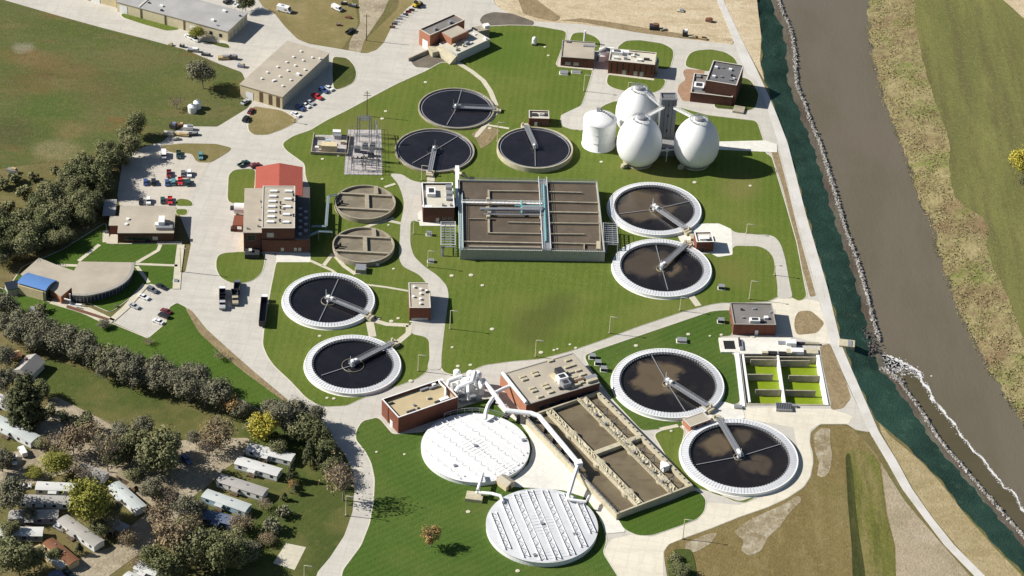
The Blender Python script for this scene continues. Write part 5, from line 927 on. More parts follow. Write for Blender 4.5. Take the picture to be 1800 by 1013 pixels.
for (x,y) in ((642,262),(628,268),(655,262),(652,275)): mb=MB(); c=G(x,y,0); mb.box(c,2.4,1.8,.3,2.6); b=mb.build('transformer',plain('transformer_grey',A(120,126,134)),t); mb=MB(); [mb.lathe(c+Vector((k,0,0)),[(.14,2.6),(.2,3.2),(.1,3.9)],8) for k in (-.7,0,.7)]; mb.build('bushing',offw,b)
for (x,y) in ((647,282),(647,288),(645,295),(636,290),(657,292),(628,290)): mb=MB(); c=G(x,y,0); [mb.box(c+Vector((k,0,0)),.2,.2,.3,3.2) for k in (-2,2)]; mb.bar(c+Vector((-2.6,0,3.1)),c+Vector((2.6,0,3.1)),.4,.3); [mb.lathe(c+Vector((k,0,0)),[(.16,3.3),(.16,4.2)],8) for k in (-1.6,0,1.6)]; mb.build('bus_support',dsteel,t)
r=MB(); C=[G(x,y,0) for x,y in ((605,307),(672,308),(670,228),(612,228))]
for i in range(4):
    a,b=C[i],C[(i+1)%4]; n=8
    for k in range(n): r.box(a.lerp(b,k/n),.1,.1,0,2.4)
    for z in (1.2,2.3): r.bar(a+Vector((0,0,z)),b+Vector((0,0,z)),.06,.06)
r.build('fence',galv,t)
# outfall at the river
t=root('outfall_structure','square concrete outfall box at the head of the dark rock chute','outfall',G(1490,603,0))
mb=MB(); mb.box(G(1489,603,.8),6,4.4,-2,.8,-.1); mb.build('box',offw,t); mb=MB(); mb.box(G(1494,604,.8),1.6,3.6,.8,1.0,-.1); mb.build('grate',galv,t)
mb=MB(); a,b=G(1499,607,-2),G(1523,622,-4.4); mb.bar(a,b,5,.3); mb.build('chute',plain('bluish_chute_water',A(110,132,180)),t)  # chute takes the bluish colour of the outlet water
# ---------------------------------------------------------------- trees
def leafmat(name,c,c2,c3):
    q=Mt(name,.8,.15); q.c=c; q.island(c2,.9); q.lay(c3,.45,.45,.62,.75); q.objrand(c2,.35); q.b.inputs['Subsurface Weight'].default_value=0; return q.done()
LM={'olive':leafmat('olive_leaves',(.128,.142,.058),(.235,.225,.12),(.098,.102,.048)),'dark':leafmat('dark_leaves',(.102,.118,.048),(.18,.185,.085),(.078,.086,.040)),
 'grey':leafmat('grey_green_leaves',(.150,.146,.092),(.215,.205,.135),(.098,.097,.060)),'yellow':leafmat('yellow_leaves',(.36,.32,.04),(.48,.40,.07),(.22,.22,.03)),
 'lime':leafmat('yellow_green_leaves',(.19,.205,.04),(.30,.28,.06),(.11,.13,.028)),'orange':leafmat('orange_leaves',(.30,.19,.075),(.40,.25,.09),(.17,.13,.055)),
 'brown':leafmat('brown_leaves',(.22,.165,.095),(.30,.23,.14),(.135,.105,.06)),'fir':leafmat('evergreen_needles',(.062,.076,.034),(.11,.115,.055),(.036,.046,.022))}
bark=plain('grey_bark',(.13,.11,.095),.95,.05); bark2=plain('pale_bark',(.24,.21,.19),.95,.05)
def crown_mesh(kind,seed,r,h,leaves,clumps,lw,shape):
    g=random.Random(seed); mb=MB(); cl=[]
    for i in range(clumps):
        if shape=='cone':
            t=g.random()**.75; z=h*(.06+.92*t); rad=r*(1-t)*.95+.15; a=g.uniform(0,6.283); q=rad*math.sqrt(g.uniform(.25,1)); cl.append((Vector((q*math.cos(a),q*math.sin(a),z)),max(.5,r*.42*(1-t*.7))))
        elif shape=='column':
            t=g.random(); z=h*(.05+.9*t); rad=r*(1-.55*t*t); a=g.uniform(0,6.283); q=rad*math.sqrt(g.uniform(.2,1)); cl.append((Vector((q*math.cos(a),q*math.sin(a),z)),r*.36))
        else:
            while True:
                v=Vector((g.uniform(-1,1),g.uniform(-1,1),g.uniform(-1,1)))
                if .2<v.length<1: break
            low=.30 if shape=='round' else .22
            cl.append((Vector((v.x*r*.8,v.y*r*.8,h*(low+(1-low)*.5)+v.z*h*(1-low)*.40)),r*g.uniform(.30,.55)))
    for i in range(leaves):
        c,cr_=g.choice(cl); v=Vector((g.gauss(0,1),g.gauss(0,1),g.gauss(0,1)))
        if v.length<.1: continue
        v.normalize(); p=c+v*cr_*(g.uniform(.3,1.12)+(.25 if g.random()<.1 else 0))
        if p.z<.3: continue
        nrm=(v+Vector((g.uniform(-.7,.7),g.uniform(-.7,.7),g.uniform(-.3,.9)))).normalized(); a=nrm.orthogonal().normalized(); b=nrm.cross(a); s_=lw*g.uniform(.6,1.35); k=g.uniform(0,3.14); a,b=a*math.cos(k)+b*math.sin(k),b*math.cos(k)-a*math.sin(k)
        mb.add([p-a*s_-b*s_*.6,p+a*s_-b*s_*.5,p+a*s_*.7+b*s_*.7,p-a*s_*.8+b*s_*.6],[(0,1,2,3)])
    return mb
def limb_mesh(seed,r,h,twigs):
    g=random.Random(seed); mb=MB(); tr=max(.16,h*.022); mb.tube([Vector((0,0,-.2)),Vector((.1,0,h*.25)),Vector((.15,.1,h*.45))],tr,6,tr*.6)
    for i in range(7 if twigs else 5):
        a=6.283*i/(7 if twigs else 5)+g.uniform(-.4,.4); e=Vector((math.cos(a)*r*.6,math.sin(a)*r*.6,h*g.uniform(.6,.85))); s_=Vector((.1,.05,h*g.uniform(.22,.42))); m_=s_.lerp(e,.5)+Vector((0,0,h*.05)); mb.tube([s_,m_,e],tr*.5,5,tr*.15)
        if twigs:
            for k in range(9):
                t=g.uniform(.35,1); p=s_.lerp(e,t); q_=p+Vector((g.uniform(-1,1)*r*.45,g.uniform(-1,1)*r*.45,g.uniform(.05,.3)*h)); mb.tube([p,q_],tr*.16,3,tr*.06)
                for _ in range(3): x=p.lerp(q_,g.uniform(.3,1)); mb.tube([x,x+Vector((g.uniform(-1,1)*r*.24,g.uniform(-1,1)*r*.24,g.uniform(.0,.16)*h))],tr*.09,3,tr*.04)
    return mb
TK={'olive':('olive',4.6,9,4200,24,.24,'round',0),'dark':('dark',4.8,9.5,4200,24,.24,'round',0),'grey':('grey',4.6,9.5,4200,26,.22,'round',1),'yellow':('yellow',5.5,10,4600,24,.25,'round',0),'lime':('lime',6.5,12,6400,34,.27,'round',0),
 'orange':('orange',3.4,8,1300,26,.22,'round',1),'brown':('brown',5,9,1700,36,.24,'round',1),'bare':('brown',4.8,9,420,30,.22,'round',2),'bush':('olive',2.2,2.6,420,14,.28,'low',0),'greybush':('grey',2.2,2.8,420,14,.26,'low',0),'fir':('fir',3.2,11,2400,70,.28,'cone',0),'column':('fir',4.2,17,5000,80,.32,'column',0),'smallfir':('fir',1.8,5,650,30,.26,'cone',0)}
TC={}
def tree(kind,x,y,label,scale=1.0,hs=1.0,name=None,cat='tree',group=None,vari=None):
    """x,y: photo position of the trunk's foot"""
    mt,r,h,lv,cl,lw,sh,tw=TK[kind]; vi=rnd.randrange(4) if vari is None else vari; key=(kind,vi)
    p=G(x,y,0); nm=name or {'fir':'conifer_tree','column':'conifer_tree','smallfir':'conifer_tree','bush':'shrub','greybush':'shrub'}.get(kind,'tree')
    if key not in TC:
        t=root(nm,label,cat,(0,0,0),group)
        limb_mesh(hash_(kind)+vi,r,h,tw).build('trunk',bark2 if tw else bark,t); crown_mesh(kind,hash_(kind)*7+vi,r,h,lv,cl,lw,sh).build('crown',LM[mt],t); TC[key]=t
    else:
        t=dup(TC[key]); t.name=nm; tag(t,label,cat)
        if group: t['group']=group
        elif 'group' in t: del t['group']
    t.location=p; t.rotation_euler=(0,0,rnd.uniform(0,6.28)); s=scale*rnd.uniform(.92,1.08); t.scale=(s,s,s*hs); return t
def hash_(s): return sum(ord(c)*(i+3) for i,c in enumerate(s))
ORD='first second third fourth fifth sixth seventh eighth ninth tenth eleventh twelfth thirteenth fourteenth fifteenth sixteenth seventeenth eighteenth nineteenth twentieth'.split()
# shelter belt: dense mass at the left, trees nothing tells apart
poly=[(228,258),(248,266),(208,296),(192,330),(172,360),(152,392),(124,420),(100,436),(70,436),(44,446),(16,466),(-20,490),(-20,400),(20,392),(50,372),(84,352),(104,334),(130,312),(165,292),(195,274)]
def inside(p,Q):
    c=False
    for i in range(len(Q)):
        (x0,y0),(x1,y1)=Q[i-1],Q[i]
        if (y0>p[1])!=(y1>p[1]) and p[0]<(x1-x0)*(p[1]-y0)/(y1-y0)+x0: c=not c
    return c
pts=[]; g=random.Random(21)
while len(pts)<84:
    p=(g.uniform(-20,262),g.uniform(250,500))
    if inside(p,poly) and all((p[0]-q_[0])**2+((p[1]-q_[1])*1.6)**2>15**2 for q_ in pts): pts.append(p)
    elif g.random()<.0006: break
pts.sort(key=lambda p:p[1])
for (x,y) in pts: tree(g.choice(['olive','dark','olive','dark','olive']),x,y+8,'dark olive tree in the dense tree belt left of the office building',g.uniform(.8,1.25),g.uniform(.85,1.15),group='tree belt trees')
for (x,y) in ((4,330),(28,322),(60,316),(98,308),(40,345),(12,372)): tree('bush',x,y,'low dark scrub bush on the rough ground along the tree belt',g.uniform(1,1.8),1,group='tree belt scrub',cat='bush')
# hedgerow between lawn and trailer park: two ranks of grey green trees
row=[(-4,556),(16,566),(38,590),(62,596),(86,612),(108,622),(128,628),(150,642),(172,650),(194,656),(214,662),(236,668),(256,676),(276,680),(296,690),(316,696),(336,706),(356,714),(376,716)]
for i,(x,y) in enumerate(row): tree(g.choice(['grey','grey','grey','olive']),x+g.uniform(-4,4),y+g.uniform(-3,3),ORD[i]+' grey green tree in the hedgerow below the sloping lawn, counted from the left edge',g.uniform(1.08,1.3),1,group='hedgerow trees')
row=[(6,590),(30,606),(330,680),(346,690),(188,668),(272,690),(120,608),(60,620),(232,684),(150,628)]
for i,(x,y) in enumerate(row): tree('grey',x,y,'grey green tree filling the second rank of the hedgerow below the sloping lawn',g.uniform(1.0,1.2),1,group='hedgerow second rank')
T=[('grey',357,156,'large bare grey tree at the corner of the north field near the tan warehouse',1.45,1.0),('bare',310,192,'small leafless pinkish tree beside the twin white tanks in the field corner',.75,.8),('lime',345,69,'rounded dark green tree shading the long grey warehouse',.62,.85),('dark',432,20,'dark tree by cars at the end of the long grey warehouse',.85,1),('dark',240,240,'dark tree at the upper tip of the belt, beside the junk yard apron',1.0,1.15),('olive',228,258,'dark tree just below the upper tip of the belt',1.0,1.2),
('column',52,752,'huge dark columnar conifer throwing a long shadow on the park lane',1.35,1.05),('column',38,748,'second dark columnar conifer standing against the huge one by the lane',1.0,1.0),('yellow',462,776,'bright yellow tree at the head of the white trailers',1.05,1.05),('orange',408,730,'small yellow orange tree at the right end of the hedgerow',1.15,.9),
('grey',424,735,'grey tree between the small yellow orange tree and bright yellow tree',.9,.9),('grey',500,765,'grey olive tree touching the bright yellow tree',1.2,1.1),('olive',528,772,'olive tree at the road bend below the settling tank',1.25,1.05),('grey',548,752,'grey tree at the very corner of the road bend',1.1,1.0),('dark',560,790,'dark tree by the shaded stretch of the curving road',1.1,1.0),('fir',545,818,'dark conifer near the ends of the white trailers',1.0,1.0),('fir',565,822,'dark conifer nearest the curving road shade',.95,.9),('fir',513,845,'slim dark conifer at the end of the second white trailer',.8,.9),
('bare',603,880,'leafless tree beside the curving road, its branch shadow crossing the pavement',1.5,1.2),('smallfir',520,868,'small dark conifer below the slim conifer',1.0,.9),('orange',515,858,'small tan shrubby tree among the little conifers',.6,.6),('smallfir',500,880,'smallest dark conifer at the foot of the trailer rows',.9,.8),('bare',462,896,'small brown bush tree at the end of the pale blue trailer',.75,.7),('greybush',497,908,'low grey bush alone on the park lawn below the trailers',1.3,1),('greybush',478,935,'low grey bush behind the pale slab on the park lawn',1.7,1),('brown',470,955,'brown scrubby bush left of the pale slab',.7,.6),
('orange',757,962,'lone orange tree casting a long shadow on the front lawn',1.15,1.05),('lime',160,922,'big bright yellow green tree standing over the mobile homes',1.2,1.15),('lime',100,836,'yellow green tree beside the lane at the left of the park',.95,.9),('lime',60,838,'small yellow green tree next to the white saloon car',.5,.6),('brown',130,800,'brown thin leaved tree left of the tall bare tree',1.15,1.1),('bare',190,830,'tall bare grey tree beside the lane with dark trunk',1.5,1.45),('brown',160,782,'rust brown tree beyond the tall bare tree',1.1,1.0),('grey',215,780,'grey tree behind the tall bare tree',1.1,1.0),('dark',222,808,'dark tree right of the tall bare tree',1.1,1.0),
('olive',285,835,'large olive tree hanging over the big tan roofed home',1.6,1.2),('olive',262,830,'olive tree pressed against the large one over the tan home',1.2,1.1),('olive',300,800,'olive tree on the edge of the park lawn above the shaded lane',1.1,1.0),('brown',385,790,'rust brown tree on the park lawn above the packed lane',1.35,1.05),('grey',345,782,'grey green bush tree left of the rust brown tree',.8,.8),('grey',328,920,'grey domed tree between the pale blue trailer and the lane',1.15,1.0),('grey',350,905,'grey tree beside the corner of the pale blue trailer',.7,.8),('brown',310,985,'large brown green tree at the bottom of the park',1.7,1.25),('olive',345,1000,'olive tree right of the large brown green tree at the bottom',1.4,1.1),('dark',385,1010,'dark tree at the bottom edge beside the pale roofed home',1.4,1.2),('dark',300,1025,'dark tree at the very bottom left of the olive tree',1.3,1),('brown',290,950,'brown bush tree on the lane side of the large brown green tree',.9,.9),
('olive',35,1015,'dark olive tree in the bottom left corner of the park',1.5,1.1),('dark',60,1005,'dark tree overlapping the corner olive tree',1.1,1.0),('grey',18,900,'grey tree at the left edge over the mobile homes',1.4,1.1),('fir',140,975,'young conifer in front of the grey roofed mobile home',.65,.75),('bare',192,938,'thin bare tree under the big yellow green tree',1.1,1.0),('bare',243,1003,'white stemmed leafless tree by the open lane at the bottom',.8,1.0),('brown',120,935,'small rust bush beside the pink edged mobile home',.5,.5),('olive',200,910,'olive tree right of the big yellow green tree',.8,.8),
('bush',112,738,'dark hedge bush along the lane at the edge of the park lawn',1.4,1),('bush',132,744,'dark hedge bush second along the lane at the park lawn',1.2,1),('bush',88,728,'dark hedge bush beside the huge conifer shade',1.3,1),('bush',30,660,'bush at the corner of the grey roofed house',1.4,1),('grey',12,650,'grey tree left of the grey roofed house',1.1,1),('grey',10,690,'grey tree between the house and the white trailer',1.1,1),
('grey',182,578,'young grey tree on the lawn below the visitor car park walk',.55,.6),('bare',262,606,'young leafless tree below the corner of the visitor car park',.6,.5),('bare',385,632,'young leafless tree on the slope beside the main road',.65,.6),('bush',205,540,'small shrub beside the visitor car park walk',.5,.6),('yellow',1797,305,'yellow tree at the right edge of the east field',1.1,1.0),('dark',1802,332,'shaded yellow brown tree at the right edge of the east field',.7,.8),('dark',1195,1012,'dark green bush tree at the bottom beside the dry field drive',.85,.55),('bush',1186,985,'green bush at the mouth of the dry field drive',1.0,.9),('smallfir',412,28,'small dark conifer at the end of the long warehouse',.8,.8),('bush',72,548,'low dark bush at the left of the visitor walk',1.2,1)]
T+=[('olive',150,765,'olive tree beyond the rust brown trees at the top of the park',1.0,1.0),('grey',250,770,'grey tree at the lawn corner above the olive trees',1.0,1.0),('dark',205,820,'dark tree in the shade beneath the tall bare tree',1.1,1.0),('olive',180,945,'olive tree below the big yellow green tree on the lane edge',.9,.9),('brown',225,960,'thin brown tree on the open lane below the small grey home',.8,.9),('dark',270,1000,'dark tree by the narrow white home at the bottom',1.0,1.0),('olive',20,945,'olive tree over the mottled white roofed home',.9,.9),('grey',55,915,'grey tree at the end of the lavender grey home',.7,.8),('dark',95,985,'dark tree squeezed beside the rust roofed home',.6,.8),('brown',425,935,'brown scrub tree on the park lawn right of the pale roofed home',.9,.8),('olive',415,960,'olive tree on the park lawn above the bottom slab',1.0,.9),('grey',440,985,'grey bushy tree touching the left side of the pale slab',.9,.8),('dark',580,835,'dark tree between the road bend trees and the leafless roadside tree',.9,.9),('olive',490,800,'olive tree just behind the highest white trailer',.8,.8),('grey',20,725,'grey tree left of the huge columnar conifer',1.0,1.0),('dark',75,700,'dark tree at the back of the huge columnar conifer',.9,1.0),('olive',236,850,'olive tree between the grey teal roofed home and the big tan home',.8,.9),('grey',268,880,'grey tree at the lower corner of the big tan roofed home',1.0,.95),('bare',300,890,'leafless tree at the lane bend below the big tan home',1.0,1.0),('brown',282,925,'thin brown tree over the shaded lane bend',1.0,1.0),('olive',325,960,'olive tree left of the pale roofed home among trees',1.2,1.05),('dark',365,985,'dark tree just below the pale roofed home among trees',1.3,1.1),('olive',400,985,'olive tree right of the dark tree at the bottom of the park',1.1,1.0),('brown',340,930,'rust brown tree above the pale roofed home',.9,.9),('dark',420,1000,'dark tree beside the pale slab at the bottom edge',1.2,1.0),('bare',150,850,'leafless tree above the big yellow green tree',.9,1.0),('grey',185,800,'grey tree at the foot of the tall bare tree',1.0,1.0),('olive',245,800,'olive tree on the upper side of the shaded lane',1.2,1.1),('bare',365,800,'leafless tree on the packed lane above the white trailers',1.0,.9),('olive',445,765,'olive tree left of the bright yellow tree trunk',.9,.9),('grey',480,745,'grey tree behind the bright yellow tree',1.1,1.0),('grey',520,745,'grey tree third from the road bend corner',1.1,1.0),('dark',545,780,'dark tree tucked under the road bend trees',1.2,1.0),('dark',575,805,'dark tree closest to the curving road kerb',.9,.9),('brown',590,850,'thin brown tree next to the leafless tree by the road',.9,.8),('dark',8,980,'dark tree over the teal walled home',1.0,.9),('grey',5,830,'grey tree at the left edge over the park lane',1.0,1.0),('olive',75,790,'olive bush tree at the lane corner under the teal roofed home',.7,.7),('bare',100,800,'leafless brown tree by the yellow green tree at the lane',1.1,1.0)]
for k,x,y,l,s,hs in T: tree(k,x,y,l,s,hs,cat='shrub' if k in('bush','greybush') else 'tree')
# ---------------------------------------------------------------- vehicles
PC={}
def paint(nm,c,r=.3):
    k='paint_'+nm
    if k not in PC:
        q=Mt(k,r,.5); q.c=c; q.b.inputs['Coat Weight'].default_value=.4; PC[k]=q.done()
    return PC[k]
COLR={'white':(.78,.78,.78),'silver':(.42,.43,.45),'black':(.02,.02,.024),'red':(.52,.03,.03),'maroon':(.16,.02,.025),'green':(.02,.06,.05),'teal':(.10,.26,.28),'grey':(.12,.13,.15),'blue':(.04,.08,.22),'tan':(.42,.36,.26),'yellow':(.62,.46,.04),'brown':(.12,.07,.05)}
def prof(mb,pts,w,inset=0):
    n=len(pts); L=[Vector((x,-w/2+(inset if i_ else 0),z)) for x,z,i_ in pts]; Rr=[Vector((x,w/2-(inset if i_ else 0),z)) for x,z,i_ in pts]
    mb.add(L+Rr,[tuple(range(n)),tuple(reversed(range(n,2*n)))]+[(i,n+i,n+(i+1)%n,(i+1)%n) for i in range(n)])
VC={}
def wheels(t,xs,w,r=.34):
    for x in xs:
        for s in (-1,1):
            mb=MB(); mb.tube([Vector((x,s*(w/2-.22),r)),Vector((x,s*(w/2+.02),r))],r,12); wh=mb.build('wheel',black,t); mb=MB(); mb.tube([Vector((x,s*(w/2),r)),Vector((x,s*(w/2+.04),r))],r*.55,8); mb.build('rim',galv,wh)
def make_vehicle(kind,colr):
    c=paint(colr,COLR[colr]); nm={'sedan':'parked_car','suv':'parked_car','pickup':'pickup_truck','van':'van','dump':'dump_truck','camper':'camper_van'}[kind]; t=root(nm,'x','car',(0,0,0)); mb=MB()
    if kind=='sedan':
        prof(mb,[(-2.3,.28,0),(2.3,.28,0),(2.36,.62,0),(2.2,.82,0),(1.1,.94,0),(-1.55,.98,0),(-2.3,.86,0)],1.8); mb.build('body',c,t); mb=MB(); prof(mb,[(1.1,.92,0),(.35,1.38,1),(-.95,1.40,1),(-1.7,.95,0)],1.68,.16); mb.build('windows',glass,t); mb=MB(); prof(mb,[(.35,1.37,0),(.25,1.43,0),(-.9,1.45,0),(-1.0,1.39,0)],1.36); mb.build('car_roof',c,t); wheels(t,(-1.4,1.4),1.8)
        for s in (-.6,.6): mb=MB(); mb.box((2.31,s,0),.1,.34,.55,.72); mb.build('headlight',white,t)
    elif kind=='suv':
        prof(mb,[(-2.3,.32,0),(2.3,.32,0),(2.34,.78,0),(2.15,1.02,0),(1.0,1.1,0),(-2.25,1.12,0),(-2.36,.8,0)],1.9); mb.build('body',c,t); mb=MB(); prof(mb,[(1.0,1.09,0),(.35,1.64,1),(-2.0,1.66,1),(-2.25,1.1,0)],1.8,.14); mb.build('windows',glass,t); mb=MB(); prof(mb,[(.35,1.63,0),(.2,1.74,0),(-1.95,1.75,0),(-2.05,1.65,0)],1.54); mb.build('car_roof',c,t); wheels(t,(-1.45,1.45),1.9,.38)
        for s in (-.65,.65): mb=MB(); mb.box((2.3,s,0),.1,.34,.7,.88); mb.build('headlight',white,t)
    elif kind=='pickup':
        prof(mb,[(-2.7,.4,0),(2.7,.4,0),(2.74,.85,0),(2.55,1.08,0),(1.3,1.16,0),(-.55,1.16,0),(-.55,.62,0),(-2.7,.62,0)],1.95); mb.build('body',c,t); mb=MB(); prof(mb,[(1.3,1.15,0),(.7,1.72,1),(-.4,1.74,1),(-.55,1.15,0)],1.84,.14); mb.build('windows',glass,t); mb=MB(); prof(mb,[(.7,1.71,0),(.6,1.8,0),(-.4,1.8,0),(-.45,1.72,0)],1.58); mb.build('cab_roof',c,t)
        mb=MB(); [mb.box((-1.65,s*.92,0),2.1,.1,.62,1.14) for s in (-1,1)]; mb.box((-2.66,0,0),.1,1.74,.62,1.12); mb.build('cargo_bed',c,t); wheels(t,(-1.7,1.75),1.95,.4)
        for s in (-.7,.7): mb=MB(); mb.box((2.7,s,0),.1,.34,.75,.95); mb.build('headlight',white,t)
    elif kind in('van','camper'):
        k=1.3 if kind=='camper' else 1; prof(mb,[(-2.7*k,.4,0),(2.7*k,.4,0),(2.75*k,1.0,0),(2.2*k,1.25,0),(1.75*k,2.1*k,0),(-2.65*k,2.15*k,0)],2.0*k); mb.build('body',c,t); mb=MB(); prof(mb,[(2.22*k,1.27,0),(1.8*k,2.05*k,0),(1.72*k,2.05*k,0),(2.0*k,1.27,0)],1.9*k); [mb.box((.9*k,s*1.0*k,0),1.3,.04,1.3,1.9) for s in (-1,1)]; mb.build('windows',glass,t); wheels(t,(-1.7*k,1.75*k),2.0*k,.4)
        if kind=='camper': mb=MB(); mb.box((-1,0,0),1.2,1,2.78,3.0); mb.build('roof_unit',galv,t)
    elif kind=='dump':
        prof(mb,[(1.6,.7,0),(3.9,.7,0),(4.0,1.5,0),(3.1,1.75,0),(1.6,1.75,0)],2.3); mb.build('hood',c,t); mb=MB(); prof(mb,[(.6,.8,0),(2.3,.8,0),(2.3,1.9,0),(2.0,2.7,0),(.6,2.75,0)],2.3); mb.build('cab',c,t); mb=MB(); prof(mb,[(2.34,1.9,0),(2.06,2.62,0),(1.9,2.62,0),(2.2,1.9,0)],2.1); mb.build('windscreen',glass,t)
        mb=MB(); [mb.box((-1.9,s*1.15,0),4.6,.14,1.2,2.7) for s in (-1,1)]; mb.box((.36,0,0),.14,2.4,1.2,3.0); mb.box((-4.15,0,0),.14,2.4,1.2,2.6); mb.box((-1.9,0,0),4.4,2.2,1.15,1.4); mb.build('dump_bed',dsteel,t); mb=MB(); mb.box((-.3,0,0),7.4,1.0,.6,1.1); mb.build('chassis',black,t); wheels(t,(-3.2,-2.1,2.9),2.4,.52)
    return t
def car(kind,colr,x,y,dx,dy,label,cat=None,group=None):
    key=(kind,colr)
    if key not in VC: t=VC[key]=make_vehicle(kind,colr)
    else: t=dup(VC[key])
    t.name={'sedan':'parked_car','suv':'parked_car','pickup':'pickup_truck','van':'van','dump':'dump_truck','camper':'camper_van'}[kind]
    tag(t,label,cat or {'pickup':'pickup truck','van':'van','dump':'dump truck','camper':'camper van'}.get(kind,'car'))
    if group: t['group']=group
    elif 'group' in t: del t['group']
    a=G(x,y,.15); b=G(x+dx,y+dy,.15); t.location=(a.x,a.y,.14 if kind!='x' else 0); t.rotation_euler=(0,0,math.atan2((b-a).y,(b-a).x)); return t
gL='cars in the office car park'
for a in (('van','white',288,275,0,10,'white van at the top left corner of the office car park'),('pickup','green',314,274,0,10,'dark green pickup truck in the top row beside the white van'),('suv','teal',353,277,0,10,'teal car alone at the top right of the office car park'),('pickup','maroon',297,308,0,10,'dark red pickup truck at the left of the middle double row'),('sedan','grey',322,307,0,-10,'dark grey car in the middle double row, left of the white car'),('suv','white',333,308,0,10,'white car in the middle double row'),('sedan','blue',294,323,0,-10,'dark blue car at the left of the lower double row'),('suv','teal',305,322,0,-10,'pale teal car in the double row beside the bright red truck'),('pickup','red',317,321,0,10,'bright red pickup truck in the middle of the double row'),('suv','green',331,323,0,-10,'dark green car at the right of the lower double row'),
('sedan','blue',256,322,0,-10,'dark car in the tree shade, left of the pair in the office car park'),('suv','black',270,322,0,-10,'dark car in the tree shade, right of the pair in the office car park'),
('sedan','black',248,356,0,-10,'black car parked against the office building, farthest left'),('suv','white',261,356,0,10,'white car parked against the office building'),('sedan','green',286,354,0,-10,'dark green car beside the red truck against the office building'),('pickup','red',299,355,0,10,'red pickup truck by the grass island at the office building')): car(*a,group=gL)
gV='cars in the visitor car park'
for a in (('sedan','black',284,506,10,4.5,'black car in the top bay of the visitor car park beside the lawn'),('suv','grey',268,512,10,4.5,'dark grey car second in the visitor car park bays'),('sedan','white',253,524,10,4.5,'white car third in the visitor car park bays'),('sedan','silver',236,540,10,4.5,'silver white car lowest in the visitor bays by the walk'),('sedan','maroon',292,549,-10,-4,'maroon car topmost of the three on the lawn side'),('suv','black',288,557,-10,-4,'black car in the middle of the three on the lawn side'),('sedan','white',278,567,-10,-4,'white car lowest of the three on the lawn side')): car(*a,group=gV)
gW='cars beside the tan warehouse'
for a in (('sedan','white',578,157,10,5,'white car in the farthest bay beside the tan warehouse'),('suv','blue',569,161,10,5,'dark blue car next to the farthest white car at the warehouse'),('pickup','red',557,172,10,5,'red pickup truck beside the tan warehouse'),('sedan','silver',545,182,10,5,'silver car below the red truck at the warehouse'),('sedan','white',537,187,10,5,'white car in the bay below the silver car at the warehouse'),('suv','blue',527,192,10,5,'dark blue car in the nearest shaded bay at the warehouse'),('sedan','white',520,203,12,6,'white car outside the bays at the near warehouse corner'),('sedan','maroon',441,197,6,-8,'red car by the branch road left of the tan warehouse'),('suv','black',432,211,6,-8,'black car by the branch road next to the red car'),('sedan','silver',431,181,7,-5,'silver car at the foot of the tan warehouse front wall')): car(*a,group=gW)
for a in (('sedan','white',333,66,12,6,'white car under the rounded tree at the long warehouse'),('suv','white',343,71,12,6,'white car second under the tree at the long warehouse'),('pickup','white',419,9,10,-7,'white pickup truck at the top near the dark tree'),('suv','black',400,4,10,-6,'black car at the top behind the long warehouse'),('camper','white',500,20,12,3,'white camper parked on the dry grass at the top'),('van','white',592,17,10,5,'white van among dark junk on the dry grass'),('pickup','black',616,57,9,-5,'black and white truck at the edge of the dirt road'),('sedan','white',44,857,12,-1,'white saloon car on the lane beside the white roofed mobile home'),('pickup','white',26,811,0,9,'white pickup truck parked at the far left of the park lane'),('van','white',40,797,-5,-9,'white van beside the dark carport at the park lane'),('suv','blue',328,811,8,7,'dark blue car in the shade on the packed lane'),('sedan','silver',105,930,9,5,'silver car between the pink edged home and the neighbouring home'),('suv','black',300,873,8,-6,'black car in the shade beside the tan roofed home'),('sedan','green',120,1010,8,4,'dark green car at the bottom by the open lane'),('pickup','green',428,290,8,-4,'dark pickup truck beside the red metal roof'),('suv','maroon',449,293,6,-2,'maroon car right beside the wall of the red roofed wing')): car(*a)
gD='dump trucks on the main yard'
for a in (('dump','white',391,519,0,-10,'dump truck farther back in the left pair on the yard'),('dump','silver',391,536,0,10,'grey cabbed dump truck nearer in the left pair on the yard'),('dump','grey',417,508,1,-10,'dark dump truck farther back in the right pair on the yard'),('dump','tan',413,528,1,10,'tan dump truck nearer in the right pair on the yard')): car(*a,group=gD)
t=root('open_trailer','long dark open top trailer parked at the lawn edge beside the settling tank','trailer',G(462,553,0)); a,b=G(461,577,0),G(465,534,0); d=(b-a).normalized(); n=Vector((-d.y,d.x,0)); mb=MB()
for s in (-1.25,1.25): mb.bar(a+n*s+Vector((0,0,1.1)),b+n*s+Vector((0,0,1.1)),.16,2.2)
mb.bar(a+n*1.2+Vector((0,0,1.1)),a-n*1.2+Vector((0,0,1.1)),.16,2.2); mb.bar(b+n*1.2+Vector((0,0,1.1)),b-n*1.2+Vector((0,0,1.1)),.16,2.2); mb.bar(a+Vector((0,0,1)),b+Vector((0,0,1)),2.4,.2); mb.build('trailer_box',dsteel,t)
for k in (.08,.14,.2,.86): mb=MB(); p=a.lerp(b,k)+Vector((0,0,.55)); mb.tube([p-n*1.2,p+n*1.2],.52,12); mb.build('wheel_pair',black,t)
mb=MB(); mb.box(b+d*1.5,2.2,2.2,.3,2.6,math.atan2(d.y,d.x)); mb.build('cab',white,t)
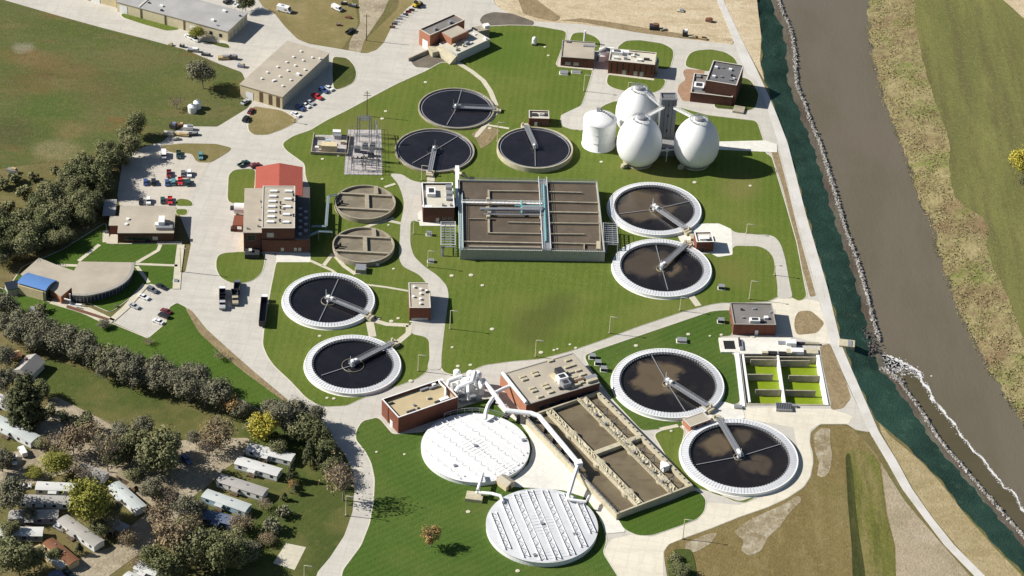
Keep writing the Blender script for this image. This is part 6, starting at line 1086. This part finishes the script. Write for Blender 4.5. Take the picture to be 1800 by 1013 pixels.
# loader and implements at the top
t=root('wheel_loader','small yellow wheel loader at the end of the row of implements','loader',G(732,12,0)); p=G(732,12,0); mb=MB(); mb.box(p,3.6,1.9,.9,2.0,.9); mb.build('body',paint('yellow',COLR['yellow']),t); mb=MB(); mb.box(p+Vector((-.2,-.3,0)),1.4,1.5,2.0,3.1,.9); mb.build('cab',glass,t); mb=MB(); mb.box(p+Vector((1.7,2.2,0)),1,2.4,.3,1.4,.9); mb.build('bucket',dsteel,t)
for sx in (-1,1):
    for sy in (-1,1): q_=p+Vector((sx*1.2,sy*1.0,.7)); mb=MB(); mb.tube([q_-Vector((.2,.2,0)),q_+Vector((.2,.2,0))],.7,12); mb.build('wheel',black,t)
IM=[(690,50,'brown'),(694,44,'grey'),(698,40,'white'),(703,35,'silver'),(708,31,'white'),(713,28,'black'),(718,23,'maroon'),(724,20,'black')]
for i,(x,y,cn) in enumerate(IM):
    p=G(x,y,0); t=root('plough_attachment',ORD[i]+' tractor implement in the row along the grass strip, counted from the near end','implement',p,'implements along the grass strip'); mb=MB(); mb.hexa([p+Vector(v) for v in ((-1.3,-.3,.1),(1.3,-.3,.1),(1.3,.1,.1),(-1.3,.1,.1))],[p+Vector(v) for v in ((-1.3,-.1,1.2),(1.3,-.1,1.2),(1.3,.3,1.2),(-1.3,.3,1.2))]); mb.build('blade',paint(cn,COLR[cn]),t); mb=MB(); [mb.bar(p+Vector((s*.5,.2,.4)),p+Vector((0,1.8,.5)),.18,.18) for s in (-1,1)]; mb.build('hitch_frame',dsteel,t)
# ---------------------------------------------------------------- mobile homes
def home(x0,y0,x1,y1,wd,label,roofm,wallm,h=3.0,extra=None,name='mobile_home'):
    a,b=G(x0,y0,h),G(x1,y1,h); a.z=b.z=0; u=(b-a).normalized(); v=Vector((-u.y,u.x,0)); L=(b-a).length; c=(a+b)/2; t=root(name,label,'mobile home',c,'mobile homes in the park')
    f=lambda s,o,z: a+u*s+v*o+Vector((0,0,z)); w2=wd/2; mb=MB(); mb.hexa([f(0,-w2,.5),f(L,-w2,.5),f(L,w2,.5),f(0,w2,.5)],[f(0,-w2,h-.15),f(L,-w2,h-.15),f(L,w2,h-.15),f(0,w2,h-.15)]); mb.build('wall',wallm,t)
    mb=MB(); mb.hexa([f(.1,-w2+.08,.05),f(L-.1,-w2+.08,.05),f(L-.1,w2-.08,.05),f(.1,w2-.08,.05)],[f(.1,-w2+.08,.5),f(L-.1,-w2+.08,.5),f(L-.1,w2-.08,.5),f(.1,w2-.08,.5)]); mb.build('skirting',grey_wall,t)
    mb=MB(); e=.2; n=4; P=[(-w2-e,h-.15),(-w2*.5,h+.18),(0,h+.28),(w2*.5,h+.18),(w2+e,h-.15)]; mb.add([f(s,o,z) for s in (-e,L+e) for o,z in P],[(i,i+5,i+6,i+1) for i in range(4)]+[(4,3,2,1,0),(5,6,7,8,9)]); mb.build('roof',roofm,t)
    for fmat in range(1):
        for s in (-1,1):
            k=int(L/3.5)
            for i in range(k):
                s0=L*(i+.5)/k; o=s*(w2+.03); mb=MB()
                if i==1: mb.hexa([f(s0-.45,o-.03,.55),f(s0+.45,o-.03,.55),f(s0+.45,o+.03,.55),f(s0-.45,o+.03,.55)],[f(s0-.45,o-.03,2.5),f(s0+.45,o-.03,2.5),f(s0+.45,o+.03,2.5),f(s0-.45,o+.03,2.5)]); mb.build('door',wood,t)
                else: mb.hexa([f(s0-.6,o-.03,1.3),f(s0+.6,o-.03,1.3),f(s0+.6,o+.03,1.3),f(s0-.6,o+.03,1.3)],[f(s0-.6,o-.03,2.3),f(s0+.6,o-.03,2.3),f(s0+.6,o+.03,2.3),f(s0-.6,o+.03,2.3)]); mb.build('window',glass,t)
    o=-w2-.9; mb=MB(); s0=L*.42; mb.hexa([f(s0-1.4,o-.7,0),f(s0+1.4,o-.7,0),f(s0+1.4,o+.8,0),f(s0-1.4,o+.8,0)],[f(s0-1.4,o-.7,.55),f(s0+1.4,o-.7,.55),f(s0+1.4,o+.8,.55),f(s0-1.4,o+.8,.55)]); po=mb.build('porch',wood,t); mb=MB(); mb.hexa([f(s0-1.5,o-.8,2.45),f(s0+1.5,o-.8,2.45),f(s0+1.5,o+.85,2.65),f(s0-1.5,o+.85,2.65)],[f(s0-1.5,o-.8,2.55),f(s0+1.5,o-.8,2.55),f(s0+1.5,o+.85,2.75),f(s0-1.5,o+.85,2.75)]); mb.bar(f(s0-1.4,o-.7,.55),f(s0-1.4,o-.6,.55),.1,1.95); mb.bar(f(s0+1.4,o-.7,.55),f(s0+1.4,o-.6,.55),.1,1.95); mb.build('awning',roofm,po)
    for k in (.25,.6): mb=MB(); mb.box(f(L*k,.4,0),.5,.5,h+.15,h+.55); mb.build('roof_vent',galv,t)
    return t
wh=flatroof('weathered_white_roof',A(224,224,220),.12); tealr=flatroof('pale_teal_roof',A(206,212,210)); rust=flatroof('rust_brown_roof',A(140,98,74)); gr=flatroof('weathered_grey_roof',A(184,180,174)); tn=flatroof('faded_tan_roof',A(150,138,112))
wht=plain('white_siding',(.72,.72,.70)); blu=plain('pale_blue_siding',A(176,206,226)); tea=plain('teal_siding',A(96,156,150)); drk=plain('dark_blue_siding',A(110,124,150)); crm=plain('cream_siding',A(226,206,160))
HM_=[(436,784,515,804,4.3,'white trailer highest in the row of four beneath the yellow tree',wh,wht),(417,808,491,830,4.5,'bright white trailer second in the row of four',wh,wht),(385,839,466,865,4.5,'grey roofed white trailer third in the row of four',gr,wht),(360,866,436,893,4.5,'pale blue walled trailer lowest in the row of four',tealr,blu),(356,902,422,918,4.5,'dark blue trailer in the shade below the pale blue one',drk,drk),(345,940,388,952,4.5,'pale roofed home among the trees at the bottom of the park',gr,wht),(64,853,135,856,4.2,'white roofed mobile home beside the white saloon car',wh,wht),(33,876,124,879,4.3,'pale grey mobile home just below the white roofed one',gr,wht),(16,904,102,903,4.5,'lavender grey mobile home half under the left edge tree',drk and gr,plain('lavender_siding',A(150,146,168))),(-30,933,75,934,4.5,'mottled white roofed mobile home with dark blue wall at the left edge',wh,drk),(-40,968,31,970,4.3,'mobile home with teal walls in the bottom left corner',wh,tea),(84,950,130,988,4.2,'rust brown roofed mobile home with cream side addition',rust,crm),(109,910,174,955,4.6,'grey roofed mobile home with pink stripe beneath the young conifer',gr,wht),(200,850,248,893,4.5,'grey and teal roofed mobile home right of the yellow green tree',tealr,wht),(215,826,285,862,6.5,'large faded tan roofed home under the olive trees',tn,wood),(-10,735,62,772,5.0,'pale teal roofed mobile home below the huge conifer',tealr,wht),(-30,688,20,708,4.5,'white and blue mobile home at the left edge beside the conifer',wh,wht),(-30,790,18,806,6.0,'tan roofed home at the left edge above the lane',tn,wood),(190,915,222,930,4.2,'small grey home hidden beneath the big yellow green tree',gr,wood),(240,992,278,1006,4.2,'narrow white home at the bottom by the leafless white tree',wh,wht),(-20,975,-5,980,4,'x',wh,wht),(220,1010,262,1030,4.2,'white striped roof home at the bottom edge of the lane',wh,wht),(95,1005,112,1028,4.2,'dark blue roofed home cut by the bottom edge beside the rust roof',drk,drk),(140,820,186,836,4.2,'grey roofed home behind the yellow green tree by the lane',gr,wht)]
for q_ in HM_:
    if q_[5]!='x': home(*q_)
fr=Fr((22,650),(52,660),(38,622),3.6); t=root('house','small grey gable roofed house at the left end of the hedgerow','house',fr.P(fr.W/2,fr.L/2,0)); W_,L_=fr.W,fr.L
mb=MB(); mb.bf(fr,0,W_,0,L_,0,3.4); mb.add([fr.P(0,.05,3.4),fr.P(W_,.05,3.4),fr.P(W_/2,.05,5.4)],[(0,1,2)]); mb.build('wall',wht,t); mb=MB(); mb.add([fr.P(-.5,-.5,3.2),fr.P(W_/2,-.5,5.5),fr.P(W_+.5,-.5,3.2),fr.P(-.5,L_+.5,3.2),fr.P(W_/2,L_+.5,5.5),fr.P(W_+.5,L_+.5,3.2)],[(0,1,4,3),(1,2,5,4),(0,2,1),(3,4,5)]); rf=mb.build('roof',gr,t); mb=MB(); mb.box(fr.P(W_*.35,L_*.6),.8,.8,4.2,6); mb.build('chimney',b_red,rf); windows(fr,'f',t,2,1,W_-1,1,2.4,1.2); door(fr,'l',t,L_*.5,1,2.1,wood)
t=root('shed','small tan shed with red brown top left of the grey gabled house','shed',G(27,628,0)); mb=MB(); mb.box(G(27,626,1),4,3,0,2.2,.5); mb.build('wall',crm,t); mb=MB(); mb.box(G(27,626,2),4.4,3.4,2.2,2.5,.5); mb.build('roof',rust,t)
t=root('shed','tiny brown shed at the upper corner of the rust roofed home','shed',G(68,975,0)); mb=MB(); mb.box(G(66,970,1),4,3.4,0,2.2,.7); mb.build('wall',crm,t); mb=MB(); mb.box(G(66,970,2),4.4,3.8,2.2,2.45,.7); mb.build('roof',tn,t)
t=root('porch_roof','cream roofed side addition leaning on the rust roofed home','lean-to',G(98,985,0)); mb=MB(); p=G(97,985,2); mb.box(p,9,2.6,0,2.0,-.72); mb.build('wall',crm,t); mb=MB(); mb.box(p,9.3,2.8,2.0,2.2,-.72); mb.build('roof',wh,t)
# ---------------------------------------------------------------- poles, boxes, small things
def lamp(bx,by,ty,label,arm=1,group='lamp posts along the plant roads'):
    p=G(bx,by,0)
    lo,hi=2,25
    def py(z): 
        d=Vector((p.x,p.y,z))-CAM; return 506.5-FPX*d.dot(UP)/d.dot(fw)
    for _ in range(30):
        m_=(lo+hi)/2
        if py(m_)>ty: lo=m_
        else: hi=m_
    h=lo; key='lamp'; t=root('lamp_post',label,'lamp post',p,group); mb=MB(); mb.tube([p,p+Vector((0,0,h))],.2,8,.13); mb.build('pole',plain('cream_pole',A(226,218,186)),t); mb=MB(); mb.tube([p+Vector((0,0,h-.1)),p+Vector((arm*.9,-.2,h+.15)),p+Vector((arm*1.9,-.5,h+.15))],.1,6); a=mb.build('arm',plain('cream_pole',A(226,218,186)),t); mb=MB(); mb.box(p+Vector((arm*2.1,-.55,0)),1.1,.5,h+.02,h+.26); mb.build('lamp_head',galv,a)
    mb=MB(); mb.box(p,.7,.7,0,.5); mb.build('base',conc,t); return t
for a in ((941,628,598,'lamp post on the central lawn above the service road near the blower building'),(1071,587,557,'lamp post on the central lawn midway along the service road'),(1195,547,523,'lamp post on the lawn edge below the half brown settling tank'),(1317,527,494,'lamp post above the brick effluent building'),(735,653,624,'lamp post in the lawn corner behind the long brick building'),(791,579,546,'lamp post in the shadow beside the pump house'),(752,470,441,'lamp post on the lawn beside the bend of the lawn drive'),(608,907,872,'lamp post on the inner side of the curving road'),(1200,948,913,'lamp post between the dry field and the small lawn'),(1026,161,132,'lamp post at the lawn edge left of the farthest egg'),(1104,158,145,'lamp post on the small lawn below the red blower house'),(727,412,386,'lamp post left of the brown basin building'),(741,318,291,'lamp post below the old settling tank with the catwalk'),(1312,411,394,'lamp post at the side road by the right tanks'),(1361,485,466,'lamp post on the side road near the riverside'),(874,250,215,'lamp post between the old tanks and the high walled tank'),(535,1022,994,'lamp post at the bottom beside the pale slab'),(318,478,436,'lamp post on the kerb by the visitor lawn'),(516,216,208,'short lamp post at the grass point by the tan warehouse')): lamp(*a)
t=root('power_pole','tall wooden power pole with cross arms on the lawn beside the substation','power pole',G(645,205,0)); p=G(645,205,0); mb=MB(); mb.tube([p,p+Vector((0,0,13))],.22,7,.14); mb.build('pole',wood,t); mb=MB(); mb.bar(p+Vector((-1.6,0,10.6)),p+Vector((1.6,0,10.6)),.2,.2); mb.bar(p+Vector((-1.1,0,11.8)),p+Vector((1.1,0,11.8)),.2,.2); mb.build('cross_arm',wood,t)
t=root('power_pole','tall wooden power pole standing beside the dirt road at the top','power pole',G(644,72,0)); p=G(644,72,0); mb=MB(); mb.tube([p,p+Vector((0,0,14))],.22,7,.14); mb.build('pole',wood,t); mb=MB(); mb.bar(p+Vector((-1.4,0,12.8)),p+Vector((1.4,0,12.8)),.2,.2); mb.build('cross_arm',wood,t)
t=root('standpipe','thick white pole rising behind the low brown brick building','pole',G(1027,74,0)); p=G(1027,76,0); mb=MB(); mb.tube([p,p+Vector((0,0,6.5))],.5,10); mb.build('shaft',white,t); mb=MB(); mb.lathe(p,[(.8,0),(.8,.5),(.5,.6)],12); mb.build('base',conc,t)
def cab(x,y,sx,sy,h,label,mt,lid=None,rot=0,name='utility_box',cat='utility box',group=None):
    p=G(x,y,0); t=root(name,label,cat,p,group); mb=MB(); mb.box(p,sx,sy,.3,h,rot); mb.build('housing',mt,t); mb=MB(); mb.box(p,sx+.6,sy+.6,.1,.34,rot); mb.build('pad',c_pad,t); mb=MB(); mb.box(p,sx+.12,sy+.12,h,h+.12,rot); mb.build('lid',lid or galv,t); return t
tg=plain('transformer_green',A(54,78,62)); 
for a in ((754,414,2,1.6,1.5,'white utility box with dark shadow left of the basin platform',white),(757,461,2.2,1.6,1.2,'grey utility box beside the lamp post on the drive bend',galv),(1268,508,2.4,2,1.6,'green transformer on the lawn above the side road junction',tg),(1267,567,2.4,2,1.6,'green transformer on the lawn left of the effluent building',tg),(1198,601,3.6,2.4,1.2,'pale square vault on the deep green lawn above the scummy tank',offw),(1041,630,2.2,2,1.6,'green transformer topmost of three beside the blower building',tg),(1051,641,2.2,2,1.6,'green transformer in the middle of three beside the blower building',tg),(1061,652,2.2,2,1.6,'green transformer lowest of three beside the blower building',tg),(991,130,3.4,2.6,1.0,'white vault lid on the lawn below the low brown building',white),(1013,128,4,2,.5,'flat cream vault lid on the lawn below the low brown building',offw),(659,465,3,2,1.4,'broken white cover box at the rim of the lower partitioned tank',white),(634,477,4,4,2.0,'grey concrete box below the lower partitioned tank',conc),(1396,716,1.6,1.2,1,'small box at the front wall of the green basin',offw),(309,495,1.6,1.6,.6,'small white ring planter on the visitor lawn',white),(1297,718,3,1.6,1.0,'low tan box at the corner by the green basin channel',offw),(60,549,3,3,1.6,'cream lean-to box in the lawn by the hedgerow trees',crm)): cab(*a)
p=G(939,78,0); t=root('dome_vent','white domed vent cylinder standing alone on the back lawn','vent',p); mb=MB(); mb.lathe(p,[(1.1,0),(1.1,2.8),(.9,3.4),(.5,3.8),(0,3.9)],16); mb.build('shell',white,t); mb=MB(); mb.box(p+Vector((-.2,-1.3,0)),1.6,1,0,1.2); mb.build('cabinet',galv,t)
for i,(x,y,s) in enumerate(((338,197,1.9),(347,190,1.7))):
    p=G(x,y,0); t=root('field_tank',('larger' if i==0 else 'smaller')+' of the two white squat tanks in the corner of the north field','tank',p,'white tanks in the field corner'); mb=MB(); mb.lathe(p,[(s,0),(s,3.0),(s*.5,3.7),(0,3.8)],18); mb.build('shell',white,t); mb=MB(); mb.lathe(p,[(.5,3.6),(.5,4.1),(0,4.15)],10); mb.build('hatch',galv,t)
JK=[(305,226,'dsteel',3,2,2.2,'dark container at the top of the junk apron'),(318,222,'rust',2.4,2,1.2,'rusty bin on the junk apron beside the dark container'),(331,228,'white',4,2,1.8,'white skip on the junk apron'),(297,238,'offw',5,2,1.4,'cream crate stack on the junk apron'),(318,239,'tan',7,1.8,1.0,'long tan trailer bed on the junk apron'),(340,238,'dsteel',4,1.8,1.2,'dark flat wagon at the right of the junk apron'),(309,246,'galv',3,1.6,1.0,'grey bin at the bottom of the junk apron'),(300,80,'offw',2,1.2,1,'cream bin along the edge of the warehouse yard'),(320,83,'dsteel',2,1.4,1.2,'dark bin along the edge of the warehouse yard'),(340,91,'galv',5,1.8,1.4,'grey rack along the edge of the warehouse yard'),(362,98,'dsteel',4,1.6,1.0,'dark pallet pile along the edge of the warehouse yard'),(393,104,'tan',5,2.2,1.4,'tan pallet pile at the end of the warehouse yard edge'),(410,104,'dsteel',3.6,2,1.6,'dark wagon by the tan pallet pile'),(424,118,'blue',3,2,1.4,'blue grey bin nearest the tan warehouse'),(605,8,'dsteel',3,1.5,1.2,'dark scrap pile right of the white van at the top'),(620,12,'dsteel',4,1.6,1.0,'long dark scrap pile at the top dry grass'),(612,32,'rust',3,1.2,.8,'rusty scrap on the dry grass'),(595,45,'rust',2,1.2,.8,'small rusty scrap low on the dry grass'),(1150,51,'dsteel',4.5,3,2,'dark spoil machine on the bare soil edge'),(1204,63,'dsteel',2.4,2.4,2.4,'dark square bin on the bare soil edge'),(1165,53,'offw',3,2,.8,'pale rubble heap beside the dark machine on bare soil'),(1217,66,'offw',3.4,2,.8,'pale rubble heap beside the dark bin on bare soil'),(1235,69,'tan',4,1.6,.8,'tan rubble heap at the end of the bare soil edge'),(22,303,'galv',4,2,1.6,'grey junk pile in the clearing left of the tree belt'),(1246,38,'rust',3,2,1.4,'brown crate on the bare soil near the levee road'),(1196,20,'offw',3.4,2.4,.6,'pale ringed pit cover on the bare soil')]
MM={'dsteel':dsteel,'rust':plain('rusty_metal',A(140,96,76)),'white':white,'offw':offw,'tan':plain('tan_boards',A(200,176,130)),'galv':galv,'blue':plain('blue_grey_metal',A(140,146,170))}
for i,(x,y,mk,sx,sy,h,l) in enumerate(JK):
    p=G(x,y,0); rt_=rnd.uniform(-.4,.4); t=root('junk_bin' if 'bin' in l else 'equipment',l,'bin' if 'bin' in l else 'equipment',p); mb=MB(); mb.box(p,sx,sy,.25,h,rt_); mb.build('body',MM[mk],t); mb=MB(); mb.box(p+Vector((sx*.15,0,0)),sx*.5,sy*.7,h,h*1.35,rt_); mb.build('load',MM[rnd.choice(list(MM))],t); mb=MB(); mb.box(p,sx*.8,sy*.9,0,.26,rt_); mb.build('base',dsteel,t)
mcov=plain('manhole_concrete',A(226,220,196))
MH=[(678,196),(672,209),(748,145),(958,83),(964,98),(567,280),(595,274),(672,315),(980,614),(974,616),(951,620),(1002,606),(827,642),(805,644),(865,579),(795,611),(1012,612),(575,700),(587,701),(562,591),(665,560),(688,565),(722,670),(662,795),(711,799),(823,900),(1221,321),(1319,327),(1057,285),(1248,591),(1268,589),(838,240),(861,226),(794,485),(828,484),(692,473),(683,396),(1180,758),(848,502),(1210,588),(1323,592),(1118,608),(960,903),(910,1004),(700,560),(1188,505)]
c0=None
for (x,y) in MH:
    p=G(x,y,.2); s=rnd.uniform(.5,.95)
    if c0 is None: mb=MB(); mb.lathe((0,0,0),[(.95,-.1),(.95,.16),(.8,.2),(0,.22)],14); c0=mb.build('manhole_cover',mcov); o=c0
    else: o=c0.copy(); COL.objects.link(o)
    tag(o,'pale round concrete manhole cover set in the mown lawn','manhole cover','manhole covers in the lawns'); o.location=p; o.scale=(s,s,1)
# ---------------------------------------------------------------- rock, foam, scrub
g=random.Random(4)
def rocks(name,line,n,spread,z,smin,smax,mt,ys=(-90,1120)):
    mb=MB()
    for i in range(n):
        y=g.uniform(*ys); x=lp(line,y)+g.gauss(0,spread); 
        if 600<y<648 and line is RK and x>1528: continue
        p=G(x,y,z+g.uniform(-.35,.35)); s=g.uniform(smin,smax)*(.6+.8*g.random()**2); rot=g.uniform(0,6); vs=[]
        for vx,vy,vz in ((1,0,0),(-1,0,0),(0,1,0),(0,-1,0),(0,0,1),(.7,.7,.45),(-.7,.6,.5),(.6,-.7,.4),(-.6,-.7,.5)):
            k=s*g.uniform(.7,1.2); a,b=vx*math.cos(rot)-vy*math.sin(rot),vx*math.sin(rot)+vy*math.cos(rot); vs.append(p+Vector((a*k,b*k,vz*k*.8)))
        mb.add(vs,[(0,5,4),(5,2,4),(2,6,4),(6,1,4),(1,8,4),(8,3,4),(3,7,4),(7,0,4),(0,2,5),(2,1,6),(1,3,8),(3,0,7)])
    return tag(mb.build(name,mt),'band of pale broken rock lining the river edge' if line is RK else 'dark and pale rock around the outfall chute','rocks',None,'stuff')
q=Mt('pale_riprap',.9,.15); q.c=A(192,188,182); q.island(A(112,108,102),.9); m_rock=q.done()
q=Mt('dark_riprap',.9,.15); q.c=A(112,106,104); q.island(A(70,66,66),.9); m_rock2=q.done()
rocks('riprap_rocks',RK,6000,1.5,-4.7,.25,.6,m_rock)
rocks('outfall_rocks',[(1500,570),(1518,590),(1530,610),(1520,628)],240,7,-3.9,.35,.65,m_rock2,(572,630))
rocks('outfall_rocks',[(1552,648),(1580,668)],200,3.5,-4.8,.3,.6,m_rock,(646,672))
q=Mt('white_foam',.8,.2); q.c=A(236,236,236); q.lay(A(206,204,198),.6,.42,.62,.6); m_foam=q.done()
FO=[(1535,626,3),(1548,627,8),(1562,630,9),(1580,634,7),(1596,642,6),(1609,652,6),(1618,664,5.5),(1627,678,5),(1634,690,5),(1640,702,6),(1648,712,5),(1660,726,4.5),(1670,738,4.5),(1682,752,4),(1690,765,3.5),(1700,778,4),(1712,792,3.5),(1724,802,3.5),(1733,815,4),(1745,830,5),(1757,846,4.5),(1766,858,3),(1780,862,4),(1790,880,4),(1798,895,4),(1815,915,4)]
mb=MB(); L_=[];R_=[]; gw=0; sh=0
FO=FO[:7]+[(x,y,w*.9) for x,y,w in FO[7:]]
for k in range(len(FO)-1):
    (x0,y0,w0),(x1,y1,w1)=FO[k],FO[k+1]; n=max(4,int(math.hypot(x1-x0,y1-y0)/.8))
    for j in range(n):
        t_=j/n; s_=k+t_; gw=gw*.8+g.gauss(0,.22); sh=sh*.9+g.gauss(0,.35); w_=(w0+(w1-w0)*t_)*(.56+.22*math.sin(s_*3.7)+gw*.4); w_=max(.35,w_)
        dx,dy=x1-x0,y1-y0; l_=math.hypot(dx,dy); nx,ny=-dy/l_,dx/l_; x=x0+dx*t_+nx*sh+1.4*math.sin(s_*2.6); y=y0+dy*t_+ny*sh
        L_.append(G(x+nx*w_*g.uniform(.5,.9),y+ny*w_*g.uniform(.5,.9),WZ+.05)); R_.append(G(x-nx*w_*g.uniform(.5,.9),y-ny*w_*g.uniform(.5,.9),WZ+.05))
n=len(L_); mb.add(L_+R_,[(i,i+1,n+i+1,n+i) for i in range(n-1)])
def fleck(x,y,r_): 
    p=G(x,y,WZ+.06); mb.add([p+Vector((math.cos(a)*r_*g.uniform(.5,1.3),math.sin(a)*r_*g.uniform(.4,1.1),0)) for a in (0,1.05,2.09,3.14,4.19,5.24)],[(0,1,2,3,4,5)])
for i in range(700):
    k=g.randrange(len(FO)-1); (x0,y0,w0),(x1,y1,w1)=FO[k],FO[k+1]; t_=g.random(); fleck(x0+(x1-x0)*t_+g.gauss(0,w0*.5)-1,y0+(y1-y0)*t_+g.gauss(0,1.5),g.uniform(.08,.28))
for q_ in range(9):   # curling foam lines in the boil below the outfall
    cx,cy,rr_=1566+q_*5.5+g.uniform(-3,3),643+q_*2.2+g.uniform(-4,4),g.uniform(5,11)
    for i in range(60):
        a=g.uniform(.2,3.6)+q_*.5; fleck(cx+math.cos(a)*rr_*1.4+g.gauss(0,.5),cy+math.sin(a)*rr_*.7+g.gauss(0,.4),g.uniform(.12,.4))
for i in range(1100): t_=abs(g.gauss(0,1)); fleck(1540+t_*22,630+t_*7+g.gauss(0,4.5),g.uniform(.2,.65))
tag(mb.build('river_foam',m_foam),'white foam trail drifting down river from the outfall','foam',None,'stuff')
q=Mt('dry_scrub_blades',.9,.1); q.c=A(160,148,104); q.island(A(122,116,76),.9); q.lay(A(176,162,122),.15,.45,.62,.7); q.lay(A(112,122,62),.06,.52,.66,.8); m_scrub=q.done()
mb=MB()
for i in range(20000):
    y=g.uniform(-100,1000); a,b=lp(WR,y),lp(CR,y); t_=g.random(); x=a+(b-a)*t_; 
    if x>1830: continue
    if math.sin(x*.13+y*.05)+math.sin(y*.11-x*.04)+g.gauss(0,.7)<-.4: continue
    z=-5.4+5.4*t_; p=G(x,y,z); s=g.uniform(.15,.5); h=g.uniform(.08,.35); an=g.uniform(0,6.28); d=Vector((math.cos(an)*s,math.sin(an)*s,0)); l_=Vector((g.uniform(-.5,.5),g.uniform(-.5,.5),h)); mb.add([p-d,p+d,p+d*.5+l_,p-d*.6+l_],[(0,1,2,3)])
tag(mb.build('bank_scrub',m_scrub),'tangled dry scrub covering the far river bank','scrub',None,'stuff')
